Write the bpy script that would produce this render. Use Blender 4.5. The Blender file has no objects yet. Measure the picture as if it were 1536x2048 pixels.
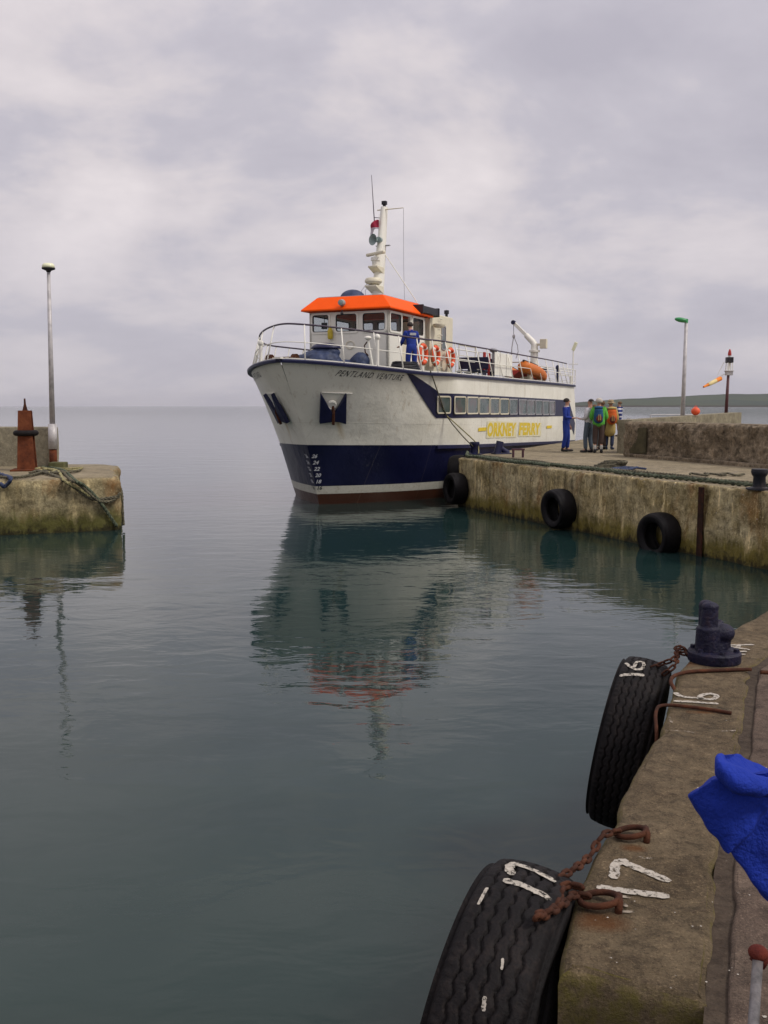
import bpy, bmesh, math, random
from mathutils import Vector, Matrix, Euler, noise
from mathutils.geometry import delaunay_2d_cdt
R = math.radians
rnd = random.Random(7)
S = bpy.context.scene
COL = S.collection
# ------------------------------------------------------------------ camera
CF, CP, CH = 1900.0, R(6.37), 2.95
cam = bpy.data.cameras.new("camera")
cam.sensor_fit = 'VERTICAL'; cam.sensor_height = 24.0
cam.lens = 24.0 * CF / 2048.0
cam.clip_start = 0.05; cam.clip_end = 60000
co = bpy.data.objects.new("camera", cam); COL.objects.link(co)
co.location = (0, 0, CH); co.rotation_euler = (R(90) - CP, 0, 0)
S.camera = co
S.render.resolution_x = 768; S.render.resolution_y = 1024
S.view_settings.view_transform = 'Standard'; S.view_settings.look = 'None'
S.view_settings.exposure = 0.0; S.view_settings.gamma = 1.0
S.cycles.max_bounces = 8; S.cycles.transparent_max_bounces = 12
S.cycles.use_denoising = True
SUN_EL, SUN_AZ = 48.0, 112.0      # azimuth clockwise from +Y (view direction)
# ------------------------------------------------------------------ world
W = bpy.data.worlds.new("World"); S.world = W; W.use_nodes = True
nt = W.node_tree; nt.nodes.clear()
def N(t, ty, **k):
    n = t.nodes.new(ty)
    for a, b in k.items():
        if a[0] == '_': n.inputs[a[1:]].default_value = b
        else: setattr(n, a, b)
    return n
def L(t, a, b): t.links.new(a, b)
def ramp(t, fac, stops, interp='LINEAR'):
    r = t.nodes.new('ShaderNodeValToRGB'); r.color_ramp.interpolation = interp
    e = r.color_ramp.elements
    while len(e) < len(stops): e.new(0.5)
    for i, (p, c) in enumerate(stops):
        e[i].position = p
        e[i].color = (c, c, c, 1) if isinstance(c, (int, float)) else (*c, 1)
    L(t, fac, r.inputs[0]); return r.outputs[0]
def mth(t, op, a, b=None, c=None, clamp=False):
    m = t.nodes.new('ShaderNodeMath'); m.operation = op; m.use_clamp = clamp
    for i, v in enumerate((a, b, c)):
        if v is None: continue
        if isinstance(v, (int, float)): m.inputs[i].default_value = v
        else: L(t, v, m.inputs[i])
    return m.outputs[0]
def mixc(t, f, a, b, mode='MIX'):
    m = t.nodes.new('ShaderNodeMix'); m.data_type = 'RGBA'; m.blend_type = mode
    for s, v in ((0, f), (6, a), (7, b)):
        if isinstance(v, (int, float)): m.inputs[s].default_value = v
        elif isinstance(v, tuple): m.inputs[s].default_value = (*v, 1)
        else: L(t, v, m.inputs[s])
    return m.outputs[2]
sky = N(nt, 'ShaderNodeTexSky', sky_type='NISHITA', sun_disc=False)
sky.sun_elevation = R(SUN_EL); sky.sun_rotation = R(SUN_AZ)
sky.altitude = 0; sky.dust_density = 3.0
tc = N(nt, 'ShaderNodeTexCoord')
sep = N(nt, 'ShaderNodeSeparateXYZ'); L(nt, tc.outputs['Generated'], sep.inputs[0])
zz = mth(nt, 'ADD', mth(nt, 'MAXIMUM', sep.outputs[2], 0.0), 0.27)
px = mth(nt, 'DIVIDE', sep.outputs[0], zz); py = mth(nt, 'DIVIDE', sep.outputs[1], zz)
cmb = N(nt, 'ShaderNodeCombineXYZ'); L(nt, px, cmb.inputs[0]); L(nt, py, cmb.inputs[1])
cmb.inputs[2].default_value = 3.7
n1 = N(nt, 'ShaderNodeTexNoise', _Scale=1.45, _Detail=8.0, _Roughness=0.55, _Distortion=0.3); L(nt, cmb.outputs[0], n1.inputs['Vector'])
n2 = N(nt, 'ShaderNodeTexNoise', _Scale=4.4, _Detail=6.0, _Roughness=0.6); L(nt, cmb.outputs[0], n2.inputs['Vector'])
cf = mth(nt, 'ADD', mth(nt, 'MULTIPLY', n1.outputs[0], 0.8), mth(nt, 'MULTIPLY', n2.outputs[0], 0.2))
cl = ramp(nt, cf, [(0.36, (0.50, 0.475, 0.54)), (0.46, (0.58, 0.55, 0.61)), (0.53, (0.72, 0.665, 0.69)), (0.64, (0.86, 0.79, 0.80))])
hz = ramp(nt, sep.outputs[2], [(0.0, 1.0), (0.05, 0.85), (0.22, 0.0)])
hcol = ramp(nt, sep.outputs[2], [(0.0, (0.53, 0.51, 0.565)), (0.12, (0.515, 0.495, 0.57))])
cl = mixc(nt, mth(nt, 'MULTIPLY', hz, 0.62), cl, hcol)
# overhead the cloud deck is thinner and brighter
up = ramp(nt, sep.outputs[2], [(0.3, 1.0), (0.9, 1.35)])
cl = mixc(nt, 1.0, cl, up, 'MULTIPLY')
bg1 = N(nt, 'ShaderNodeBackground', _Strength=0.10); L(nt, sky.outputs[0], bg1.inputs[0])
bg2 = N(nt, 'ShaderNodeBackground', _Strength=1.0); L(nt, cl, bg2.inputs[0])
mx = N(nt, 'ShaderNodeMixShader', _Fac=0.94); L(nt, bg1.outputs[0], mx.inputs[1]); L(nt, bg2.outputs[0], mx.inputs[2])
wo = N(nt, 'ShaderNodeOutputWorld'); L(nt, mx.outputs[0], wo.inputs[0])
# ------------------------------------------------------------------ sun
sl = bpy.data.lights.new("sun", 'SUN'); sl.energy = 2.0; sl.angle = R(14); sl.color = (1.0, 0.95, 0.87)
so = bpy.data.objects.new("sun", sl); COL.objects.link(so)
sd = Vector((math.sin(R(SUN_AZ)) * math.cos(R(SUN_EL)), math.cos(R(SUN_AZ)) * math.cos(R(SUN_EL)), math.sin(R(SUN_EL))))
so.rotation_euler = sd.to_track_quat('Z', 'Y').to_euler(); so.location = sd * 50

# ------------------------------------------------------------------ survey helpers (photo measurements -> places)
def ray(x, y):
    u = (x - 768) / CF; v = -(y - 1024) / CF
    return Vector((u, math.cos(CP) + v * math.sin(CP), v * math.cos(CP) - math.sin(CP)))
def G(x, y, z):
    r = ray(x, y); t = (z - CH) / r.z
    return Vector((r.x * t, r.y * t, z))
def D(x, y, Y):
    r = ray(x, y); t = Y / r.y
    return Vector((r.x * t, Y, CH + r.z * t))
T = R(24); SX, SY = -1.96, 28.5
def SB(x, y, b):            # point of the ship's plane at port offset b -> (b, a, z)
    r = ray(x, y)
    t = (b + SX * math.cos(T) - SY * math.sin(T)) / (r.x * math.cos(T) - r.y * math.sin(T))
    X, Y, Z = r.x * t, r.y * t, CH + r.z * t
    return Vector((b, (X - SX) * math.sin(T) + (Y - SY) * math.cos(T), Z))
def SA(x, y, a):            # point of the ship's cross plane at distance a aft
    r = ray(x, y)
    t = (a + SX * math.sin(T) + SY * math.cos(T)) / (r.x * math.sin(T) + r.y * math.cos(T))
    X, Y, Z = r.x * t, r.y * t, CH + r.z * t
    return Vector(((X - SX) * math.cos(T) - (Y - SY) * math.sin(T), a, Z))
def s2w(v): return Vector((SX + v[1] * math.sin(T) + v[0] * math.cos(T), SY + v[1] * math.cos(T) - v[0] * math.sin(T), v[2]))

# ------------------------------------------------------------------ object helpers
def tag(o, label=None, cat=None, group=None, kind=None):
    if label: o['label'] = label
    if cat: o['category'] = cat
    if group: o['group'] = group
    if kind: o['kind'] = kind
    return o
ORG = {}
def thing(name, label, cat, loc=(0, 0, 0), rz=0.0, group=None, world=False):
    """Empty at the base; world=True: parts are given in world coordinates"""
    o = bpy.data.objects.new(name, None); COL.objects.link(o)
    o.location = loc; o.rotation_euler = (0, 0, rz); o.empty_display_size = 0.2
    ORG[o] = Vector(loc) if world else Vector((0, 0, 0))
    return tag(o, label, cat, group)
def mark(o):      # parts of a part share its coordinate origin
    return o
class MB:
    def __init__(s): s.v = []; s.f = []
    def add(s, vs, fs):
        n = len(s.v); s.v += [Vector(p) for p in vs]; s.f += [tuple(i + n for i in f) for f in fs]; return s
    def box(s, c, d, rz=0.0, rot=None, taper=1.0):
        m = rot.to_matrix() if rot else Matrix.Rotation(rz, 3, 'Z')
        vs = []
        for k in (-1, 1):
            q = taper if k > 0 else 1.0
            for i, j in ((-1, -1), (1, -1), (1, 1), (-1, 1)):
                vs.append(Vector(c) + m @ Vector((i * d[0] / 2 * q, j * d[1] / 2 * q, k * d[2] / 2)))
        return s.add(vs, [(3, 2, 1, 0), (4, 5, 6, 7), (0, 1, 5, 4), (1, 2, 6, 5), (2, 3, 7, 6), (3, 0, 4, 7)])
    def cyl(s, p0, p1, r0, r1=None, n=12, cap=True):
        r1 = r0 if r1 is None else r1
        p0, p1 = Vector(p0), Vector(p1); d = (p1 - p0).normalized()
        a = d.orthogonal().normalized(); b = d.cross(a)
        vs = []
        for p, r in ((p0, r0), (p1, r1)):
            for i in range(n):
                t = 2 * math.pi * i / n; vs.append(p + (a * math.cos(t) + b * math.sin(t)) * r)
        fs = [(i, (i + 1) % n, n + (i + 1) % n, n + i) for i in range(n)]
        if cap: fs += [tuple(reversed(range(n))), tuple(range(n, 2 * n))]
        return s.add(vs, fs)
    def tube(s, pts, r, n=8, closed=False, rf=None):
        pts = [Vector(p) for p in pts]; m = len(pts); vs = []; up = None
        for i, p in enumerate(pts):
            if closed: d = pts[(i + 1) % m] - pts[i - 1]
            else: d = pts[min(i + 1, m - 1)] - pts[max(i - 1, 0)]
            d.normalize()
            if up is None: up = d.orthogonal().normalized()
            up = (up - d * up.dot(d)); 
            if up.length < 1e-6: up = d.orthogonal()
            up.normalize(); b = d.cross(up)
            rr = r if rf is None else r * rf(i / max(1, m - 1))
            for k in range(n):
                t = 2 * math.pi * k / n; vs.append(p + (up * math.cos(t) + b * math.sin(t)) * rr)
        fs = []
        for i in range(m if closed else m - 1):
            j = (i + 1) % m
            for k in range(n):
                fs.append((i * n + k, i * n + (k + 1) % n, j * n + (k + 1) % n, j * n + k))
        if not closed: fs += [tuple(reversed(range(n))), tuple(range((m - 1) * n, m * n))]
        return s.add(vs, fs)
    def lathe(s, prof, o=(0, 0, 0), n=24, M=None, sc=(1, 1)):
        """prof: (r, z) list, revolved about z, then M (3x3), then moved to o"""
        M = M or Matrix.Identity(3); o = Vector(o); vs = []; m = len(prof)
        for r, z in prof:
            for k in range(n):
                t = 2 * math.pi * k / n
                vs.append(o + M @ Vector((r * math.cos(t) * sc[0], r * math.sin(t) * sc[1], z)))
        fs = [(i * n + k, i * n + (k + 1) % n, (i + 1) * n + (k + 1) % n, (i + 1) * n + k) for i in range(m - 1) for k in range(n)]
        if prof[0][0] > 1e-5: fs.append(tuple(reversed(range(n))))
        if prof[-1][0] > 1e-5: fs.append(tuple(range((m - 1) * n, m * n)))
        return s.add(vs, fs)
    def ell(s, c, rad, n=14, m=9, rot=None, lo=-90, hi=90):
        M = (rot.to_matrix() if rot else Matrix.Identity(3))
        vs = []; 
        for i in range(m + 1):
            e = R(lo + (hi - lo) * i / m)
            for k in range(n):
                t = 2 * math.pi * k / n
                vs.append(Vector(c) + M @ Vector((rad[0] * math.cos(e) * math.cos(t), rad[1] * math.cos(e) * math.sin(t), rad[2] * math.sin(e))))
        fs = [(i * n + k, i * n + (k + 1) % n, (i + 1) * n + (k + 1) % n, (i + 1) * n + k) for i in range(m) for k in range(n)]
        fs += [tuple(reversed(range(n))), tuple(range(m * n, (m + 1) * n))]
        return s.add(vs, fs)
    def prism(s, poly, off):
        """poly: 3D points; extruded by vector off"""
        n = len(poly); off = Vector(off)
        vs = [Vector(p) for p in poly] + [Vector(p) + off for p in poly]
        return s.add(vs, [tuple(reversed(range(n))), tuple(range(n, 2 * n))] + [(i, (i + 1) % n, n + (i + 1) % n, n + i) for i in range(n)])
    def ring(s, outer, inner, off):
        """frame between two equal-length outlines, extruded"""
        n = len(outer); off = Vector(off)
        vs = [Vector(p) for p in outer] + [Vector(p) for p in inner]; vs += [p + off for p in vs]
        fs = []
        for i in range(n):
            j = (i + 1) % n
            fs += [(i, j, n + j, n + i)[::-1], (2 * n + i, 2 * n + j, 3 * n + j, 3 * n + i), (i, j, 2 * n + j, 2 * n + i), (n + i, n + j, 3 * n + j, 3 * n + i)[::-1]]
        return s.add(vs, fs)
    def build(s, name, mat, parent=None, smooth=False, bevel=0.0, off=None, auto=None):
        me = bpy.data.meshes.new(name)
        o0 = off if off is not None else (ORG.get(parent) or Vector((0, 0, 0)))
        o0 = Vector(o0)
        me.from_pydata([p - o0 for p in s.v], [], s.f); me.update()
        bm = bmesh.new(); bm.from_mesh(me)
        if auto == 50: bmesh.ops.remove_doubles(bm, verts=bm.verts, dist=1e-4)
        bmesh.ops.recalc_face_normals(bm, faces=bm.faces); bm.to_mesh(me); bm.free()
        me.materials.append(mat)
        if smooth or auto:
            for p in me.polygons: p.use_smooth = True
            if auto: me.set_sharp_from_angle(angle=R(auto))
        o = bpy.data.objects.new(name, me); COL.objects.link(o)
        if parent: o.parent = parent; ORG[o] = ORG.get(parent, Vector((0, 0, 0)))
        elif off is not None: o.location = o0
        if bevel:
            b = o.modifiers.new("bevel", 'BEVEL'); b.width = bevel; b.segments = 2; b.limit_method = 'ANGLE'; b.angle_limit = R(40)
        return o
def copy_tree(o, parent=None):
    c = o.copy(); COL.objects.link(c); c.parent = parent
    ORG[c] = ORG.get(o, Vector((0, 0, 0)))
    for ch in list(o.children): copy_tree(ch, c)
    return c
# ------------------------------------------------------------------ materials
def newmat(name):
    m = bpy.data.materials.new(name); m.use_nodes = True
    t = m.node_tree; b = t.nodes['Principled BSDF']; return m, t, b
def paint(name, col, rough=0.5, metal=0.0, var=0.12, scale=3.0, dirt=0.25, dirtcol=(0.16, 0.11, 0.06), bump=0.15, spec=0.4, coord='Object', fine=40.0):
    m, t, b = newmat(name)
    tc = N(t, 'ShaderNodeTexCoord'); v = tc.outputs[coord]
    n1 = N(t, 'ShaderNodeTexNoise', _Scale=scale, _Detail=6.0, _Roughness=0.65); L(t, v, n1.inputs['Vector'])
    n2 = N(t, 'ShaderNodeTexNoise', _Scale=fine, _Detail=4.0, _Roughness=0.6); L(t, v, n2.inputs['Vector'])
    dark = tuple(c * (1 - var * 1.6) for c in col); lite = tuple(min(1, c * (1 + var)) for c in col)
    c = mixc(t, ramp(t, n1.outputs[0], [(0.35, 0.0), (0.65, 1.0)]), dark, lite)
    f = mth(t, 'MULTIPLY', ramp(t, mth(t, 'ADD', mth(t, 'MULTIPLY', n1.outputs[0], 0.6), mth(t, 'MULTIPLY', n2.outputs[0], 0.4)), [(0.5, 0.0), (0.68, 1.0)]), dirt)
    c = mixc(t, f, c, dirtcol); L(t, c, b.inputs['Base Color'])
    b.inputs['Metallic'].default_value = metal; b.inputs['Specular IOR Level'].default_value = spec
    L(t, mth(t, 'ADD', mth(t, 'MULTIPLY', n2.outputs[0], 0.3), rough - 0.15, clamp=True), b.inputs['Roughness'])
    bp = N(t, 'ShaderNodeBump', _Strength=bump, _Distance=0.01); L(t, n2.outputs[0], bp.inputs['Height']); L(t, bp.outputs[0], b.inputs['Normal'])
    return m
def concrete(name, c1, c2, c3, streak=0.0, algae=None, rust=0.0, scale=1.0, pale=None, spots=None, wet=0.0, bump=0.6, grain=60.0, rough=0.6, moss=None, stains=(), crack=0.0, speck=1.0):
    """weathered concrete: patches, grain, vertical run-off streaks, weed above the water"""
    m, t, b = newmat(name)
    g = N(t, 'ShaderNodeNewGeometry'); P = g.outputs['Position']
    sp = N(t, 'ShaderNodeSeparateXYZ'); L(t, P, sp.inputs[0])
    n1 = N(t, 'ShaderNodeTexNoise', _Scale=1.3 * scale, _Detail=8.0, _Roughness=0.65, _Distortion=0.3); L(t, P, n1.inputs['Vector'])
    n2 = N(t, 'ShaderNodeTexNoise', _Scale=9.0 * scale, _Detail=6.0, _Roughness=0.7); L(t, P, n2.inputs['Vector'])
    n3 = N(t, 'ShaderNodeTexNoise', _Scale=grain, _Detail=4.0, _Roughness=0.75); L(t, P, n3.inputs['Vector'])
    mp = N(t, 'ShaderNodeMapping'); mp.inputs['Scale'].default_value = (3.2 * scale, 3.2 * scale, 0.42); L(t, P, mp.inputs[0])
    n4 = N(t, 'ShaderNodeTexNoise', _Scale=1.6, _Detail=7.0, _Roughness=0.7); L(t, mp.outputs[0], n4.inputs['Vector'])
    c = mixc(t, ramp(t, n1.outputs[0], [(0.36, 0.0), (0.62, 1.0)]), c1, c2)
    c = mixc(t, mth(t, 'MULTIPLY', ramp(t, n2.outputs[0], [(0.48, 0.0), (0.68, 1.0)]), 0.7), c, c3)
    if streak:
        sw = ramp(t, n4.outputs[0], [(0.30, 1.0), (0.46, 0.0), (0.56, 0.0), (0.66, 1.0)])
        lo = ramp(t, n4.outputs[0], [(0.46, 0.0), (0.54, 1.0)])
        sc = mixc(t, lo, tuple(x * 0.35 for x in c3), (min(1, c2[0] * 1.75), min(1, c2[1] * 1.65), min(1, c2[2] * 1.5)))
        c = mixc(t, mth(t, 'MULTIPLY', sw, streak), c, sc)
    if rust:
        n5 = N(t, 'ShaderNodeTexNoise', _Scale=0.9, _Detail=5.0, _Roughness=0.6); mp2 = N(t, 'ShaderNodeMapping')
        mp2.inputs['Scale'].default_value = (1.5, 1.5, 0.5); mp2.inputs['Location'].default_value = (7.3, 2.1, 4.4); L(t, P, mp2.inputs[0]); L(t, mp2.outputs[0], n5.inputs['Vector'])
        c = mixc(t, mth(t, 'MULTIPLY', ramp(t, n5.outputs[0], [(0.52, 0.0), (0.66, 1.0)]), rust), c, (0.20, 0.085, 0.02))
    # fine pale and dark specks
    c = mixc(t, mth(t, 'MULTIPLY', ramp(t, n3.outputs[0], [(0.55, 0.0), (0.68, 1.0)]), min(1, 0.45 * speck)), c, tuple(min(1, x * 1.8) for x in c2))
    c = mixc(t, mth(t, 'MULTIPLY', ramp(t, n3.outputs[0], [(0.30, 1.0), (0.44, 0.0)]), min(1, 0.6 * speck)), c, tuple(x * 0.35 for x in c1))
    if spots:
        vo = N(t, 'ShaderNodeTexVoronoi', _Scale=spots); L(t, P, vo.inputs['Vector'])
        s = mth(t, 'MULTIPLY', ramp(t, vo.outputs['Distance'], [(0.0, 1.0), (0.085, 1.0), (0.12, 0.0)]), ramp(t, n2.outputs[0], [(0.5, 0.0), (0.55, 1.0)]))
        c = mixc(t, mth(t, 'MULTIPLY', s, 0.75), c, (0.42, 0.38, 0.33))
    if algae:
        zt, col = algae
        h = mth(t, 'ADD', sp.outputs[2], mth(t, 'MULTIPLY', mth(t, 'SUBTRACT', n2.outputs[0], 0.5), 0.45))
        h = mth(t, 'ADD', h, mth(t, 'MULTIPLY', mth(t, 'SUBTRACT', n4.outputs[0], 0.5), 0.6))
        f = ramp(t, mth(t, 'DIVIDE', h, zt), [(0.45, 1.0), (1.0, 0.0)])
        c = mixc(t, mth(t, 'MULTIPLY', f, 0.85), c, col)
        f2 = ramp(t, h, [(0.02, 1.0), (0.14, 0.0)])
        c = mixc(t, mth(t, 'MULTIPLY', f2, 0.9), c, (0.022, 0.018, 0.008))
    n7 = N(t, 'ShaderNodeTexNoise', _Scale=4.3 * scale, _Detail=9.0, _Roughness=0.75, _Distortion=0.6); L(t, P, n7.inputs['Vector'])
    c = mixc(t, 1.0, c, ramp(t, n7.outputs[0], [(0.30, 1 - 0.75 * rough), (0.47, 1.0 - 0.1 * rough), (0.56, 1.0 + 0.1 * rough), (0.72, 1.0 + 0.9 * rough)]), 'MULTIPLY')
    if moss:
        sn = N(t, 'ShaderNodeSeparateXYZ'); L(t, g.outputs['True Normal'], sn.inputs[0])
        mf = mth(t, 'MULTIPLY', ramp(t, mth(t, 'ABSOLUTE', sn.outputs[2]), [(0.55, 1.0), (0.995, 0.0)]), ramp(t, n2.outputs[0], [(0.38, 0.0), (0.58, 1.0)]))
        c = mixc(t, mth(t, 'MULTIPLY', mf, 0.75), c, moss)
    for (sx_, sy_, rad_, ex_) in stains:
        vd = N(t, 'ShaderNodeVectorMath', operation='DISTANCE'); mv = N(t, 'ShaderNodeMapping'); mv.inputs['Scale'].default_value = (1, ex_, 0.3); L(t, P, mv.inputs[0]); L(t, mv.outputs[0], vd.inputs[0]); vd.inputs[1].default_value = (sx_, sy_ * ex_, ZQ * 0.3)
        sf = ramp(t, mth(t, 'ADD', mth(t, 'DIVIDE', vd.outputs['Value'], rad_), mth(t, 'MULTIPLY', mth(t, 'SUBTRACT', n7.outputs[0], 0.5), 1.6)), [(0.25, 1.0), (1.0, 0.0)])
        c = mixc(t, mth(t, 'MULTIPLY', sf, 0.7), c, (0.16, 0.06, 0.015))
    if crack:
        vo2 = N(t, 'ShaderNodeTexVoronoi', feature='DISTANCE_TO_EDGE', _Scale=crack); mc = N(t, 'ShaderNodeVectorMath', operation='ADD'); mcs = N(t, 'ShaderNodeVectorMath', operation='SCALE'); mcs.inputs['Scale'].default_value = 0.35
        L(t, n7.outputs['Color'], mcs.inputs[0]); L(t, P, mc.inputs[0]); L(t, mcs.outputs[0], mc.inputs[1]); L(t, mc.outputs[0], vo2.inputs['Vector'])
        cfk = mth(t, 'MULTIPLY', ramp(t, vo2.outputs['Distance'], [(0.0, 1.0), (0.006, 0.0)]), ramp(t, n1.outputs[0], [(0.5, 0.0), (0.56, 1.0)]))
        c = mixc(t, mth(t, 'MULTIPLY', cfk, 0.8), c, (0.02, 0.015, 0.01))
    L(t, c, b.inputs['Base Color'])
    L(t, mth(t, 'ADD', mth(t, 'MULTIPLY', n2.outputs[0], 0.3), 0.72 - wet, clamp=True), b.inputs['Roughness'])
    b.inputs['Specular IOR Level'].default_value = 0.25
    hh = mth(t, 'ADD', mth(t, 'ADD', mth(t, 'MULTIPLY', n2.outputs[0], 0.7), mth(t, 'MULTIPLY', n7.outputs[0], 0.6)), mth(t, 'MULTIPLY', n3.outputs[0], 0.5))
    bp = N(t, 'ShaderNodeBump', _Strength=bump, _Distance=0.03); L(t, hh, bp.inputs['Height']); L(t, bp.outputs[0], b.inputs['Normal'])
    return m
def metalrust(name, c1=(0.11, 0.035, 0.012), c2=(0.24, 0.085, 0.03), c3=(0.035, 0.016, 0.01), scale=8.0, bump=0.8):
    m, t, b = newmat(name); tc = N(t, 'ShaderNodeTexCoord')
    n1 = N(t, 'ShaderNodeTexNoise', _Scale=scale, _Detail=8.0, _Roughness=0.7); L(t, tc.outputs['Object'], n1.inputs['Vector'])
    n2 = N(t, 'ShaderNodeTexNoise', _Scale=scale * 9, _Detail=4.0, _Roughness=0.7); L(t, tc.outputs['Object'], n2.inputs['Vector'])
    c = ramp(t, n1.outputs[0], [(0.3, c3), (0.48, c1), (0.7, c2)]); L(t, c, b.inputs['Base Color'])
    b.inputs['Roughness'].default_value = 0.85; b.inputs['Specular IOR Level'].default_value = 0.2
    bp = N(t, 'ShaderNodeBump', _Strength=bump, _Distance=0.006); L(t, mth(t, 'ADD', n1.outputs[0], n2.outputs[0]), bp.inputs['Height']); L(t, bp.outputs[0], b.inputs['Normal'])
    return m
M = {}
def worn(m, scale, lo, hi):
    """paint broken up by wear, the surface below shows through the gaps"""
    t = m.node_tree; b = t.nodes['Principled BSDF']; tc = N(t, 'ShaderNodeNewGeometry')
    n = N(t, 'ShaderNodeTexNoise', _Scale=scale, _Detail=6.0, _Roughness=0.75); L(t, tc.outputs['Position'], n.inputs['Vector'])
    L(t, ramp(t, n.outputs[0], [(lo, 0.0), (hi, 1.0)]), b.inputs['Alpha']); return m
M['navy'] = paint('navy_paint', (0.008, 0.010, 0.048), 0.45, dirt=0.15, dirtcol=(0.03, 0.03, 0.04))
M['railblue'] = paint('dark_rail_paint', (0.05, 0.035, 0.06), 0.5, dirt=0.3)
M['white'] = paint('white_ship_paint', (0.80, 0.78, 0.70), 0.45, var=0.05, dirt=0.25, dirtcol=(0.30, 0.22, 0.12), bump=0.05)
M['cream'] = paint('cream_paint', (0.70, 0.65, 0.50), 0.5, var=0.07, dirt=0.3, dirtcol=(0.35, 0.25, 0.12))
M['orange'] = paint('orange_roof_paint', (1.0, 0.105, 0.002), 0.6, var=0.04, dirt=0.06, dirtcol=(0.4, 0.08, 0.02), bump=0.05, spec=0.15)
M['buoyor'] = paint('lifebuoy_orange', (0.78, 0.10, 0.03), 0.5, var=0.08, dirt=0.1)
M['black'] = paint('black_paint', (0.012, 0.012, 0.018), 0.5)
M['grey'] = paint('grey_metal', (0.32, 0.32, 0.34), 0.5, var=0.15)
M['galv'] = paint('galvanised_steel', (0.50, 0.48, 0.48), 0.5, metal=0.15, var=0.2, scale=6, dirt=0.3)
M['pipe'] = paint('weathered_pipe', (0.17, 0.16, 0.16), 0.6, var=0.35, scale=25, dirt=0.5, dirtcol=(0.10, 0.06, 0.04), bump=0.6)
M['greygreen'] = paint('grey_green_plastic', (0.26, 0.33, 0.32), 0.45)
M['deck'] = paint('deck_paint', (0.10, 0.13, 0.11), 0.7, var=0.2)
M['tarp'] = paint('blue_tarpaulin', (0.026, 0.042, 0.10), 0.6, var=0.25, scale=5, dirt=0.1)
M['wood'] = paint('weathered_timber', (0.10, 0.07, 0.045), 0.8, var=0.35, scale=8)
M['rust'] = metalrust('rusty_iron', (0.055, 0.02, 0.011), (0.12, 0.042, 0.018), (0.018, 0.009, 0.006))
M['rustor'] = metalrust('rusted_pile', (0.12, 0.034, 0.014), (0.19, 0.06, 0.024), (0.045, 0.016, 0.01), scale=4.0)
M['rubber'] = paint('tyre_rubber', (0.007, 0.0055, 0.006), 0.7, var=0.3, scale=6, dirt=0.6, dirtcol=(0.035, 0.026, 0.022), bump=0.5, spec=0.2, fine=70)
M['rubfar'] = paint('tyre_rubber_wet', (0.005, 0.004, 0.005), 0.6, spec=0.18, var=0.3, dirt=0.1, dirtcol=(0.03, 0.03, 0.02))
M['ropeg'] = paint('green_rope', (0.085, 0.105, 0.065), 0.9, var=0.45, scale=14, dirt=0.3, bump=1.0)
M['ropeb'] = paint('brown_rope', (0.11, 0.10, 0.065), 0.9, var=0.4, scale=14, dirt=0.3, bump=1.0)
M['ropey'] = paint('pale_rope', (0.30, 0.27, 0.13), 0.9, var=0.3, scale=20, bump=0.8)
M['bollard'] = paint('bollard_navy_paint', (0.006, 0.006, 0.026), 0.55, var=0.3, scale=12, dirt=0.5, dirtcol=(0.05, 0.028, 0.02), bump=1.0, spec=0.3, fine=45)
M['yellow'] = paint('yellow_paint', (0.55, 0.42, 0.03), 0.5)
M['red'] = paint('red_paint', (0.42, 0.03, 0.025), 0.5)
M['green'] = paint('green_lamp_housing', (0.045, 0.30, 0.10), 0.4)
M['whiteline'] = paint('white_marking', (0.46, 0.42, 0.36), 0.8, var=0.15, scale=30, dirt=0.55, dirtcol=(0.16, 0.12, 0.08), coord='Object', fine=90, bump=0.02)
M['faintline'] = paint('worn_marking', (0.36, 0.31, 0.25), 0.9, var=0.2, scale=30, dirt=0.6, dirtcol=(0.16, 0.12, 0.08), fine=60)
M['letter'] = paint('black_lettering', (0.03, 0.03, 0.035), 0.5, dirt=0.35, dirtcol=(0.5, 0.48, 0.4), fine=30)
M['wletter'] = paint('white_lettering', (0.55, 0.56, 0.58), 0.5, dirt=0.3, dirtcol=(0.2, 0.2, 0.25))
worn(M['whiteline'], 45.0, 0.40, 0.50); worn(M['faintline'], 30.0, 0.46, 0.58)
def cloth(name, col, rough=0.85, weave=0.4, sheen=0.2):
    m = paint(name, col, rough, var=0.10, scale=6, dirt=0.0, bump=weave, spec=0.2, fine=120)
    return m
def glassmat(name, tint=(0.35, 0.42, 0.42), body=(0.02, 0.03, 0.03), trans=0.6):
    m, t, b = newmat(name)
    tr = N(t, 'ShaderNodeBsdfTransparent'); tr.inputs[0].default_value = (*tint, 1)
    b.inputs['Base Color'].default_value = (*body, 1); b.inputs['Roughness'].default_value = 0.06
    b.inputs['Specular IOR Level'].default_value = 0.7
    mx = N(t, 'ShaderNodeMixShader', _Fac=1 - trans); L(t, tr.outputs[0], mx.inputs[1]); L(t, b.outputs[0], mx.inputs[2])
    L(t, mx.outputs[0], t.nodes['Material Output'].inputs[0]); return m
M['glass'] = glassmat('wheelhouse_glass', (0.93, 0.95, 0.95), trans=0.88)
def cabin_glass():
    m, t, b = newmat('saloon_glass'); tc = N(t, 'ShaderNodeTexCoord')
    n = N(t, 'ShaderNodeTexNoise', _Scale=1.4, _Detail=3.0); L(t, tc.outputs['Object'], n.inputs['Vector'])
    L(t, ramp(t, n.outputs[0], [(0.38, (0.05, 0.08, 0.075)), (0.5, (0.10, 0.13, 0.125)), (0.62, (0.14, 0.115, 0.115)), (0.75, (0.24, 0.24, 0.26))]), b.inputs['Base Color'])
    b.inputs['Roughness'].default_value = 0.12; b.inputs['Specular IOR Level'].default_value = 0.6
    return m
M['cabin'] = cabin_glass()
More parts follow.
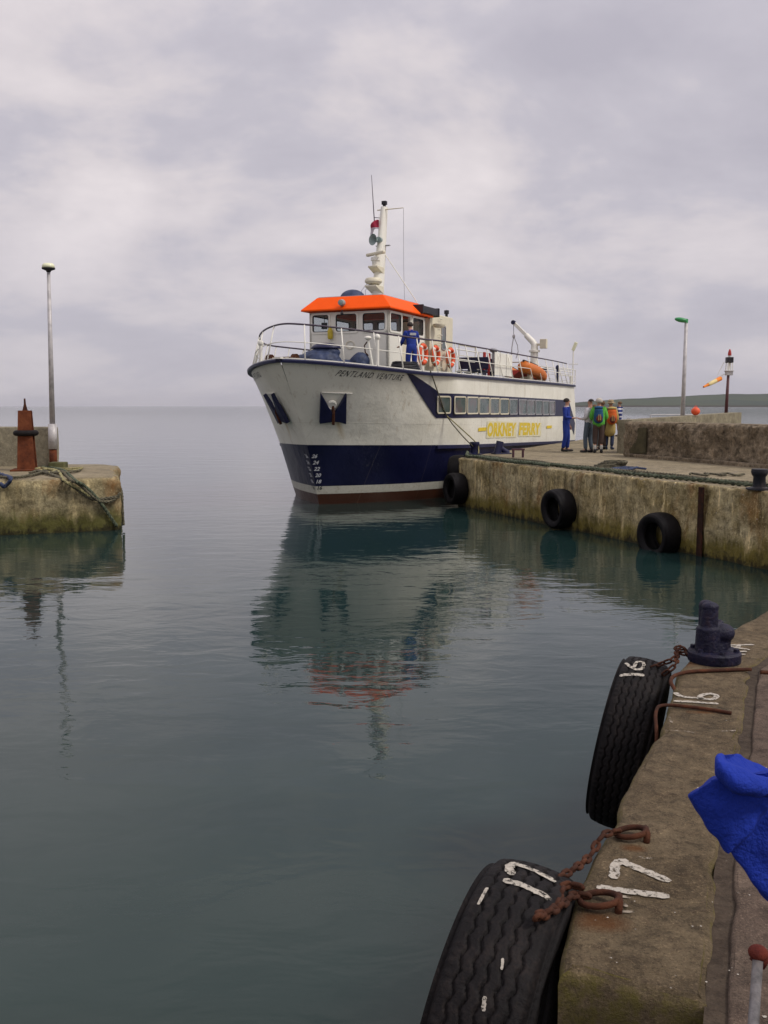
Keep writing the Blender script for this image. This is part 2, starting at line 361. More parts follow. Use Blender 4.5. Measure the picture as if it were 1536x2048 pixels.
def lampmat():
    m, t, b = newmat('lamp_lens'); b.inputs['Base Color'].default_value = (0.8, 0.8, 0.55, 1); b.inputs['Roughness'].default_value = 0.2
    return m
M['lens'] = lampmat()
def hullmat():
    m, t, b = newmat('hull_paint')
    tc = N(t, 'ShaderNodeTexCoord'); P = tc.outputs['Object']
    sp = N(t, 'ShaderNodeSeparateXYZ'); L(t, P, sp.inputs[0]); X, A, Z = sp.outputs
    n1 = N(t, 'ShaderNodeTexNoise', _Scale=0.8, _Detail=6.0, _Roughness=0.6); L(t, P, n1.inputs['Vector'])
    n2 = N(t, 'ShaderNodeTexNoise', _Scale=14.0, _Detail=6.0, _Roughness=0.7); L(t, P, n2.inputs['Vector'])
    mp = N(t, 'ShaderNodeMapping'); mp.inputs['Scale'].default_value = (3.5, 3.5, 0.35); L(t, P, mp.inputs[0])
    n3 = N(t, 'ShaderNodeTexNoise', _Scale=1.7, _Detail=6.0, _Roughness=0.65); L(t, mp.outputs[0], n3.inputs['Vector'])
    wh = mixc(t, ramp(t, n1.outputs[0], [(0.35, 0.0), (0.65, 1.0)]), (0.72, 0.70, 0.60), (0.82, 0.80, 0.70))
    wh = mixc(t, mth(t, 'MULTIPLY', ramp(t, n3.outputs[0], [(0.56, 0.0), (0.75, 1.0)]), 0.28), wh, (0.38, 0.33, 0.22))
    scf = mth(t, 'MULTIPLY', ramp(t, n2.outputs[0], [(0.60, 0.0), (0.70, 1.0)]), mth(t, 'MULTIPLY', ramp(t, mth(t, 'ABSOLUTE', mth(t, 'SUBTRACT', Z, 2.2)), [(0.2, 1.0), (0.6, 0.0)]), ramp(t, A, [(0.0, 0.0), (1.0, 0.0)])))
    am = N(t, 'ShaderNodeMapRange'); am.inputs[1].default_value = 1.0; am.inputs[2].default_value = 5.0; L(t, A, am.inputs[0])
    scf = mth(t, 'MULTIPLY', ramp(t, n2.outputs[0], [(0.60, 0.0), (0.68, 1.0)]), mth(t, 'MULTIPLY', ramp(t, mth(t, 'ABSOLUTE', mth(t, 'SUBTRACT', Z, 2.15)), [(0.2, 1.0), (0.5, 0.0)]), am.outputs[0]))
    wh = mixc(t, mth(t, 'MULTIPLY', scf, 0.6), wh, (0.12, 0.12, 0.14))
    # rust runs below the anchor pockets
    for ax in (ANCH, (-ANCH[0], ANCH[1], ANCH[2])):
        dx = mth(t, 'ABSOLUTE', mth(t, 'SUBTRACT', X, ax[0])); wob = mth(t, 'MULTIPLY', n2.outputs[0], 0.06)
        fx = ramp(t, mth(t, 'ADD', dx, wob), [(0.03, 1.0), (0.13, 0.0)])
        da = ramp(t, mth(t, 'ABSOLUTE', mth(t, 'SUBTRACT', A, ax[1])), [(0.9, 1.0), (1.0, 0.0)])
        fz = mth(t, 'MULTIPLY', ramp(t, mth(t, 'SUBTRACT', ax[2], Z), [(0.15, 0.0), (0.4, 1.0), (0.95, 0.25), (1.0, 0.0)]), 1.0)
        wh = mixc(t, mth(t, 'MULTIPLY', mth(t, 'MULTIPLY', fx, fz), mth(t, 'MULTIPLY', da, 0.75)), wh, (0.42, 0.26, 0.03))
    nv = mixc(t, ramp(t, n1.outputs[0], [(0.35, 0.0), (0.65, 1.0)]), (0.003, 0.004, 0.026), (0.006, 0.008, 0.042))
    wb = mixc(t, mth(t, 'MULTIPLY', ramp(t, n2.outputs[0], [(0.5, 0.0), (0.65, 1.0)]), 0.5), (0.50, 0.49, 0.42), (0.30, 0.26, 0.16))
    rd = mixc(t, n2.outputs[0], (0.075, 0.02, 0.012), (0.03, 0.018, 0.008))
    zn = mth(t, 'ADD', Z, mth(t, 'MULTIPLY', A, 0.024))
    w = mth(t, 'MULTIPLY', mth(t, 'SUBTRACT', n2.outputs[0], 0.5), 0.03)
    zw = mth(t, 'ADD', Z, w)
    c = mixc(t, mth(t, 'GREATER_THAN', zw, 0.32), rd, wb)
    c = mixc(t, mth(t, 'GREATER_THAN', mth(t, 'ADD', Z, mth(t, 'MULTIPLY', w, 0.15)), 0.56), c, nv)
    c = mixc(t, mth(t, 'GREATER_THAN', zn, 1.80), c, wh)
    fr_ = mth(t, 'ABSOLUTE', mth(t, 'SUBTRACT', mth(t, 'FRACT', mth(t, 'DIVIDE', A, 1.6)), 0.5)); seam = ramp(t, fr_, [(0.0, 1.0), (0.008, 0.0)])
    fz_ = mth(t, 'ABSOLUTE', mth(t, 'SUBTRACT', zn, 2.45)); seam = mth(t, 'MAXIMUM', seam, ramp(t, fz_, [(0.0, 1.0), (0.012, 0.0)]))
    c = mixc(t, mth(t, 'MULTIPLY', seam, 0.16), c, (0.25, 0.2, 0.14))
    drip = mth(t, 'MULTIPLY', ramp(t, n3.outputs[0], [(0.58, 0.0), (0.70, 1.0)]), mth(t, 'GREATER_THAN', zn, 1.8))
    c = mixc(t, mth(t, 'MULTIPLY', drip, 0.22), c, (0.30, 0.17, 0.06))
    L(t, c, b.inputs['Base Color'])
    L(t, mth(t, 'ADD', mth(t, 'MULTIPLY', n1.outputs[0], 0.2), 0.27), b.inputs['Roughness'])
    b.inputs['Specular IOR Level'].default_value = 0.45
    hh = mth(t, 'ADD', mth(t, 'ADD', n1.outputs[0], mth(t, 'MULTIPLY', seam, 0.04)), mth(t, 'MULTIPLY', n2.outputs[0], 0.03))
    bp = N(t, 'ShaderNodeBump', _Strength=0.6, _Distance=0.10); L(t, hh, bp.inputs['Height']); L(t, bp.outputs[0], b.inputs['Normal'])
    return m

# ------------------------------------------------------------------ shared shapes
def rrect(w, h, r, n=4):
    out = []
    for cx, cy, a0 in ((w / 2 - r, h / 2 - r, 0), (-w / 2 + r, h / 2 - r, 90), (-w / 2 + r, -h / 2 + r, 180), (w / 2 - r, -h / 2 + r, 270)):
        for i in range(n + 1):
            t = R(a0 + 90 * i / n); out.append((cx + r * math.cos(t), cy + r * math.sin(t)))
    return out
def catmull(P, k=8):
    P = [Vector(p) for p in P]; out = []
    for i in range(len(P) - 1):
        a, b, c, d = P[max(i - 1, 0)], P[i], P[i + 1], P[min(i + 2, len(P) - 1)]
        for j in range(k):
            t = j / k
            out.append(0.5 * ((2 * b) + (c - a) * t + (2 * a - 5 * b + 4 * c - d) * t * t + (3 * b - a - 3 * c + d) * t ** 3))
    out.append(P[-1]); return out
def ropemesh(mb, pts, r, twist=26.0, k=6, strands=3):
    """laid rope: strands wound round the path"""
    pts = catmull(pts, k); m = len(pts); acc = 0.0
    # resample densely
    den = [pts[0]]
    for i in range(1, m):
        d = (pts[i] - pts[i - 1]).length; q = max(1, int(d / (r * 1.6)))
        for j in range(1, q + 1): den.append(pts[i - 1].lerp(pts[i], j / q))
    lines = [[] for _ in range(strands)]; up = None; s = 0
    for i, p in enumerate(den):
        d = (den[min(i + 1, len(den) - 1)] - den[max(i - 1, 0)]).normalized()
        if up is None: up = d.orthogonal().normalized()
        up = (up - d * up.dot(d)).normalized(); b = d.cross(up)
        if i: s += (den[i] - den[i - 1]).length
        for q in range(strands):
            t = s / r * 1.1 + 2 * math.pi * q / strands
            lines[q].append(p + (up * math.cos(t) + b * math.sin(t)) * r * 0.5)
    for l in lines: mb.tube(l, r * 0.56, n=5)
def strokes(lines, width, place, jit=0.12, seed=1):
    """hand-painted strokes: 2D polylines -> ribbon mesh laid on a surface by place(u, v)"""
    rr = random.Random(seed); mb = MB()
    for li, ln in enumerate(lines):
        P = [Vector((*p, 0)) for p in ln]; P = catmull(P, 6) if len(P) > 2 else [P[0].lerp(P[1], i / 10) for i in range(11)]
        vs = []; m = len(P)
        d0 = (P[1] - P[0]).normalized(); d1 = (P[-1] - P[-2]).normalized()
        P = [P[0] - d0 * width * 0.4] + P + [P[-1] + d1 * width * 0.4]; m = len(P)
        for i, p in enumerate(P):
            d = (P[min(i + 1, m - 1)] - P[max(i - 1, 0)]).normalized(); n = Vector((-d.y, d.x, 0))
            w = width / 2 * (0.55 if i in (0, m - 1) else 1.0)
            a = p + n * w * (1 + rr.uniform(-jit, jit)); b = p - n * w * (1 + rr.uniform(-jit, jit))
            vs += [place(a.x, a.y, li), place(b.x, b.y, li)]
        mb.add(vs, [(2 * i, 2 * i + 1, 2 * i + 3, 2 * i + 2) for i in range(m - 1)])
    return mb
def textmesh(txt, size=1.0, shear=0.0, spacing=1.0, bold=0.0):
    cu = bpy.data.curves.new("t", 'FONT'); cu.body = txt; cu.size = size; cu.shear = shear; cu.space_character = spacing; cu.offset = bold; cu.resolution_u = 3
    o = bpy.data.objects.new("t", cu); COL.objects.link(o)
    dg = bpy.context.evaluated_depsgraph_get(); me = o.evaluated_get(dg).to_mesh()
    v = [Vector(p.co) for p in me.vertices]; f = [tuple(p.vertices) for p in me.polygons]
    bpy.data.objects.remove(o); bpy.data.curves.remove(cu)
    return v, f
def slab(poly, z0, z1, mat, name, open_=(), step=0.12, r=0.05, amp=0.02, rowstep=0.12, joints=None, seed=0.0, parent=None, toprough=0.0, off=None):
    """concrete block with a rounded, chipped arris; poly counter-clockwise seen from above; open_: far coarse edges"""
    P = []; nP = len(poly)
    for i in range(nP):
        a = Vector((*poly[i], 0)); b = Vector((*poly[(i + 1) % nP], 0)); l = (b - a).length
        st = 2.0 if i in open_ else step
        k = max(1, int(l / st))
        P += [(a.lerp(b, j / k)) for j in range(k)]
    n = len(P)
    nor = []
    for i in range(n):
        d = (P[(i + 1) % n] - P[i - 1]).normalized(); nor.append(Vector((d.y, -d.x, 0)))
    rows = []; k = max(2, int((z1 - z0 - r) / rowstep))
    for i in range(k + 1): rows.append((z0 + (z1 - r - z0) * i / k, 0.0))
    for i in range(1, 4): t = R(30 * i); rows.append((z1 - r + r * math.sin(t), r * (1 - math.cos(t))))
    rows.append((z1, r * 1.08))
    mb = MB(); vs = []
    for ri, (z, ins) in enumerate(rows):
        for i in range(n):
            q = Vector((P[i].x, P[i].y, z))
            w = noise.noise(q * 1.3 + Vector((seed, 0, 0))) * amp * 1.4 + noise.noise(q * 6 + Vector((seed, 3, 0))) * amp * 0.7 + noise.noise(q * 17 + Vector((seed, 3, 9))) * amp * 0.35
            if ri >= k:
                chip = max(0, noise.noise(Vector((q.x, q.y, 0)) * 4.5 + Vector((seed, 9, 0))) - 0.15) * r * 1.6
                w -= chip
            if joints:
                for (jx, jy, jd, jw) in joints:
                    dd = math.hypot(q.x - jx, q.y - jy)
                    if dd < jw: w -= jd * (1 - (dd / jw) ** 2)
            zz = z - (max(0, noise.noise(q * 5 + Vector((seed, 5, 5)))) * r * 0.5 if k <= ri < len(rows) - 1 else 0)
            p = P[i] - nor[i] * (ins - w); vs.append(Vector((p.x, p.y, zz)))
    fs = [(ri * n + i, ri * n + (i + 1) % n, (ri + 1) * n + (i + 1) % n, (ri + 1) * n + i) for ri in range(len(rows) - 1) for i in range(n)]
    mb.add(vs, fs)
    capr = vs[(len(rows) - 1) * n:]
    v2, e2, f2, _, _, _ = delaunay_2d_cdt([Vector((p.x, p.y)) for p in capr], [(i, (i + 1) % n) for i in range(n)], [tuple(range(n))], 1, 1e-5)
    mb.add([(p.x, p.y, z1) for p in v2], [tuple(f) for f in f2])
    return mb.build(name, mat, parent, auto=50, off=off)

# ================================================================== THE SETTING
def watermat():
    m, t, b = newmat('sea_water')
    g = N(t, 'ShaderNodeNewGeometry'); P = g.outputs['Position']
    sp = N(t, 'ShaderNodeSeparateXYZ'); L(t, P, sp.inputs[0])
    def nz(sx, sy, sc, det, rough, dist=0.0, loc=(0, 0, 0)):
        mp = N(t, 'ShaderNodeMapping'); mp.inputs['Scale'].default_value = (sx, sy, 1); mp.inputs['Location'].default_value = loc; mp.inputs['Rotation'].default_value = (0, 0, R(8)); L(t, P, mp.inputs[0])
        n = N(t, 'ShaderNodeTexNoise', _Scale=sc, _Detail=det, _Roughness=rough, _Distortion=dist); L(t, mp.outputs[0], n.inputs['Vector']); return n.outputs[0]
    w1 = nz(0.45, 1.0, 0.55, 3.0, 0.5, 0.4)
    w2 = nz(0.55, 1.0, 2.2, 3.0, 0.5, 0.5, (3, 5, 0))
    w3 = nz(0.6, 1.0, 8.0, 3.0, 0.55, 0.3, (9, 2, 0))
    pat = nz(0.3, 1.0, 0.16, 3.0, 0.55, 0.6, (1, 8, 0))      # cat's-paws and calm lanes
    pf = ramp(t, pat, [(0.40, 0.35), (0.62, 1.0)])
    dist = mth(t, 'MULTIPLY', sp.outputs[1], 0.01)
    h = mth(t, 'ADD', mth(t, 'MULTIPLY', w1, WAVE[0]), mth(t, 'ADD', mth(t, 'MULTIPLY', w2, WAVE[1]), mth(t, 'MULTIPLY', mth(t, 'MULTIPLY', w3, WAVE[2]), pf)))
    rg = N(t, 'ShaderNodeMapRange'); rg.inputs[1].default_value = 38; rg.inputs[2].default_value = 400; rg.inputs[3].default_value = 1.0; rg.inputs[4].default_value = 22.0; L(t, sp.outputs[1], rg.inputs[0])
    h = mth(t, 'MULTIPLY', h, rg.outputs[0])
    bp = N(t, 'ShaderNodeBump', _Strength=1.0, _Distance=1.0)
    L(t, h, bp.inputs['Height']); L(t, bp.outputs[0], b.inputs['Normal'])
    c = mixc(t, ramp(t, w1, [(0.35, 0.0), (0.65, 1.0)]), (0.010, 0.027, 0.026), (0.015, 0.034, 0.032))
    # the sandy shallows by the near quay are browner
    mr = N(t, 'ShaderNodeMapRange'); mr.inputs[1].default_value = 4.5; mr.inputs[2].default_value = 1.5; L(t, sp.outputs[1], mr.inputs[0])
    c = mixc(t, mr.outputs[0], c, (0.042, 0.046, 0.033))
    L(t, c, b.inputs['Base Color']); b.inputs['Roughness'].default_value = 0.035
    b.inputs['IOR'].default_value = 1.333; b.inputs['Specular IOR Level'].default_value = 0.5
    return m
WAVE = (0.015, 0.0095, 0.0020)
w = MB(); w.add([(-9000, -60, 0), (9000, -60, 0), (14000, 16000, 0), (-14000, 16000, 0)], [(0, 1, 2, 3)])
o = w.build('sea_water', watermat()); tag(o, kind='structure')
sb = MB(); sb.add([(-60, -60, -6), (60, -60, -6), (60, 90, -6), (-60, 90, -6)], [(0, 1, 2, 3)])

# far island
def island():
    mb = MB(); nx, ny = 120, 8; x0, x1 = 560, 2700; Y0 = 3000
    vs = []
    for j in range(ny + 1):
        for i in range(nx + 1):
            u = i / nx; v = j / ny; X = x0 + (x1 - x0) * u; 
            prof = min(1, u * 3.2) ** 0.65
            h = (34 + 12 * math.sin(u * 3.3 + 0.6) + 6 * noise.noise(Vector((u * 5, 0, 3)))) * prof
            z = h * math.sin(math.pi / 2 * v) ** 0.8 + noise.noise(Vector((X * 0.01, v * 4, 0))) * 3 * v - (1 if j == 0 else 0)
            vs.append((X, Y0 + v * 420 + 90 * u, z))
    fs = [(j * (nx + 1) + i, j * (nx + 1) + i + 1, (j + 1) * (nx + 1) + i + 1, (j + 1) * (nx + 1) + i) for j in range(ny) for i in range(nx)]
    mb.add(vs, fs)
    m, t, b = newmat('island_fields'); g = N(t, 'ShaderNodeNewGeometry')
    vo = N(t, 'ShaderNodeTexVoronoi', _Scale=0.012); mp = N(t, 'ShaderNodeMapping'); mp.inputs['Scale'].default_value = (0.6, 0.9, 4); L(t, g.outputs['Position'], mp.inputs[0]); L(t, mp.outputs[0], vo.inputs['Vector'])
    c = mixc(t, vo.outputs['Color'], (0.055, 0.07, 0.06), (0.08, 0.095, 0.065))  # field colours greyed, so part of the distance haze is in the paint
    sp = N(t, 'ShaderNodeSeparateXYZ'); L(t, g.outputs['Position'], sp.inputs[0])
    c = mixc(t, ramp(t, mth(t, 'DIVIDE', sp.outputs[2], 10), [(0.3, 1.0), (0.7, 0.0)]), c, (0.05, 0.045, 0.035))
    L(t, c, b.inputs['Base Color']); b.inputs['Roughness'].default_value = 1.0; b.inputs['Specular IOR Level'].default_value = 0.0
    o = mb.build('island', m, smooth=True); tag(o, kind='structure')
island()
ZQ = 1.42
M['qtop'] = concrete('quay_surface', (0.20, 0.165, 0.105), (0.28, 0.235, 0.155), (0.14, 0.11, 0.07), scale=0.8, grain=30)
M['qwall'] = concrete('quay_face', (0.25, 0.19, 0.075), (0.44, 0.37, 0.215), (0.10, 0.07, 0.025), rough=0.9, streak=0.9, algae=(0.55, (0.13, 0.105, 0.012)), rust=0.75, grain=24, spots=7.0)
M['pwall'] = concrete('pier_face', (0.20, 0.16, 0.08), (0.34, 0.29, 0.17), (0.10, 0.075, 0.035), rough=0.9, streak=0.6, algae=(0.62, (0.075, 0.075, 0.012)), rust=0.75, grain=24, scale=0.9)
M['parapet'] = concrete('parapet_concrete', (0.13, 0.10, 0.065), (0.25, 0.20, 0.135), (0.06, 0.043, 0.028), streak=0.35, grain=18, scale=1.3, rough=1.1, bump=1.0, spots=5.0)
M['parpale'] = concrete('pale_parapet', (0.20, 0.175, 0.12), (0.26, 0.235, 0.165), (0.16, 0.135, 0.09), streak=0.15, grain=18, scale=0.6)
M['near'] = concrete('near_quay_concrete', (0.120, 0.086, 0.048), (0.19, 0.142, 0.084), (0.065, 0.043, 0.027), grain=130, scale=2.2, speck=1.7, spots=None, algae=(0.9, (0.07, 0.06, 0.015)), bump=1.0, rough=0.85, moss=(0.17, 0.145, 0.035), crack=1.1, stains=[(G(1200, 1845, ZQ).x, G(1200, 1845, ZQ).y, 0.11, 1.6), (G(1268, 1696, ZQ).x, G(1268, 1696, ZQ).y, 0.06, 1.6), (G(1365, 1325, ZQ).x, G(1365, 1325, ZQ).y, 0.14, 1.2), (G(1410, 1424, ZQ).x, G(1410, 1424, ZQ).y, 0.10, 2.5)])
M['near2'] = concrete('near_quay_paving', (0.115, 0.080, 0.060), (0.175, 0.128, 0.095), (0.07, 0.048, 0.036), grain=130, scale=2.0, speck=1.7, bump=0.9, rough=0.8, crack=1.3)
M['groove'] = concrete('groove_dirt', (0.05, 0.035, 0.024), (0.075, 0.055, 0.038), (0.03, 0.02, 0.014), grain=60, scale=3, bump=0.5)

# far quay
QF = [(2.22, 28.35), (4.25, 23.05), (6.3, 18.45), (7.05, 16.75), (8.35, 13.3)]
QB = [(12.6, 52.0), (11.2, 52.4)]
qpoly = [(2.22, 28.35), (4.25, 23.05), (6.3, 18.45), (7.05, 16.75), (8.35, 13.3), (30, 13.0), (30, 40), (14.5, 39.5), (14.2, 52.0), (12.75, 52.0)]
JT = []
for (jx, jy) in ((1040, 928), (1165, 942), (1405, 969)):
    p = G(jx, jy, ZQ)
    # project on the face polyline
    best = None
    for i in range(len(QF) - 1):
        a = Vector(QF[i]); b = Vector(QF[i + 1]); t = max(0, min(1, (Vector((p.x, p.y)) - a).dot(b - a) / (b - a).length_squared)); q = a.lerp(b, t)
        if best is None or (q - Vector((p.x, p.y))).length < best[0]: best = ((q - Vector((p.x, p.y))).length, q)
    JT.append((best[1].x, best[1].y, 0.07, 0.09))
o = slab(qpoly, -1.2, ZQ, M['qwall'], 'quay', open_=(4, 5, 6, 7, 8), step=0.07, rowstep=0.09, r=0.07, amp=0.05, joints=JT)
o.data.materials.append(M['qtop'])
for p in o.data.polygons:
    if abs(p.normal.z) > 0.8: p.material_index = 1
tag(o, kind='structure')
# coping course along the face
def offs(pl, d):
    out = []
    for i, p in enumerate(pl):
        a = Vector(pl[max(i - 1, 0)]); b = Vector(pl[min(i + 1, len(pl) - 1)]); t = (b - a).normalized(); n = Vector((t.y, -t.x)); out.append((p[0] + n.x * d, p[1] + n.y * d))
    return out
# ---- near quay
NE = [G(*p, ZQ) for p in [(1080, 2048), (1120, 1870), (1160, 1770), (1240, 1590), (1325, 1440), (1355, 1345), (1400, 1290), (1536, 1218)]]
NE = [(p.x, p.y) for p in NE]
J = [G(*p, ZQ) for p in [(1422, 2048), (1440, 1740), (1482, 1500), (1502, 1340)]]; J = [(p.x, p.y) for p in J]
GW = 0.045
# cap strip in front of the groove, paving behind
s0 = G(1120, 1945, ZQ); s1 = G(1424, 2012, ZQ)
cap = [(s0.x - 0.012, s0.y)] + NE[2:] + [(5.2, 9.4), (9.0, 14.1), (11, 13.4), (3.2, 6.6), (J[3][0] + 0.55, J[3][1] + 0.75)] + J[::-1][:-1] + [(s1.x, s1.y)]
def ccw(p): 
    a = sum(p[i][0] * p[(i + 1) % len(p)][1] - p[(i + 1) % len(p)][0] * p[i][1] for i in range(len(p)))
    return p if a > 0 else p[::-1]
o = slab(ccw(cap), -1.2, ZQ, M['near'], 'quay_coping', step=0.035, rowstep=0.06, r=0.035, amp=0.012, seed=4.0); tag(o, kind='structure')
jd = [(p[0] + GW, p[1]) for p in J]
e0 = Vector(jd[0]); dd = (Vector(J[1]) - Vector(J[0])).normalized(); back = e0 - dd * 3.0
pave = [(back.x, back.y)] + [(1.6 + back.x, back.y - 0.3)] + [(12, -1.5), (14, 12.9), (3.3, 6.45), (J[3][0] + 0.6, J[3][1] + 0.68)] + jd[::-1]
o = slab(ccw(pave), -1.2, ZQ + 0.004, M['near2'], 'quay_paving', step=0.05, rowstep=0.3, r=0.012, amp=0.006, seed=8.0); tag(o, kind='structure')
# floor of the joint, lower landing in front of the step
lo = [(-0.35, -0.4), (0.06, 1.05), (0.36, 2.10), (s0.x - 0.01, s0.y + 0.10), (s1.x - 0.0, s1.y + 0.14), (back.x - GW + 0.02, back.y)]
o = slab(ccw(lo), -1.2, ZQ - 0.62, M['near'], 'quay_step', step=0.035, rowstep=0.1, r=0.03, amp=0.012, seed=2.0); tag(o, kind='structure')
fl = [(back.x - 0.08, back.y), (back.x + 0.08, back.y)] + [(p[0] + GW + 0.02, p[1]) for p in J] + [(J[3][0] + 0.7, J[3][1] + 0.75), (J[3][0] + 0.5, J[3][1] + 0.8)] + [(p[0] - 0.02, p[1]) for p in J[::-1]]
mb = MB(); n = len(fl); fl = ccw(fl); v2, e2, f2, _, _, _ = delaunay_2d_cdt([Vector(p) for p in fl], [(i, (i + 1) % n) for i in range(n)], [tuple(range(n))], 1, 1e-5); mb.add([(p.x, p.y, ZQ - 0.012) for p in v2], [tuple(f) for f in f2])
o = mb.build('quay_joint', M['groove']); tag(o, kind='structure')

# left pier
ZP = 1.27
pp = [(-6.3, 22.6), (-6.85, 24.3), (-7.5, 26.9), (-8.1, 27.6), (-30, 30), (-30, 12), (-14, 19.6), (-8.76, 21.6), (-6.9, 22.25)]
o = slab(ccw(pp), -1.2, ZP, M['pwall'], 'pier', open_=(), step=0.12, rowstep=0.09, r=0.12, amp=0.07, seed=3.0)
o.data.materials.append(M['qtop'])
for p in o.data.polygons:
    if abs(p.normal.z) > 0.9: p.material_index = 1
tag(o, kind='structure')

# ================================================================== THE FERRY
KN = [(-1.0, 0.35, 6.8, 2.5, 1.0, 2.9), (0.0, 0.0, 6.4, 2.5, 1.0, 3.1), (1.9, -0.75, 5.8, 2.35, 0.95, 3.25), (3.2, -1.55, 5.1, 1.8, 0.78, 3.3), (4.4, -2.35, 4.6, 1.6, 0.66, 3.3)]
def kn(z):
    z = max(-1.0, min(4.4, z))
    for i in range(len(KN) - 1):
        if z <= KN[i + 1][0]:
            h = KN[i + 1][0] - KN[i][0]; t = (z - KN[i][0]) / h; out = []
            for k in range(1, 6):
                def sl(j):
                    a, b = max(0, j - 1), min(len(KN) - 1, j + 1); return (KN[b][k] - KN[a][k]) / (KN[b][0] - KN[a][0])
                y0, y1 = KN[i][k], KN[i + 1][k]
                out.append((2 * t ** 3 - 3 * t * t + 1) * y0 + (t ** 3 - 2 * t * t + t) * h * sl(i) + (3 * t * t - 2 * t ** 3) * y1 + (t ** 3 - t * t) * h * sl(i + 1))
            return out
def hb(a, z):
    a0, Ln, p, q, B = kn(z); s = (a - a0) / Ln
    if s <= 0: return 0.0
    s = min(1, s); b = B * (1 - (1 - s) ** p) ** q
    if a > 14: b -= 0.25 * ((a - 14) / 7) ** 2
    return b
def zd(a): return 3.93 + 0.30 * max(0.0, min(1.0, (1.5 - a) / 3.8)) ** 1.3
def aend(z): return 20.0 + max(0, min(1, (3.9 - z) / 2.3)) * 1.3
def HP(x, y, off=0.0):
    """where the sight line of a photo measurement meets the hull -> ship coordinates"""
    r = ray(x, y); prev = None
    def sc(t):
        X, Y, Z = r.x * t, r.y * t, CH + r.z * t
        return ((X - SX) * math.cos(T) - (Y - SY) * math.sin(T), (X - SX) * math.sin(T) + (Y - SY) * math.cos(T), Z)
    t = 24.0
    while t < 60:
        b, a, z = sc(t)
        if abs(b) < hb(a, z):
            lo, hi = t - 0.05, t
            for _ in range(20):
                m = (lo + hi) / 2; b, a, z = sc(m)
                if abs(b) < hb(a, z): hi = m
                else: lo = m
            break
        t += 0.05
    return Vector((b, a, z))
def hn(a, z, s=1):      # outward normal of the hull side
    e = 0.03
    ta = Vector((hb(a + e, z) - hb(a - e, z), 2 * e, 0)); tz = Vector((hb(a, z + e) - hb(a, z - e), 0, 2 * e))
    n = ta.cross(tz); n.normalize()
    if n.x < 0: n = -n
    return Vector((n.x * s, n.y, n.z))
def onh(a, z, off=0.0, s=1):
    p = Vector((hb(a, z) * s, a, z)); return p + hn(a, z, s) * off
AP = HP(664, 812); ANCH = (AP.x, AP.y, AP.z)
M['hull'] = hullmat()
ferry = thing('ferry', 'white and navy passenger ferry with orange wheelhouse roof moored at the quay', 'ferry', (SX, SY, 0), -T)
# hull
def make_hull():
    mb = MB(); NU, NV = 110, 44; vs = []
    for s in (1, -1):
        for v in range(NV + 1):
            for u in range(NU + 1):
                t = (u / NU) ** 1.9; z = -0.8 + (v / NV) * 4.75
                for _ in range(3):
                    a0 = kn(z)[0]; a = a0 + (aend(z) - a0) * t; z = -0.8 + (v / NV) * (zd(a) + 0.8)
                vs.append((s * hb(a, z), a, z))
    row = NU + 1; half = row * (NV + 1); fs = []
    for s in (0, 1):
        for v in range(NV):
            for u in range(NU):
                i = s * half + v * row + u; fs.append((i, i + 1, i + row + 1, i + row) if s == 0 else (i, i + row, i + row + 1, i + 1))
    for v in range(NV):      # transom
        i = v * row + NU; fs.append((i, half + i, half + i + row, i + row))
    mb.add(vs, fs)
    o = mb.build('hull', M['hull'], ferry)
    bm = bmesh.new(); bm.from_mesh(o.data); bmesh.ops.remove_doubles(bm, verts=bm.verts, dist=0.002); bmesh.ops.recalc_face_normals(bm, faces=bm.faces)
    for v in bm.verts:      # shallow dents between the frames
        if v.co.z > 0.6 and abs(v.co.x) > 0.4:
            d = -abs(noise.noise(v.co * 0.8)) * 0.016 - max(0, noise.noise(v.co * 2.3)) * 0.008
            v.co += Vector((d * (1 if v.co.x > 0 else -1), 0, 0))
    bm.to_mesh(o.data); bm.free()
    for p in o.data.polygons: p.use_smooth = True
    o.data.set_sharp_from_angle(angle=R(38))
    return o
make_hull()
def dedge(a, s, ins=0.0, dz=0.0):
    z = zd(a); n = Vector((1, 0, 0)); e = 0.02
    p = Vector((hb(a, z) * s, a, z + dz))
    t = Vector((hb(a + e, z) - hb(a - e, z), 2 * e)).normalized(); nn = Vector((t.y * s, -t.x))
    return Vector((p.x - nn.x * ins, p.y - nn.y * ins, p.z))
AL = [-2.33 + 22.33 * (i / 90) ** 1.9 for i in range(91)]
def edgepath(ins, dz, a1=20.0):
    pts = [dedge(a, 1, ins, dz) for a in AL if a <= a1][::-1] + [dedge(a, -1, ins, dz) for a in AL if a <= a1][1:]
    return [p for p in pts]
def deckpoly(z, ins):
    P = [(hb(a, zd(a)) - ins, a) for a in AL if a > -1.9]; return P
# decks
def dk(a): return zd(a) - 0.15
AD = [a for a in AL if a > -2.1]; vs = []
for a in AD:
    for k in range(9): u = -1 + 2 * k / 8; vs.append((u * (hb(a, dk(a)) - 0.03), a, dk(a) + 0.03 * (1 - u * u)))
MB().add(vs, [(i * 9 + k, i * 9 + k + 1, (i + 1) * 9 + k + 1, (i + 1) * 9 + k) for i in range(len(AD) - 1) for k in range(8)]).build('deck', M['deck'], ferry)
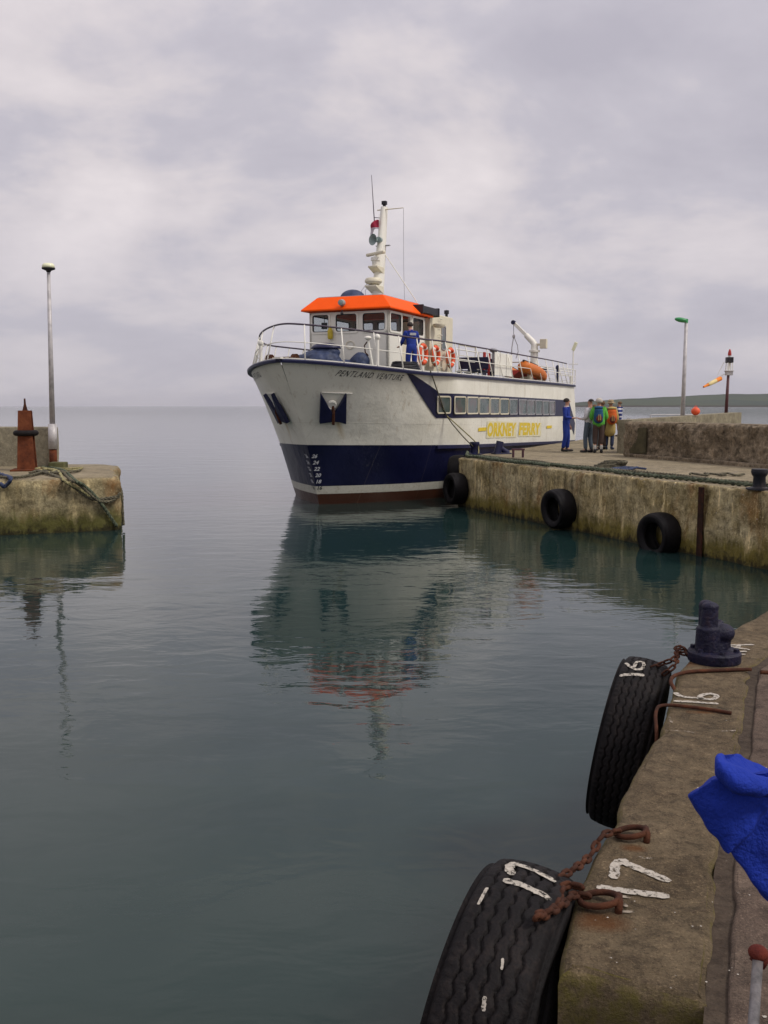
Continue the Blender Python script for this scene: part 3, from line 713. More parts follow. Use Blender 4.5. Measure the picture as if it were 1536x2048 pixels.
# gunwale moulding
def sweep(pts, prof, up=Vector((0, 0, 1))):
    mb = MB(); vs = []; m = len(pts); k = len(prof)
    for i, p in enumerate(pts):
        d = (pts[min(i + 1, m - 1)] - pts[max(i - 1, 0)]); d.z = 0; d.normalize(); n = Vector((d.y, -d.x, 0))
        for a, b in prof: vs.append(p + n * a + Vector((0, 0, b)))
    fs = [(i * k + j, i * k + (j + 1) % k, (i + 1) * k + (j + 1) % k, (i + 1) * k + j) for i in range(m - 1) for j in range(k)]
    fs += [tuple(range(k)), tuple(range((m - 1) * k, m * k))]
    return mb.add(vs, fs)
gp = edgepath(0.0, 0.0)
# path runs port stern -> bow -> starboard stern, outward is to the right of travel? make it symmetric
sweep(gp, [(-0.075, -0.085), (0.075, -0.085), (0.085, -0.02), (0.05, 0.015), (-0.05, 0.015), (-0.085, -0.02)]).build('gunwale', M['navy'], ferry, auto=45)
sweep(edgepath(0.09, 0.035), [(-0.03, -0.03), (0.03, -0.03), (0.03, 0.02), (-0.03, 0.02)]).build('toe_rail', M['white'], ferry)
# rubbing strake at the navy line, both sides
for s in (1, -1):
    pts = []
    for i in range(80):
        a = 2.6 + 18.3 * i / 79; z = 1.80 - 0.024 * a - 0.06
        pts.append(onh(a, z, 0.0, s))
    sweep(pts, [(-0.07, -0.06), (0.07, -0.06), (0.07, 0.06), (-0.07, 0.06)]).build('rubbing_strake', M['navy'], ferry, bevel=0.01)
# painted window band with its bow wedge, following the plating
tip = HP(807, 737); wl = HP(870, 836); wu = HP(876, 783)
def band(s):
    mb = MB(); rows = []
    A1 = 18.3; A2 = 20.75
    n = 110
    for i in range(n + 1):
        a = tip.y + (A2 - tip.y) * i / n
        if a < wu.y: zt = tip.z + (wu.z - tip.z) * (a - tip.y) / (wu.y - tip.y) 
        else: zt = min(3.34, wu.z) + (3.22 - min(3.34, wu.z)) * min(1, (a - wu.y) / 15)
        if a < wl.y: zb = tip.z + (wl.z - tip.z) * (a - tip.y) / (wl.y - tip.y)
        else: zb = wl.z + (2.50 - wl.z) * min(1, (a - wl.y) / 15)
        if a > A1:
            q = (a - A1) / (A2 - A1); zb = 2.50 - 0.95 * q; zt = 3.22 - 1.1 * max(0, (q - 0.12) / 0.88)
        zt = min(zt, zd(a) - 0.09)
        if zt - zb < 0.004: zt = zb + 0.004
        rows.append([onh(a, zb + (zt - zb) * k / 6, 0.012, s) for k in range(7)])
    vs = [p for r in rows for p in r]
    mb.add(vs, [(i * 7 + k, i * 7 + k + 1, (i + 1) * 7 + k + 1, (i + 1) * 7 + k) for i in range(n) for k in range(6)])
    return mb
for s in (1, -1): band(s).build('window_band', M['navy'], ferry, smooth=True)
# saloon windows
WX = [(871.5, 900), (906, 929.5), (933, 955), (957, 977.5), (979, 997.5), (999, 1016.5), (1018, 1034), (1036.5, 1052), (1053, 1069), (1070, 1083.5), (1084.5, 1097), (1098, 1109)]
for s in (1, -1):
    for i, (x0, x1) in enumerate(WX):
        a0 = HP(x0, 810).y; a1 = HP(x1, 810).y; ac = (a0 + a1) / 2
        q = i / 11; zt = 3.27 - 0.10 * q; zb = 2.71 - 0.15 * q; zc = (zt + zb) / 2; w_, h_ = (a1 - a0), zt - zb
        base = onh(ac, zc, 0.0, s); nn = hn(ac, zc, s); ta = (onh(ac + 0.2, zc, 0, s) - onh(ac - 0.2, zc, 0, s)).normalized(); tz = (onh(ac, zc + 0.2, 0, s) - onh(ac, zc - 0.2, 0, s)).normalized()
        if s > 0:
            def scx(p): q = s2w(p); return q.x / q.y
            dz_ = scx(base + tz * 0.1) - scx(base - tz * 0.1); da_ = scx(base + ta * 0.1) - scx(base - ta * 0.1); sk = dz_ / da_
        tz = tz - ta * sk
        def pl(u, v, o): return base + ta * u + tz * v + nn * o
        ou = rrect(w_, h_, 0.08); inn = rrect(w_ - 0.085, h_ - 0.085, 0.05)
        fr = MB().ring([pl(u, v, 0.014) for u, v in ou], [pl(u, v, 0.014) for u, v in inn], nn * 0.025).build('window', M['grey'] if i > 5 else M['cream'], ferry)
        MB().prism([pl(u, v, 0.012) for u, v in rrect(w_ - 0.08, h_ - 0.08, 0.05)], nn * 0.012).build('pane', M['cabin'], fr)
# hull lettering
def hulltext(txt, P0, P1, h, s, mat, name, bold=0.0, shear=0.0, off=0.006, spacing=1.05, wob=0.0):
    """P0, P1: ship points at the start and end of the line of writing (its middle height)"""
    v, f = textmesh(txt, 1.0, shear, spacing, bold)
    x0 = min(p.x for p in v); x1 = max(p.x for p in v); y0 = min(p.y for p in v); y1 = max(p.y for p in v)
    out = []
    for p in v:
        u = (p.x - x0) / (x1 - x0); q = (p.y - y0) / (y1 - y0) - 0.5
        a = P0.y + (P1.y - P0.y) * u; z = P0.z + (P1.z - P0.z) * u + q * h
        out.append(onh(a, z, off, s))
    MB().add(out, f).build(name, mat, ferry)
n0 = HP(674, 745.5); n1_ = HP(806, 755.5)
# spread evenly along the plating: reparametrise by arc length
def arctext(txt, a0, z0, a1, z1, h, s, mat, name, **k):
    v, f = textmesh(txt, 1.0, k.get('shear', 0.0), k.get('spacing', 1.1), k.get('bold', 0.0))
    x0 = min(p.x for p in v); x1 = max(p.x for p in v); y0 = min(p.y for p in v); y1 = max(p.y for p in v)
    tab = []; acc = 0; pr = None
    for i in range(201):
        q = i / 200; a = a0 + (a1 - a0) * q; p = onh(a, z0 + (z1 - z0) * q, 0, 1)
        if pr is not None: acc += (p - pr).length
        tab.append((acc, a)); pr = p
    def atarc(u):
        t = u * acc
        for i in range(1, 201):
            if tab[i][0] >= t: 
                q = (t - tab[i - 1][0]) / (tab[i][0] - tab[i - 1][0]); return tab[i - 1][1] + (tab[i][1] - tab[i - 1][1]) * q
        return tab[-1][1]
    out = []
    for p in v:
        u = (p.x - x0) / (x1 - x0); 
        if s < 0: u = 1 - u
        a = atarc(u); z = z0 + (z1 - z0) * (a - a0) / (a1 - a0) + ((p.y - y0) / (y1 - y0) - 0.5) * h
        out.append(onh(a, z, 0.014, s))
    MB().add(out, f).build(name, mat, ferry)
n2_ = HP(746, 750.5); n3_ = HP(754, 751.5)
for s in (1, -1):
    arctext("PENTLAND", n0.y, n0.z, n2_.y, n2_.z, 0.155, s, M['letter'], 'ship_name', shear=0.22, spacing=1.25)
    arctext("VENTURE", n3_.y, n3_.z, n1_.y, n1_.z, 0.155, s, M['letter'], 'ship_name', shear=0.22, spacing=1.25)
# faded ferry lettering, painted in blocks with wear
m, t, b = newmat('faded_yellow'); tcn = N(t, 'ShaderNodeTexCoord'); mp = N(t, 'ShaderNodeMapping'); mp.inputs['Scale'].default_value = (1, 5.5, 0.8); L(t, tcn.outputs['Object'], mp.inputs[0])
nn_ = N(t, 'ShaderNodeTexNoise', _Scale=4.0, _Detail=5.0, _Roughness=0.7); L(t, mp.outputs[0], nn_.inputs['Vector'])
L(t, mixc(t, ramp(t, nn_.outputs[0], [(0.5, 0.0), (0.66, 1.0)]), (0.70, 0.50, 0.004), (0.68, 0.58, 0.16)), b.inputs['Base Color']); b.inputs['Roughness'].default_value = 0.6; M['fady'] = m
m2, t2, b2 = newmat('faded_yellow_ground'); n9 = N(t2, 'ShaderNodeTexNoise', _Scale=9.0, _Detail=5.0); tc9 = N(t2, 'ShaderNodeTexCoord'); L(t2, tc9.outputs['Object'], n9.inputs['Vector'])
L(t2, mixc(t2, ramp(t2, n9.outputs[0], [(0.4, 0.0), (0.6, 1.0)]), (0.72, 0.66, 0.38), (0.74, 0.71, 0.56)), b2.inputs['Base Color']); M['fadb'] = m2
f0 = HP(974, 859); f1 = HP(1042 - 8, 859); f2 = HP(1038, 858); f3 = HP(1080, 857.5)
hulltext("ORKNEY", Vector((0, f0.y, f0.z)), Vector((0, HP(1031, 859).y, HP(1031, 859).z)), 0.50, 1, M['fady'], 'ferry_lettering', bold=0.05, spacing=1.05, off=0.012)
hulltext("FERRY", Vector((0, f2.y, f2.z)), Vector((0, f3.y, f3.z)), 0.48, 1, M['fady'], 'ferry_lettering', bold=0.05, spacing=1.05, off=0.012)
for (x0, x1, y) in ((956, 972, 860), (1093, 1103, 855)):
    a0 = HP(x0, y); a1 = HP(x1, y); k = 6
    vs = []
    for i in range(k + 1):
        a = a0.y + (a1.y - a0.y) * i / k
        for z in (a0.z - 0.045, a0.z + 0.075): vs.append(onh(a, z, 0.014, 1))
    MB().add(vs, [(2 * i, 2 * i + 1, 2 * i + 3, 2 * i + 2) for i in range(k)]).build('painted_dash', M['fady'], ferry)
for (x0, x1, yb, yt) in ((973, 1033, 876, 842), (1037, 1082, 873, 844)):
    a0 = HP(x0, 860).y; a1 = HP(x1, 860).y; zb_ = HP(x0, yb).z; zt_ = HP(x0, yt).z; k = 12; vs = []
    for i in range(k + 1):
        a = a0 + (a1 - a0) * i / k
        for z in (zb_ - 0.09 * i / k, zt_ - 0.09 * i / k): vs.append(onh(a, z, 0.010, 1))
    MB().add(vs, [(2 * i, 2 * i + 1, 2 * i + 3, 2 * i + 2) for i in range(k)]).build('painted_ground', M['fadb'], ferry)
# draught marks on both bows
def mark_text(txt, a, z, h, s):
    v, f = textmesh(txt, 1.0, -0.1, 1.0, 0.03)
    x0 = min(p.x for p in v); y0 = min(p.y for p in v); y1 = max(p.y for p in v); sc = h / (y1 - y0)
    q0 = hn(a, z, 1); da = 1.0 / max(0.45, math.hypot(1, (hb(a + .05, z) - hb(a - .05, z)) / 0.1))
    wd = (max(p.x for p in v) - x0) * sc * da
    out = [onh((a + (p.x - x0) * sc * da) if s > 0 else (a + wd - (p.x - x0) * sc * da), z + ((p.y - y0) / (y1 - y0) - 0.5) * h, 0.02, s) for p in v]
    MB().add(out, f).build('draught_mark', M['wletter'] if z > 0.55 else M['letter'], ferry)
for i, tx in enumerate(["26", "24", "22", "20", "18", "16"]):
    p = HP(624 + i * 2.2, 912 + 12.7 * i)
    for s in (1, -1): mark_text(tx, p.y + (0.0 if s > 0 else 0.02), p.z, 0.115, s)
# anchors stowed in their pockets
def anchor(s):
    def H(x, y, o): p = HP(x, y); return onh(p.y, p.z, o, s)
    n = hn(AP.y, AP.z, s)
    mb = MB()
    for poly in ([(640, 782), (644, 788), (657, 812), (663, 822), (664, 838), (651, 840), (637.5, 842)], [(691, 783), (688, 787), (673, 814), (665, 824), (664, 838), (677, 839), (690, 843)]):
        P = [H(x, y, 0.05) for x, y in poly]; mb.prism(P, n * 0.12)
    r = mb.build('anchor', M['navy'], ferry, bevel=0.012)
    sh = MB().tube([H(665, 808, 0.02), H(665, 820, 0.16), H(664, 842, 0.2)], 0.045, 8).build('shank', M['rust'], r)
    c = H(663, 808, 0.03); t1 = Vector((0, 0, 1)); t1 = (t1 - n * t1.dot(n)).normalized(); t2 = n.cross(t1)
    Mx = Matrix((t1, t2, n)).transposed()
    MB().lathe([(0.09, 0.0), (0.15, 0.0), (0.15, 0.05), (0.11, 0.07), (0.09, 0.05)], c, 16, Mx).build('hawse_pipe', M['white'], ferry, auto=40)
    MB().tube([H(644, 784, 0.03), H(668, 784.5, 0.04), H(704, 786, 0.03)], 0.018, 6).build('pocket_lip', M['white'], ferry)
anchor(1); anchor(-1)
# ---- railings: a handrail set in from the gunwale, leaning stanchions, one mid rail
def railpt(a, s, h, ins): 
    return dedge(a, s, 0.06 + ins * h, h)
RA1 = 19.6
def rz(a): return 1.0 + 0.02 * (a < 0)
A_ = [-2.2 + (RA1 + 2.2) * (i / 70) ** 1.6 for i in range(71)]
def rail(h, r, mat, name, a1=RA1, a0s=RA1):
    pts = [railpt(a, 1, h, 0.24) for a in A_ if a <= a1][::-1] + [railpt(a, -1, h, 0.24) for a in A_ if a <= a0s][1:]
    # soften the nose
    for _ in range(3):
        q = pts[:]
        for i in range(1, len(pts) - 1):
            if pts[i].y < 1.5: q[i] = (pts[i - 1] + pts[i] * 2 + pts[i + 1]) / 4
        pts = q
    MB().tube(pts, r, 8).build(name, M[mat], ferry, smooth=True)
rail(1.0, 0.026, 'railblue', 'handrail')
rail(0.50, 0.014, 'white', 'mid_rail')
stp = []
for x in (602, 651):  pass
for s in (1, -1):
    for a in ([-1.95, -1.2, -0.35, 0.45, 1.15, 1.85, 2.7, 3.6, 4.6, 5.7, 6.9, 8.1, 9.4, 10.8, 12.2, 13.6, 15.0, 16.3, 17.5, 18.6, 19.55]):
        th = 0.022 if a < 3 else 0.020
        MB().cyl(railpt(a, s, 0.0, 0.24), railpt(a, s, 0.99, 0.24), th, th * 0.9, 8).build('stanchion', M['white'] if s > 0 or a < 4 else M['cream'], ferry, smooth=True)
# capped posts on the rail: bow fairlead post and the port-side lamp post
for (x, y0, y1, nm) in ((511, 685, 722, 1), (763, 674, 726, 0)):
    p = HP(x, y1); a = p.y; s = 1 if p.x > 0 else -1
    q = dedge(a, s, 0.10, 0.0); top = SB(x, y0, q.x)
    hgt = max(0.5, min(0.85, top.z - q.z))
    mb = MB().cyl(q, q + Vector((0, 0, hgt)), 0.05, 0.05, 12); mb.ell(q + Vector((0, 0, hgt)), (0.085, 0.085, 0.09), 12, 8)
    mb.build('bollard_post', M['white'], ferry, auto=40)
# ---- wheelhouse
WA0, WA1, WB, WZ0, WZ1 = 2.05, 5.15, 1.38, 3.75, 5.9
def wallq(mb, o, u, v, n, W_, H_, ops, th=0.08):
    """flat wall with true openings: o corner, u along, v up, n outward"""
    xs = sorted({0, W_} | {q for op in ops for q in (op[0], op[2])}); ys = sorted({0, H_} | {q for op in ops for q in (op[1], op[3])})
    def P(a, b, d): return o + u * a + v * b - n * d
    for i in range(len(xs) - 1):
        for j in range(len(ys) - 1):
            cx, cy = (xs[i] + xs[i + 1]) / 2, (ys[j] + ys[j + 1]) / 2
            if any(op[0] < cx < op[2] and op[1] < cy < op[3] for op in ops): continue
            for d in (0, th): mb.add([P(xs[i], ys[j], d), P(xs[i + 1], ys[j], d), P(xs[i + 1], ys[j + 1], d), P(xs[i], ys[j + 1], d)], [(0, 1, 2, 3)])
    for (a, b, c, d_) in ops + [(0, 0, W_, H_)]:
        for (p, q) in (((a, b), (c, b)), ((c, b), (c, d_)), ((c, d_), (a, d_)), ((a, d_), (a, b))):
            mb.add([P(*p, 0), P(*q, 0), P(*q, th), P(*p, th)], [(0, 1, 2, 3)])
def bz(x, y, a=WA0): p = SA(x, y, a); return p.x, p.z
fw = []
for (x0, y0, x1, y1) in ((620.5, 631, 658, 668), (671, 627.5, 714, 663.5), (725, 626, 776, 664)):
    b0, zt = bz(x0, (y0 + y0) / 2); b1, _ = bz(x1, y0); _, zb = bz((x0 + x1) / 2, y1); _, zt = bz((x0 + x1) / 2, y0)
    fw.append((b0 + WB, zb - WZ0, b1 + WB, zt - WZ0))
fw[0] = (0.10, fw[1][1], fw[0][2], fw[1][3]); fw[2] = (fw[2][0], fw[1][1], 2 * WB - 0.10, fw[1][3])
mb = MB(); U = Vector
wins = []
H_ = WZ1 - WZ0; LW = WA1 - WA0
front = (U((-WB, WA0, WZ0)), U((1, 0, 0)), U((0, 0, 1)), U((0, -1, 0)), 2 * WB, fw)
zb, zt = fw[1][1], fw[1][3]
sidew = [(0.12, zb, 1.0, zt), (1.95, zb, 2.9, zt)]
doorop = (1.12, 0.15, 1.80, zt)
portw = (U((WB, WA0, WZ0)), U((0, 1, 0)), U((0, 0, 1)), U((1, 0, 0)), LW, sidew + [doorop])
stbw = (U((-WB, WA0, WZ0)), U((0, 1, 0)), U((0, 0, 1)), U((-1, 0, 0)), LW, [(0.15, zb, 1.35, zt), (1.6, zb, 2.9, zt)])
rearw = (U((-WB, WA1, WZ0)), U((1, 0, 0)), U((0, 0, 1)), U((0, 1, 0)), 2 * WB, [(0.15, zb, 0.85, zt), (1.0, zb, 1.75, zt), (1.9, zb, 2.6, zt)])
WALLS = (front, portw, stbw, rearw)
for w_ in WALLS: wallq(mb, w_[0], w_[1], w_[2], w_[3], w_[4], H_, w_[5])
wh = mb.build('wheelhouse', M['white'], ferry)
for wi, w_ in enumerate(WALLS):
    o_, u_, v_, n_, W_, ops = w_
    for op in ops:
        cx, cy = (op[0] + op[2]) / 2, (op[1] + op[3]) / 2; ww, hh = op[2] - op[0], op[3] - op[1]
        c = o_ + u_ * cx + v_ * cy
        if op is doorop:
            d = MB().prism([c + u_ * a + v_ * b - n_ * 0.05 for a, b in ((-ww / 2, -hh / 2), (ww / 2, -hh / 2), (ww / 2, 0.05), (-ww / 2, 0.05))], n_ * 0.03).build('door', M['cream'], ferry)
            MB().ell(c + u_ * (ww / 2 - 0.1) - v_ * 0.2 + n_ * 0.0, (0.03, 0.03, 0.03), 8, 6).build('handle', M['galv'], d)
            continue
        pl = lambda a, b, d: c + u_ * a + v_ * b + n_ * d
        fr = MB().ring([pl(a, b, 0.003) for a, b in rrect(ww + 0.10, hh + 0.10, 0.10)], [pl(a, b, 0.003) for a, b in rrect(ww - 0.02, hh - 0.02, 0.08)], n_ * 0.022).build('window', M['white'], ferry)
        gk = MB().ring([pl(a, b, -0.028) for a, b in rrect(ww - 0.004, hh - 0.004, 0.07)], [pl(a, b, -0.028) for a, b in rrect(ww - 0.07, hh - 0.07, 0.06)], n_ * 0.026).build('seal', M['black'], fr)
        MB().prism([pl(a, b, -0.038) for a, b in rrect(ww - 0.03, hh - 0.03, 0.06)], n_ * 0.008).build('pane', M['glass'], fr)
# wheelhouse roof: sloping orange fascia and flat top
EA0, EA1, EB, EZ = 1.80, 5.45, 1.56, 5.93
lowp = [U((-EB, EA0, EZ)), U((EB, EA0, EZ)), U((EB, EA1, EZ)), U((-EB, EA1, EZ))]
topp = [U((-1.15, 2.15, 6.38)), U((1.15, 2.15, 6.38)), U((1.15, 5.2, 6.38)), U((-1.15, 5.2, 6.38))]
mb = MB(); lip = [p + U((0, 0, 0.05)) for p in lowp]
mb.add(lowp + lip + topp, [(3, 2, 1, 0), (8, 9, 10, 11)] + [(i, (i + 1) % 4, 4 + (i + 1) % 4, 4 + i) for i in range(4)] + [(4 + i, 4 + (i + 1) % 4, 8 + (i + 1) % 4, 8 + i) for i in range(4)])
roof = mb.build('roof', M['orange'], ferry, bevel=0.012)
MB().box((0, 3.675, 6.385), (2.24, 2.99, 0.03)).build('roof_bounce_cover', M['grey'], ferry, bevel=0.005)  # unseen grey cover, added to keep the roof's orange bounce off the mast
# console, wheel and chairs seen through the glass
MB().box((0, 2.45, 4.35), (2.3, 0.5, 1.2)).build('console', M['black'], ferry, bevel=0.02)
for bx in (-0.5, 0.55):
    MB().box((bx, 3.5, 4.7), (0.4, 0.10, 0.8)).box((bx, 3.25, 4.3), (0.5, 0.5, 0.1)).cyl((bx, 3.25, 3.75), (bx, 3.25, 4.27), 0.04).build('helm_chair', M['black'], ferry, bevel=0.02)

mb = MB(); mb.box((-0.95, 2.25, 5.5), (0.16, 0.1, 0.2)); mb.cyl((-0.95, 2.25, 5.8), (-0.95, 2.25, 5.4), 0.012, n=6); mb.build('radio', M['black'], ferry)
# fittings on the front
c = SA(688, 603, 1.95)
mb = MB(); Mf = Matrix.Rotation(R(90), 3, 'X'); mb.lathe([(0.0, 0.0), (0.10, 0.0), (0.11, 0.05), (0.09, 0.16), (0.0, 0.18)], (c.x, 1.86, 6.15), 16, Mf); mb.build('searchlight', M['greygreen'], ferry, auto=40)
MB().ell((c.x, 1.80, 5.82), (0.05, 0.05, 0.06), 10, 6).cyl((c.x, 1.80, 5.85), (c.x, 1.82, 5.95), 0.015, n=6).build('horn', M['black'], ferry, smooth=True)
p = SA(661, 668, 1.98); MB().lathe([(0.0, -0.17), (0.07, -0.16), (0.085, -0.12), (0.085, 0.10), (0.05, 0.16), (0.03, 0.22), (0.0, 0.22)], (p.x, 1.96, p.z), 12).build('fire_extinguisher', M['yellow'], ferry, auto=50)
p = SA(699, 690, 1.99); MB().tube([U((p.x + 0.14 * math.cos(t * 0.4), 2.03, p.z + 0.12 * math.sin(t * 0.4))) for t in range(16)], 0.012, 6, closed=True).build('hoop', M['cream'], ferry)
# dome on the roof
p = SB(706, 593, -0.2); MB().ell((-0.25, 2.9, 6.38), (0.42, 0.42, 0.30), 20, 8, lo=0).build('dome', M['tarp'], ferry, auto=60)
# ---- casing behind the wheelhouse
cx0, cx1, ca0, ca1 = 0.35, 1.38, 5.6, 7.9
MB().box(((cx0 + cx1) / 2, (ca0 + ca1) / 2, 4.95), (cx1 - cx0, ca1 - ca0, 2.36)).build('casing', M['cream'], ferry, bevel=0.03)
p0 = SB(884, 655, 1.4)
mb = MB(); mb.ring([U((1.385, 6.9 + a, 5.35 + b)) for a, b in rrect(0.42, 0.85, 0.08)], [U((1.385, 6.9 + a, 5.35 + b)) for a, b in rrect(0.34, 0.77, 0.06)], (0.025, 0, 0)); fr = mb.build('window', M['grey'], ferry)
MB().prism([U((1.383, 6.9 + a, 5.35 + b)) for a, b in rrect(0.35, 0.78, 0.06)], (0.012, 0, 0)).build('pane', M['cabin'], fr)
mb = MB()
for k in range(7): mb.tube([U((1.38, 6.35, 4.3 + k * 0.28)), U((1.46, 6.35, 4.3 + k * 0.28)), U((1.46, 6.6, 4.3 + k * 0.28)), U((1.38, 6.6, 4.3 + k * 0.28))], 0.012, 6)
mb.build('ladder', M['white'], ferry)
MB().lathe([(0.0, -0.12), (0.16, -0.12), (0.21, -0.05), (0.21, 0.0), (0.0, 0.02)], (1.62, 5.85, 5.75), 16).cyl((1.4, 5.85, 5.72), (1.6, 5.85, 5.72), 0.03, n=6).build('vent', M['cream'], ferry, auto=40)
MB().lathe([(0.05, 0.0), (0.05, 0.12), (0.09, 0.14), (0.09, 0.26), (0.0, 0.28)], (1.2, 7.7, 6.13), 12).build('vent', M['black'], ferry, auto=40)
# black loudspeaker-like locker on the roof's aft port corner
q0 = SB(835, 617, 1.45); q1 = SB(869, 627, 1.45)
mb = MB(); cc = (q0 + q1) / 2; mb.box(cc, (0.35, abs(q1.y - q0.y) * 0.95, 0.24)); mb.box((cc.x, cc.y, cc.z - 0.17), (0.1, 0.1, 0.12)); mb.box((cc.x, q0.y + 0.05, cc.z), (0.40, 0.09, 0.30)); mb.box((cc.x, q1.y - 0.05, cc.z), (0.40, 0.09, 0.30)); mb.build('roof_locker', M['black'], ferry, bevel=0.02)
# ---- mast, its platforms, horn, aerials
mb = MB(); m0, m1 = U((0, 4.25, 6.36)), U((0, 4.85, 9.6))
n_ = 16; vs = []
for p, r in ((m0, 0.23), (m0.lerp(m1, 0.45), 0.19), (m1, 0.13)):
    for k in range(n_): t_ = 2 * math.pi * k / n_; vs.append(p + U((r * 0.85 * math.cos(t_), r * 1.2 * math.sin(t_), 0)))
mb.add(vs, [(i * n_ + k, i * n_ + (k + 1) % n_, (i + 1) * n_ + (k + 1) % n_, (i + 1) * n_ + k) for i in range(2) for k in range(n_)] + [tuple(range(2 * n_, 3 * n_))])
mast = mb.build('mast', M['white'], ferry, auto=50)
def mp_(h): return m0 + (m1 - m0) * ((h - m0.z) / (m1.z - m0.z))
def pixz(y, a=4.3): return SA(750, y, a).z
for (y, wd, ln) in ((577, 0.42, 0.52), (537, 0.34, 0.46)):
    z = pixz(y, 3.9); c = mp_(z)
    MB().add([(-wd / 2, c.y - ln - 0.1, z + 0.1), (wd / 2, c.y - ln - 0.1, z + 0.1), (wd / 2, c.y, z + 0.1), (-wd / 2, c.y, z + 0.1), (-wd / 2, c.y - ln - 0.1, z + 0.05), (wd / 2, c.y - ln - 0.1, z + 0.05), (wd / 2, c.y, z - 0.14), (-wd / 2, c.y, z - 0.14)],
             [(0, 1, 2, 3), (7, 6, 5, 4), (0, 4, 5, 1), (1, 5, 6, 2), (2, 6, 7, 3), (3, 7, 4, 0)]).build('radar_platform', M['cream'], mast, bevel=0.01)
z = pixz(562, 3.9); c = mp_(z)
MB().lathe([(0.0, -0.10), (0.22, -0.09), (0.29, -0.02), (0.29, 0.03), (0.24, 0.10), (0.0, 0.13)], (0, c.y - 0.42, z), 24).cyl((0, c.y - 0.42, z - 0.2), (0, c.y - 0.42, z - 0.08), 0.08, n=12).build('radar_dome', M['cream'], mast, auto=40)
z = pixz(516, 3.9); c = mp_(z)
mb = MB().lathe([(0.11, -0.24), (0.13, -0.06), (0.16, -0.05), (0.16, 0.05), (0.08, 0.07), (0.05, 0.14)], (0, c.y - 0.38, z), 16)
mb.build('radar_pedestal', M['white'], mast, auto=40)
mb = MB(); mb.box((0, c.y - 0.38, z + 0.18), (0.12, 0.95, 0.10), rz=R(62)); mb.build('radar_scanner', M['cream'], mast, bevel=0.03)
z = pixz(480, 4.2); c = mp_(z)
Mh = Matrix.Rotation(R(90), 3, 'X') 
mb = MB().lathe([(0.05, -0.02), (0.05, 0.14), (0.08, 0.22), (0.13, 0.30), (0.19, 0.36), (0.175, 0.355), (0.10, 0.28), (0.03, 0.18), (0.0, 0.18)], (0, c.y - 0.1, z + 0.02), 20, Matrix.Rotation(R(-22), 3, 'Z') @ Mh)
mb.lathe([(0.0, 0), (0.10, 0.0), (0.10, 0.16), (0.0, 0.16)], (0.0, c.y - 0.12, z + 0.03), 14, Mh); mb.build('loudhailer', M['greygreen'], mast, auto=50)
mb = MB(); mb.box((0.05, c.y, z - 0.13), (0.5, 0.10, 0.03)); mb.build('bracket', M['grey'], mast)
mb = MB(); mb.cyl(m1 + U((0, 0, -0.02)), m1 + U((0, 0, 0.10)), 0.06, 0.05, 10); mb.box(m1 + U((0.0, 0, 0.14)), (0.16, 0.14, 0.12)); mb.build('masthead_lamp', M['black'], mast, bevel=0.01)
y1 = SA(807, 422, 4.8); z = pixz(422, 4.8)
MB().cyl((-0.2, 4.72, z), (y1.x, 4.8, z + 0.02), 0.022, 0.014, 8).build('yardarm', M['cream'], mast)
MB().tube([(y1.x, 4.8, z), (y1.x - 0.01, 4.85, 7.6), (y1.x - 0.02, 5.0, 5.9)], 0.007, 5).build('halyard', M['grey'], mast)
s1_ = SB(835, 606, 1.3); MB().tube([mp_(pixz(498, 4.6)), s1_], 0.018, 6).build('stay', M['white'], mast)
aa = SA(749, 432, 4.55); ab = SA(743, 350, 4.55)
MB().cyl(aa - U((0, 0, 0.25)), ab, 0.020, 0.008, 6).cyl(aa - U((0, 0, 0.05)), mp_(aa.z - 0.05), 0.012, n=6).build('whip_aerial', M['railblue'], mast)
for zz_, bx in ((6.5, -0.28), (6.45, -0.42)): MB().tube([U((bx, 4.0, 6.38)), U((bx + 0.03, 3.85, 6.75)), U((bx + 0.2, 4.1, 7.1))], 0.008, 5).build('cable', M['grey'], mast)
# flag
def flag(px, w_, h_, label):
    r = thing('flag', label, 'flag', s2w(px), -T)
    mb = MB(); n = 14; vs = []
    for i in range(n + 1):
        for j in range(9):
            u, v = i / n, j / 8
            vs.append((-u * w_, 0.07 * math.sin(u * 7 + v * 2.2) * (0.3 + u) , -v * h_ - 0.10 * u + 0.05 * math.sin(u * 5)))
    mb.add(vs, [(i * 9 + j, i * 9 + j + 1, (i + 1) * 9 + j + 1, (i + 1) * 9 + j) for i in range(n) for j in range(8)])
    m, t, b = newmat('ensign_cloth'); g = N(t, 'ShaderNodeTexCoord'); sp = N(t, 'ShaderNodeSeparateXYZ'); L(t, g.outputs['Object'], sp.inputs[0])
    c = mixc(t, mth(t, 'LESS_THAN', sp.outputs[2], -h_ * 0.8), (0.33, 0.02, 0.05), (0.60, 0.55, 0.60)); L(t, c, b.inputs['Base Color']); b.inputs['Roughness'].default_value = 0.9
    o = mb.build('cloth', m, r, smooth=True); sm = o.modifiers.new('solid', 'SOLIDIFY'); sm.thickness = 0.008
    MB().cyl((0.005, 0, 0.2), (0.005, 0, -h_ - 0.1), 0.006, n=6).build('halyard', M['white'], r)
fp = SA(758, 440, 4.5); flag(U((fp.x, 4.5, fp.z)), 0.34, 0.30, 'small red and white flag flying below the whip aerial on the ferry mast')
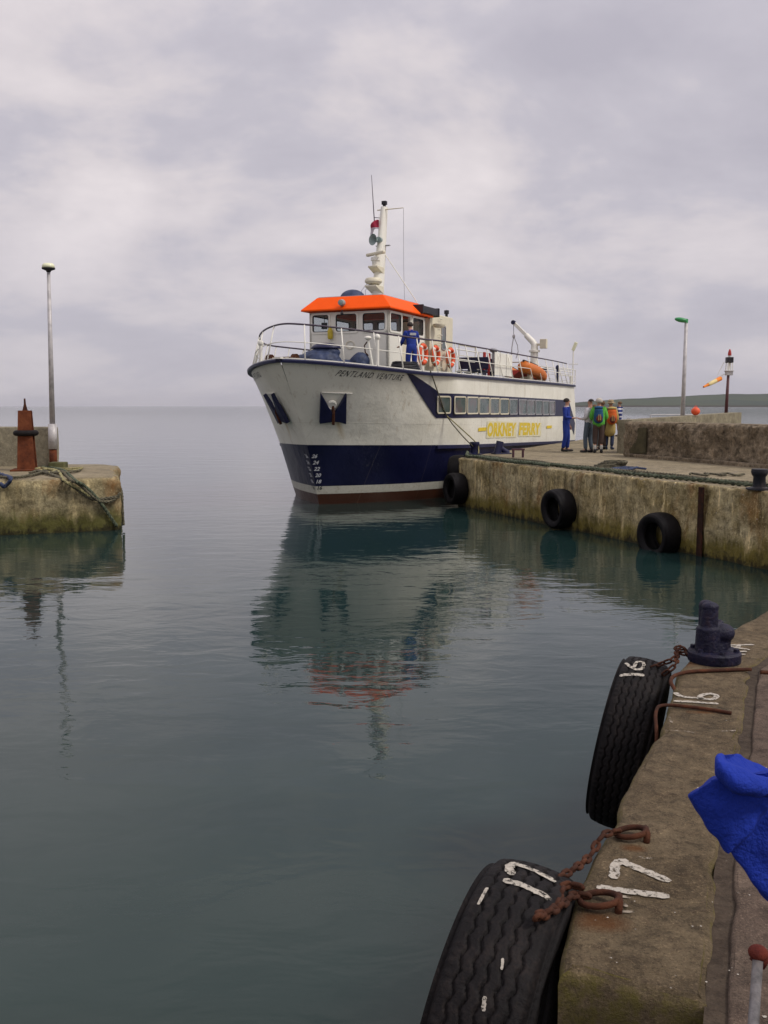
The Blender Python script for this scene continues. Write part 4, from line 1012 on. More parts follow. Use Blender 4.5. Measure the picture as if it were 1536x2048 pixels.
# foredeck gear
def shipthing(name, label, cat, p, group=None, rz=0): return thing(name, label, cat, s2w(p), -T + rz, group)
r = shipthing('tarpaulin_cover', 'blue tarpaulin over a winch on the ferry foredeck', 'cover', U((-0.35, 0.75, 3.90)))
r.scale = (1.15, 1.1, 1.12)
def lump(parts, mat, name, parent, vox=0.03, smooth=4, disp=0.02, dscale=3.0, seed=0, minz=None):
    mb = MB()
    for c, rad, rot in parts: mb.ell(c, rad, 16, 10, rot)
    o = mb.build(name, mat, parent)
    bm = bmesh.new(); bm.from_mesh(o.data); 
    bm.to_mesh(o.data); bm.free()
    m = o.modifiers.new('r', 'REMESH'); m.mode = 'VOXEL'; m.voxel_size = vox; m.use_smooth_shade = True
    s_ = o.modifiers.new('s', 'SMOOTH'); s_.iterations = smooth; s_.factor = 0.6
    tx = bpy.data.textures.new('f' + name, 'CLOUDS'); tx.noise_scale = 1 / dscale; tx.noise_depth = 2
    d = o.modifiers.new('d', 'DISPLACE'); d.texture = tx; d.strength = disp * 2; d.mid_level = 0.5; d.texture_coords = 'LOCAL'
    return o
lump([((0, 0, 0.32), (0.62, 0.55, 0.36), None), ((-0.45, 0, 0.28), (0.35, 0.4, 0.30), None), ((0.15, 0.1, 0.60), (0.40, 0.35, 0.20), None), ((0.8, 0.1, 0.18), (0.38, 0.3, 0.20), None), ((1.15, 0.1, 0.30), (0.25, 0.25, 0.28), None)], M['tarp'], 'sheet', r, 0.035, 3, 0.05, 4.0)
MB().ell((0.15, 0.1, 0.70), (0.42, 0.37, 0.16), 18, 8, lo=0).build('cap', M['navy'], r, smooth=True)
r = shipthing('anchor_windlass', 'rusty windlass and chain on the bow inside the rail', 'windlass', U((-1.15, -0.1, 3.95)))
mb = MB().cyl((-0.45, 0, 0.38), (0.45, 0, 0.38), 0.09); mb.cyl((-0.5, 0, 0.38), (-0.36, 0, 0.38), 0.17); mb.cyl((0.36, 0, 0.38), (0.5, 0, 0.38), 0.17); mb.build('drum', M['rust'], r)
MB().box((-0.22, 0, 0.22), (0.08, 0.35, 0.44)).box((0.22, 0, 0.22), (0.08, 0.35, 0.44)).build('frame', M['cream'], r, bevel=0.01)
mb = MB(); mb.tube([U((-0.6 + 0.16 * math.cos(t * .5), 0.2 + 0.16 * math.sin(t * .5), 0.05 + t * 0.008)) for t in range(40)], 0.03, 6); mb.build('rope_coil', M['ropey'], r)
r = shipthing('rope_pile', 'heap of dark mooring rope on deck beside the wheelhouse door', 'rope', U((2.0, 1.9, 3.82)))
for k in range(1):
    mb = MB()
    for q in range(8):
        rr_ = 0.50 - 0.02 * q; mb.tube([U((rr_ * math.cos(t / 16 * 2 * math.pi) * 1.0, rr_ * 1.1 * math.sin(t / 16 * 2 * math.pi), 0.05 + q * 0.055 + 0.02 * noise.noise(U((t * .4, q, 0))))) for t in range(16)], 0.042, 6, closed=True)
    mb.build('coil', M['black'], r)
r = shipthing('deck_stand', 'white slanted bracket arm standing on the foredeck before the wheelhouse', 'stand', U((1.35, 0.9, 3.75)))
pA = SA(741, 664, 0.9); pB = SA(752, 718, 0.9)
MB().tube([U((0.1, 0, 0)), U((-0.12, 0, 1.1)), U((-0.15, 0, 1.2))], 0.035, 8).cyl((0.1, 0, 0), (0.1, 0, 0.02), 0.12).build('post', M['white'], r)
MB().ell((-0.12, -0.03, 1.22), (0.12, 0.09, 0.06), 12, 8).build('head', M['white'], r, smooth=True)
MB().tube([U((-0.12, 0, 1.15)), U((-0.25, 0, 1.0)), U((-0.22, 0, 0.8)), U((-0.12, 0, 0.7))], 0.02, 6).build('strap', M['rust'], r)
# ---- upper deck furniture
def lifebuoy(p, rzz, label, tilt=0):
    r = thing('lifebuoy', label, 'lifebuoy', s2w(p), -T + rzz, 'orange lifebuoys on the ferry rail')
    # ring in local yz plane, standing on its edge
    mb = MB(); mb.tube([U((0, 0.29 * math.cos(t * math.pi / 16), 0.37 + 0.29 * math.sin(t * math.pi / 16))) for t in range(32)], 0.075, 10, closed=True); rg = mb.build('ring', M['buoyor'], r, smooth=True)
    for q in range(4):
        t0 = q * math.pi / 2 + math.pi / 4
        MB().tube([U((0, 0.29 * math.cos(t0 + d), 0.37 + 0.29 * math.sin(t0 + d))) for d in (-0.11, 0, 0.11)], 0.079, 10).build('band', M['white'], r, smooth=True)
    MB().tube([U((0, 0.385 * math.cos(t * math.pi / 12), 0.37 + 0.385 * math.sin(t * math.pi / 12))) for t in range(24)], 0.010, 5, closed=True).build('grab_line', M['ropey'], r)
    return r
for x, y, b_, lab in ((846, 709, 1.55, 'orange lifebuoy hanging behind the man in overalls on the ferry'), (871, 712, 1.55, 'middle one of three orange lifebuoys on the ferry casing'), (901, 716, 1.62, 'aftmost of three orange lifebuoys, nearest the white rails')):
    p = SB(x, y, b_); p.z -= 0.36; lifebuoy(p, 0, lab)
# screen with the third lifebuoy, deck seats, white screens
def sbx(x0, y0, x1, y1, b_, th, mat, name, label=None, cat=None, par=None, **k):
    p0, p1 = SB(x0, y0, b_), SB(x1, y1, b_)
    mb = MB().box(((p0.x), (p0.y + p1.y) / 2, (p0.z + p1.z) / 2), (th, abs(p1.y - p0.y), abs(p1.z - p0.z)))
    return mb.build(name, mat, par or ferry, **k)
# frames of the passenger deck: white posts and rails
def gate(x0, x1, y0, y1, b_, bars, mat='white', name='deck_frame', r=0.02):
    p0, p1 = SB(x0, y0, b_), SB(x1, y1, b_); a0, a1, z1, z0 = p0.y, p1.y, p0.z, 3.76
    mb = MB(); mb.tube([U((b_, a0, z0)), U((b_, a0, z1)), U((b_, a1, z1)), U((b_, a1, z0))], r, 8)
    for q in range(1, bars + 1): zz_ = z0 + (z1 - z0) * q / (bars + 1); mb.cyl((b_, a0, zz_), (b_, a1, zz_), r * 0.7, n=6)
    mb.build(name, M[mat], ferry)
gate(912, 955, 698, 740, 2.4, 2); gate(918, 950, 690, 745, 0.6, 3, 'cream'); gate(958, 982, 704, 748, 2.2, 1); gate(985, 1000, 700, 745, -1.0, 4, 'cream')
gate(1078, 1145, 735, 760, 2.5, 3); gate(1080, 1140, 732, 760, -1.8, 3, 'cream'); gate(1118, 1150, 735, 765, 2.9, 2)
def bench(a, b_, label, mat='tarp', rz_=0, grp='benches on the ferry upper deck'):
    r = shipthing('deck_bench', label, 'bench', U((b_, a, 3.75)), grp, rz_)
    MB().box((0, 0, 0.43), (1.1, 0.42, 0.05)).build('seat', M[mat], r, bevel=0.01)
    MB().box((0, 0.22, 0.72), (1.1, 0.05, 0.42)).build('backrest', M[mat], r, bevel=0.01)
    for sx in (-0.45, 0.45): MB().box((sx, 0, 0.2), (0.05, 0.38, 0.4)).box((sx, 0.22, 0.25), (0.05, 0.04, 0.5)).build('leg', M['navy'], r)
bench(7.2, 2.35, 'navy bench nearest the lifebuoys on the ferry upper deck', 'navy')
bench(8.6, 2.2, 'navy bench beside the red posts on the ferry upper deck', 'navy')
bench(12.6, -1.2, 'bench beyond the orange dinghy on the ferry upper deck', 'navy')
bench(17.2, 1.9, 'dark bench near the floodlight at the ferry stern', 'navy')
for x, y in ((969, 706), (978, 708)):
    p = SB(x, y, 2.6); MB().box((2.6, p.y, (p.z + 3.75) / 2 + 0.03), (0.07, 0.16, p.z - 3.75)).build('hose_box', M['red'], ferry, bevel=0.01)
# white canvas dodgers on the rail
for (x0, x1) in ((988, 998), (999, 1010.5), (1011.5, 1023)):
    p0, p1 = SB(x0, 709, 3.0), SB(x1, 753, 3.0)
    MB().box((3.02, (p0.y + p1.y) / 2, (4.86 + 4.05) / 2), (0.03, p1.y - p0.y - 0.05, 0.82)).build('canvas_screen', M['white'], ferry, bevel=0.012)
p = SB(987, 704, 2.7); mb = MB().cyl((2.7, p.y, 3.76), (2.7, p.y, 4.95), 0.05); mb.ell((2.7, p.y, 4.98), (0.13, 0.3, 0.09), 12, 8); mb.build('rope_post', M['grey'], ferry, auto=50)
# inflatable rescue dinghy
dp0 = SB(1022, 727, 2.45); dp1 = SB(1073, 745, 2.45)
dr = shipthing('rescue_dinghy', 'orange inflatable rescue dinghy slung on deck under the crane', 'dinghy', U((2.35, (dp0.y + dp1.y) / 2 + 0.1, 3.95)))
hl = (dp1.y - dp0.y) / 2 - 0.1
mb = MB(); path = [U((-0.55, -hl, 0.55)), U((-0.6, 0, 0.42)), U((-0.5, hl * 0.65, 0.25)), U((-0.2, hl * 0.95, 0.16)), U((0, hl, 0.14)), U((0.2, hl * 0.95, 0.16)), U((0.5, hl * 0.65, 0.25)), U((0.6, 0, 0.42)), U((0.55, -hl, 0.55))]
M['dinghy'] = paint('dinghy_orange', (0.62, 0.16, 0.015), 0.5, var=0.1, dirt=0.3, dirtcol=(0.25, 0.06, 0.02))
mb.tube(catmull(path, 5), 0.24, 12); mb.build('tube', M['dinghy'], dr, smooth=True)
MB().add([(-0.45, -hl, 0.42), (0.45, -hl, 0.42), (0.5, hl * 0.6, 0.05), (0, hl * 0.9, -0.05), (-0.5, hl * 0.6, 0.05), (0, -hl, 0.12), (0, hl * 0.6, -0.14)], [(0, 1, 2, 3, 4), (0, 5, 6, 4), (5, 1, 2, 6), (4, 6, 3), (6, 2, 3), (0, 1, 5)]).build('floor', M['red'], dr)
mb = MB(); mb.tube(catmull([p + U((0.0, 0, 0.24)) for p in path], 5), 0.05, 6); mb.build('rubbing_band', M['black'], dr)
for q in (-0.5, 0.4): MB().tube([U((-0.8, q, 0.3 - q * .1)), U((-0.5, q, 0.72 - q * .15)), U((0.5, q, 0.72 - q * .15)), U((0.8, q, 0.3 - q * .1))], 0.02, 6).build('strap', M['ropey'], dr)
mb = MB()
for q in (-0.9, 0.7): mb.box((2.35, dp0.y + hl + q + 0.1, 3.92 - q * .05), (1.3, 0.12, 0.34)); mb.box((2.9, dp0.y + hl + q + 0.1, 4.0), (0.12, 0.14, 0.5))
mb.build('dinghy_cradle', M['cream'], ferry, bevel=0.01)
# deck crane
cb = SB(1068, 742, 1.9); cr_a = cb.y
ct = SB(1068, 700, 1.9).z; pe = SA(1070, 688, cr_a); hd = SA(1027, 645, cr_a)
mb = MB().cyl((1.9, cr_a, 3.75), (1.9, cr_a, pe.z - 0.35), 0.17, 0.17, 16); mb.cyl((1.9, cr_a, pe.z - 0.36), (1.9, cr_a, pe.z - 0.28), 0.25, 0.25, 16)
ped = mb.build('crane', M['white'], ferry, auto=40)
mb = MB(); sw = U((hd.x, cr_a, hd.z)); sh = U((1.9, cr_a, pe.z + 0.02))
mb.tube([U((1.9, cr_a, pe.z - 0.3)), sh - U((0, 0, 0.05)), sh + (sw - sh) * 0.08, sh + (sw - sh) * 0.4], 0.15, 10, rf=lambda t: 1.15 - 0.35 * t)
mb.build('jib', M['white'], ped, auto=50)
d_ = (sw - sh).normalized(); rt = Euler((0, 0, 0))
ang = math.atan2(d_.z, -d_.x)
mb = MB(); mm = (sh + (sw - sh) * 0.62); mb.box(mm, ((sw - sh).length * 0.80, 0.13, 0.15), rot=Euler((0, ang, 0))); mb.build('boom', M['white'], ped, bevel=0.012)
MB().box(sh + U((0.42, 0.0, -0.02)), (0.30, 0.26, 0.42)).box(sh + U((0.2, 0, -0.05)), (0.2, 0.1, 0.1)).build('motor_box', M['cream'], ped, bevel=0.02)
MB().cyl(sw + U((0, -0.09, 0)), sw + U((0, 0.09, 0)), 0.1, n=12).build('sheave', M['navy'], ped)
hk = sw + U((0.02, 0, -0.62))
MB().tube([sw, hk], 0.012, 6).build('wire', M['black'], ped)
MB().ell(hk, (0.07, 0.05, 0.1), 10, 6).tube([hk, hk + U((-0.08, 0, -0.5)), hk + U((-0.10, 0, -1.2))], 0.025, 6).tube([hk, hk + U((0.18, 0, -0.4)), hk + U((0.22, 0, -0.7)), hk + U((0.12, 0, -1.0))], 0.02, 6).build('hook_block', M['galv'], ped)
# floodlight post at the stern
p = SB(1145, 775, 2.9); tp = SB(1145, 700, 2.9); ap_ = p.y
fl_ = MB().cyl((2.9, ap_, 3.75), (2.9, ap_, tp.z), 0.03, n=8).cyl((2.7, ap_, 4.95), (3.15, ap_, 4.95), 0.018, n=6).build('floodlight_post', M['white'], ferry)
MB().box((2.96, ap_, tp.z + 0.18), (0.12, 0.25, 0.42), rot=Euler((0, R(22), 0))).build('floodlight', M['lens'], fl_, bevel=0.02)
p2 = SB(1083, 697, 1.6)
p = SB(1115, 735, 2.7); MB().cyl((2.7, p.y, 3.75), (2.7, p.y, p.z), 0.05, n=8).ell((2.7, p.y, p.z), (0.09, 0.09, 0.12), 8, 6).build('ensign_staff', M['navy'], ferry)
p = SB(1153, 768, 3.0); MB().cyl((3.0, 19.9, 3.8), (3.0, 19.9, 4.35), 0.04, n=8).build('stern_post', M['white'], ferry)

# ================================================================== PEOPLE
M['skin'] = paint('skin', (0.42, 0.22, 0.15), 0.6, var=0.08, dirt=0.0, bump=0.05)
M['hair'] = paint('dark_hair', (0.025, 0.018, 0.015), 0.8, dirt=0.0, bump=0.8)
M['hairw'] = paint('white_hair', (0.50, 0.46, 0.40), 0.8, dirt=0.0, bump=0.8)
M['hairb'] = paint('sandy_hair', (0.14, 0.08, 0.04), 0.8, dirt=0.0, bump=0.8)
M['overall'] = cloth('blue_overalls', (0.022, 0.045, 0.26))
M['shirtw'] = cloth('white_jacket', (0.56, 0.55, 0.58)); M['jeans'] = cloth('grey_blue_jeans', (0.085, 0.11, 0.14))
M['limes'] = cloth('lime_jacket', (0.11, 0.42, 0.06)); M['brown'] = cloth('brown_trousers', (0.075, 0.05, 0.042))
M['tan'] = cloth('tan_raincoat', (0.42, 0.31, 0.11)); M['shoe'] = paint('dark_shoe', (0.015, 0.015, 0.018), 0.6)
M['sock'] = cloth('pale_sock', (0.5, 0.48, 0.44)); M['packb'] = cloth('blue_rucksack', (0.02, 0.075, 0.17)); M['packo'] = cloth('orange_rucksack', (0.62, 0.13, 0.03))
M['packr'] = cloth('maroon_pocket', (0.14, 0.03, 0.03)); M['darkg'] = cloth('dark_grey_cloth', (0.06, 0.065, 0.07)); M['hat'] = cloth('tan_hat', (0.33, 0.26, 0.16))
def stripes():
    m, t, b = newmat('striped_jersey'); tc = N(t, 'ShaderNodeTexCoord'); sp = N(t, 'ShaderNodeSeparateXYZ'); L(t, tc.outputs['Object'], sp.inputs[0])
    f = mth(t, 'GREATER_THAN', mth(t, 'FRACT', mth(t, 'MULTIPLY', sp.outputs[2], 5.2)), 0.36)
    L(t, mixc(t, f, (0.55, 0.55, 0.58), (0.02, 0.035, 0.16)), b.inputs['Base Color']); b.inputs['Roughness'].default_value = 0.9; return m
M['stripe'] = stripes()
def skinmesh(name, verts, edges, rads, mat, parent, sub=1, root=0):
    me = bpy.data.meshes.new(name); me.from_pydata([tuple(v) for v in verts], edges, []); me.materials.append(mat)
    o = bpy.data.objects.new(name, me); COL.objects.link(o); 
    if parent: o.parent = parent; ORG[o] = Vector((0, 0, 0))
    md = o.modifiers.new('skin', 'SKIN'); md.use_smooth_shade = True; md.branch_smoothing = 0.3
    for i, r in enumerate(rads):
        d = me.skin_vertices[0].data[i]; rr = r if isinstance(r, tuple) else (r, r); d.radius = rr; d.use_root = (i == root)
    s = o.modifiers.new('sub', 'SUBSURF'); s.levels = sub; s.render_levels = sub
    return o
def joints(lean=0.0, arms=('down', 'down'), step=0.0, headturn=0.0, bend=0.0, knee=(0, 0)):
    J = {}
    V = Vector
    J['pel'] = V((0, 0, 0.95)); J['waist'] = V((0, -0.01 - lean * 0.3, 1.10)); J['chest'] = V((0, -0.01 - lean * 0.75, 1.30)); J['up'] = V((0, -lean, 1.42)); J['neck'] = V((0, -0.01 - lean * 1.15, 1.50))
    J['jaw'] = V((0, -0.03 - lean * 1.3 - bend, 1.58 - bend * 0.3)); J['head'] = V((0, -0.015 - lean * 1.4 - bend * 1.3, 1.66 - bend * 0.4)); J['crown'] = V((0, 0.01 - lean * 1.45 - bend * 1.5, 1.715 - bend * 0.5))
    hx, hy = math.sin(headturn), -math.cos(headturn); J['nose'] = J['head'] + V((hx * 0.115, hy * 0.115, -0.02))
    for s, k in ((1, 'l'), (-1, 'r')):
        st = step * s
        J['hip' + k] = V((0.095 * s, 0, 0.90)); J['knee' + k] = V((0.10 * s, -0.03 - st * 0.5 - knee[0 if s > 0 else 1], 0.49)); J['ank' + k] = V((0.10 * s, 0.02 - st, 0.09)); J['toe' + k] = V((0.12 * s, -0.15 - st, 0.035)); J['heel' + k] = V((0.10 * s, 0.05 - st, 0.04))
        J['sh' + k] = V((0.175 * s, -lean, 1.425)); mode = arms[0 if s > 0 else 1]
        if mode == 'down': J['el' + k] = V((0.245 * s, 0.02 - lean, 1.14)); J['wr' + k] = V((0.25 * s, -0.06 - lean, 0.88)); d = V((0.0, -0.03, -0.09))
        elif mode == 'front': J['el' + k] = V((0.25 * s, 0.0 - lean, 1.13)); J['wr' + k] = V((0.14 * s, -0.25 - lean, 1.10)); d = V((-0.03 * s, -0.09, 0.01))
        elif mode == 'out': J['el' + k] = V((0.36 * s, -0.05 - lean, 1.20)); J['wr' + k] = V((0.46 * s, -0.2 - lean, 1.02)); d = V((0.03 * s, -0.08, -0.04))
        elif mode == 'rail': J['el' + k] = V((0.26 * s, -0.05 - lean, 1.15)); J['wr' + k] = V((0.24 * s, -0.30 - lean, 1.03)); d = V((0, -0.09, -0.03))
        elif mode == 'hip': J['el' + k] = V((0.46 * s, 0.04 - lean, 1.16)); J['wr' + k] = V((0.22 * s, -0.10 - lean, 1.00)); d = V((-0.06 * s, -0.04, -0.04))
        J['palm' + k] = J['wr' + k] + d
    return J
def body(J, parent, mat, H=1.0):
    vs = []; rs = []; es = []; ix = {}
    def add(n, p, r, fr=None):
        ix[n] = len(vs); vs.append(p); rs.append(r)
        if fr: es.append((ix[fr], ix[n]))
    add('pel', J['pel'], (0.125, 0.09)); add('waist', J['waist'], (0.115, 0.08), 'pel'); add('chest', J['chest'], (0.15, 0.105), 'waist'); add('up', J['up'], (0.10, 0.085), 'chest'); add('neck', J['neck'], 0.055, 'up')
    add('jaw', J['jaw'], 0.072, 'neck'); add('head', J['head'], (0.082, 0.095), 'jaw'); add('crown', J['crown'], (0.06, 0.068), 'head'); add('nose', J['nose'], 0.014, 'head')
    for s, k in ((1, 'l'), (-1, 'r')):
        add('hip' + k, J['hip' + k], 0.088, 'pel'); add('knee' + k, J['knee' + k], 0.056, 'hip' + k); add('ank' + k, J['ank' + k], 0.038, 'knee' + k); add('toe' + k, J['toe' + k], 0.03, 'ank' + k)
        add('sh' + k, J['sh' + k], 0.058, 'up'); add('el' + k, J['el' + k], 0.041, 'sh' + k); add('wr' + k, J['wr' + k], 0.027, 'el' + k); add('palm' + k, J['palm' + k], (0.034, 0.018), 'wr' + k)
        d = (J['palm' + k] - J['wr' + k]).normalized(); sd = Vector((0, -1, 0)) if abs(d.y) < 0.7 else Vector((1, 0, 0)); sd = (sd - d * sd.dot(d)).normalized(); cu = d.cross(sd) * s
        for i, (o_, l_) in enumerate(((-0.03, 0.055), (-0.01, 0.07), (0.010, 0.075), (0.03, 0.068))):
            a = J['palm' + k] + sd * o_ + d * 0.03; add('f%d%s' % (i, k), a + d * l_ * 0.45, 0.0095, 'palm' + k); add('g%d%s' % (i, k), a + d * l_ * 0.85 + cu * 0.02, 0.008, 'f%d%s' % (i, k))
        a = J['palm' + k] - d * 0.02; add('t' + k, a + sd * 0.045 + d * 0.01, 0.011, 'palm' + k); add('u' + k, a + sd * 0.06 + d * 0.04, 0.009, 't' + k)
    return skinmesh('body', vs, es, rs, mat, parent)
def garment(name, J, keys, mat, parent, sub=1):
    """keys: list of (joint, radius, from)"""
    vs = []; rs = []; es = []; ix = {}
    for j, r, fr in keys:
        if isinstance(j, tuple): nm, p = j
        else: nm, p = j, J[j]
        ix[nm] = len(vs); vs.append(p); rs.append(r)
        if fr: es.append((ix[fr], ix[nm]))
    return skinmesh(name, vs, es, rs, mat, parent, sub)
def top_keys(J, w=1.0, hem=0.86, hemr=0.17, sleeve=1.0, cuff=0.9):
    k = [('chest', (0.19 * w, 0.14 * w), None), ('waist', (0.17 * w, 0.13 * w), 'chest'), (('hem', Vector((0, 0, hem))), (hemr * w, hemr * 0.78 * w), 'waist'), ('up', (0.13 * w, 0.105 * w), 'chest'), (('collar', J['neck'] - Vector((0, 0, 0.035))), 0.075, 'up')]
    for s in 'lr':
        k += [('sh' + s, 0.085 * sleeve, 'up'), ('el' + s, 0.066 * sleeve, 'sh' + s), (('cuff' + s, J['el' + s].lerp(J['wr' + s], cuff)), 0.05 * sleeve, 'el' + s)]
    return k
def leg_keys(J, w=1.0, low=0.85):
    k = [(('wb', Vector((0, 0, 1.16))), (0.160 * w, 0.125 * w), None), ('pel', (0.165 * w, 0.125 * w), 'wb')]
    for s in 'lr':
        k += [('hip' + s, 0.108 * w, 'pel'), ('knee' + s, 0.082 * w, 'hip' + s), (('hemleg' + s, J['knee' + s].lerp(J['ank' + s], low)), 0.072 * w, 'knee' + s)]
    return k
def hair(J, mat, parent, name='hair', r=(0.092, 0.104, 0.09), lo=-25, up=0.0, turn=0.0):
    c = J['head'] + Vector((0.0, 0.0, 0.01 + up)); back = Vector((-math.sin(turn), math.cos(turn), 0)) * 0.018
    return MB().ell(c + back, r, 16, 9, lo=lo).build(name, mat, parent, smooth=True)
def shoes(J, parent, mat):
    for s in 'lr':
        mb = MB(); a = J['ank' + s]; t = J['toe' + s]; h = J['heel' + s]
        m = (h + t) / 2; an = math.atan2((t - h).x, -(t - h).y)
        mb.ell((m.x, m.y, 0.04), (0.05, 0.145, 0.045), 14, 8, Euler((0, 0, an))); mb.cyl((a.x, a.y + 0.01, 0.04), (a.x, a.y + 0.01, 0.13), 0.052, 0.045, 12); mb.build('shoe', mat, parent, smooth=True)
def scale_thing(r, s): r.scale = (s, s, s)
def face_az(dx, dy):        # local -y turned towards (dx, dy)
    return math.atan2(dy, dx) + math.pi / 2
# man in overalls on the far quay
def P_overall(r, J, straps=False, patch=True, turn=0.0):
    body(J, r, M['skin']); garment('overalls_top', J, top_keys(J, 1.0, 0.90, 0.175), M['overall'], r); garment('overalls_legs', J, leg_keys(J, 1.0, 0.98), M['overall'], r)
    shoes(J, r, M['shoe']); hair(J, M['hair'], r, turn=turn)
    mb = MB(); mb.ell(J['neck'] + Vector((0, 0, -0.02)), (0.085, 0.085, 0.035), 14, 6); mb.build('collar', M['shirtw'] if patch else M['overall'], r, smooth=True)
p = G(1131, 903, ZQ)
r = thing('person', 'man in bright blue overalls standing alone beside the ferry', 'person', p, face_az(0.9, -0.35)); J = joints(arms=('down', 'front'), step=0.05, headturn=0.0); P_overall(r, J); scale_thing(r, 1.02)
# crewman at the ferry rail, back to the camera side
r = shipthing('person', 'crewman in blue overalls leaning at the ferry rail by the wheelhouse door', 'person', U((2.25, 0, 3.75)))
q = SB(823, 720, 2.25); r.location = s2w(U((2.25, q.y, 3.75))); r.rotation_euler[2] = face_az(-0.35, 0.9)
J = joints(lean=0.04, arms=('rail', 'rail'), bend=0.05, step=0.04); P_overall(r, J, patch=False, turn=0.0)
MB().box((0.0, 0.105, 1.36), (0.20, 0.02, 0.07), rot=Euler((R(-12), 0, 0))).build('back_patch', M['wletter'], r, bevel=0.004)
# white jacket, grey jeans
p = G(1176, 905, ZQ)
r = thing('person', 'person in white jacket and grey-blue jeans leaning towards the hikers', 'person', p, face_az(-0.6, 0.6)); J = joints(lean=-0.05, arms=('front', 'hip'), step=0.05)
body(J, r, M['skin']); garment('jacket', J, top_keys(J, 1.1, 0.90, 0.17, 1.15), M['shirtw'], r); garment('trousers', J, leg_keys(J, 0.95, 0.97), M['jeans'], r); shoes(J, r, M['shoe']); hair(J, M['hair'], r, lo=10); scale_thing(r, 1.0)
# green jacket with blue rucksack
p = G(1196, 906, ZQ)
r = thing('person', 'walker in lime green jacket with pale hair wearing a blue rucksack', 'person', p, face_az(0.15, 1.0)); J = joints(lean=0.03, arms=('front', 'front'), step=0.02)
body(J, r, M['skin']); garment('jacket', J, top_keys(J, 1.25, 0.80, 0.19, 1.2), M['limes'], r); garment('trousers', J, leg_keys(J, 1.05, 0.55), M['brown'], r)
for s in 'lr': garment('sock', J, [(('a', J['knee' + s].lerp(J['ank' + s], 0.5)), 0.058, None), (('b', J['ank' + s]), 0.055, 'a')], M['sock'], r)
shoes(J, r, M['shoe']); MB().ell(J['head'] + Vector((0, 0.01, 0.03)), (0.115, 0.12, 0.105), 16, 9, lo=-30).build('hat', M['hairw'], r, smooth=True)
def rucksack(p, rzz, label, mats, sc=1.0):
    k = thing('rucksack', label, 'rucksack', p, rzz, 'rucksacks worn by the walkers')
    lump([((0, 0.02, 0.24), (0.17, 0.12, 0.26), None), ((0, 0.02, 0.40), (0.15, 0.11, 0.14), None), ((0, 0.0, 0.1), (0.16, 0.11, 0.12), None)], M[mats[0]], 'sack', k, 0.02, 3, 0.008)
    lump([((0, 0.13, 0.15), (0.11, 0.05, 0.12), None)], M[mats[1]], 'pocket', k, 0.02, 2, 0.006)
    lump([((0, 0.01, 0.52), (0.16, 0.12, 0.06), None)], M[mats[2]], 'top_flap', k, 0.02, 2, 0.006)
    for s in (-1, 1): MB().tube([U((0.10 * s, -0.08, 0.5)), U((0.11 * s, -0.20, 0.50)), U((0.12 * s, -0.28, 0.35)), U((0.12 * s, -0.2, 0.12)), U((0.1 * s, -0.07, 0.05))], 0.018, 6).build('strap', M['darkg'], k)
    for s in (-1, 1): MB().box((0.03 * s, 0.19, 0.2), (0.02, 0.01, 0.2)).build('buckle_strap', M['tan'], k)
    k.scale = (sc, sc, sc); return k
a = r.rotation_euler[2]; Rz = Matrix.Rotation(a, 3, 'Z')
rucksack(p + Rz @ Vector((0.03, 0.20, 0.98)), a + 0.15, 'dark blue rucksack with maroon pocket on the green-jacketed walker', ('packb', 'packr', 'packb'), 0.95)
# second, half hidden: bare-headed companion in grey
p = G(1203, 899, ZQ)
r = thing('person', 'person in dark grey top with brown hair half hidden between the walkers', 'person', p, face_az(-0.3, 1.0)); J = joints(arms=('front', 'front'))
body(J, r, M['skin']); garment('jacket', J, top_keys(J, 1.05, 0.88, 0.17), M['darkg'], r); garment('trousers', J, leg_keys(J, 1.0, 0.97), M['brown'], r); shoes(J, r, M['shoe']); hair(J, M['hairb'], r); scale_thing(r, 0.97)
p = G(1187, 901, ZQ)
r = thing('person', 'shorter dark-haired person in front of the white jacket, mostly hidden', 'person', p, face_az(0.6, 0.8)); J = joints(arms=('front', 'front'))
body(J, r, M['skin']); garment('jacket', J, top_keys(J, 1.05, 0.88, 0.17), M['darkg'], r); garment('trousers', J, leg_keys(J, 1.0, 0.97), M['darkg'], r); shoes(J, r, M['shoe']); hair(J, M['hairb'], r); scale_thing(r, 0.90)
# tan raincoat, orange rucksack
p = G(1218, 899, ZQ)
r = thing('person', 'person in long tan raincoat and brimmed hat carrying an orange rucksack', 'person', p, face_az(0.5, 0.9)); J = joints(lean=0.05, arms=('front', 'down'))
body(J, r, M['skin']); garment('raincoat', J, top_keys(J, 1.25, 0.42, 0.21, 1.25), M['tan'], r); garment('trousers', J, leg_keys(J, 0.95, 0.97), M['tarp'], r); shoes(J, r, M['tarp']); hair(J, M['hairb'], r)
MB().lathe([(0.0, 0.10), (0.07, 0.10), (0.10, 0.06), (0.105, 0.0), (0.17, -0.02), (0.175, -0.03), (0.10, -0.01), (0.0, -0.01)], J['head'] + Vector((0, 0, 0.03)), 18).build('hat', M['hat'], r, auto=60); scale_thing(r, 0.98)
a = r.rotation_euler[2] + 0.5; Rz = Matrix.Rotation(a, 3, 'Z')
rucksack(p + Rz @ Vector((-0.02, 0.22, 0.90)), a, 'orange rucksack with maroon base on the person in the tan raincoat', ('packo', 'packr', 'tan'), 1.05)
# striped jersey further off
p = G(1238, 873, ZQ)
r = thing('person', 'person in navy and white striped jersey standing by the far railing', 'person', p, face_az(-0.8, 0.3)); J = joints(arms=('hip', 'hip'))
body(J, r, M['skin']); garment('jersey', J, top_keys(J, 1.15, 0.90, 0.17, 1.1), M['stripe'], r); garment('trousers', J, leg_keys(J, 1.0, 0.97), M['stripe'], r); shoes(J, r, M['shoe']); hair(J, M['hairb'], r)

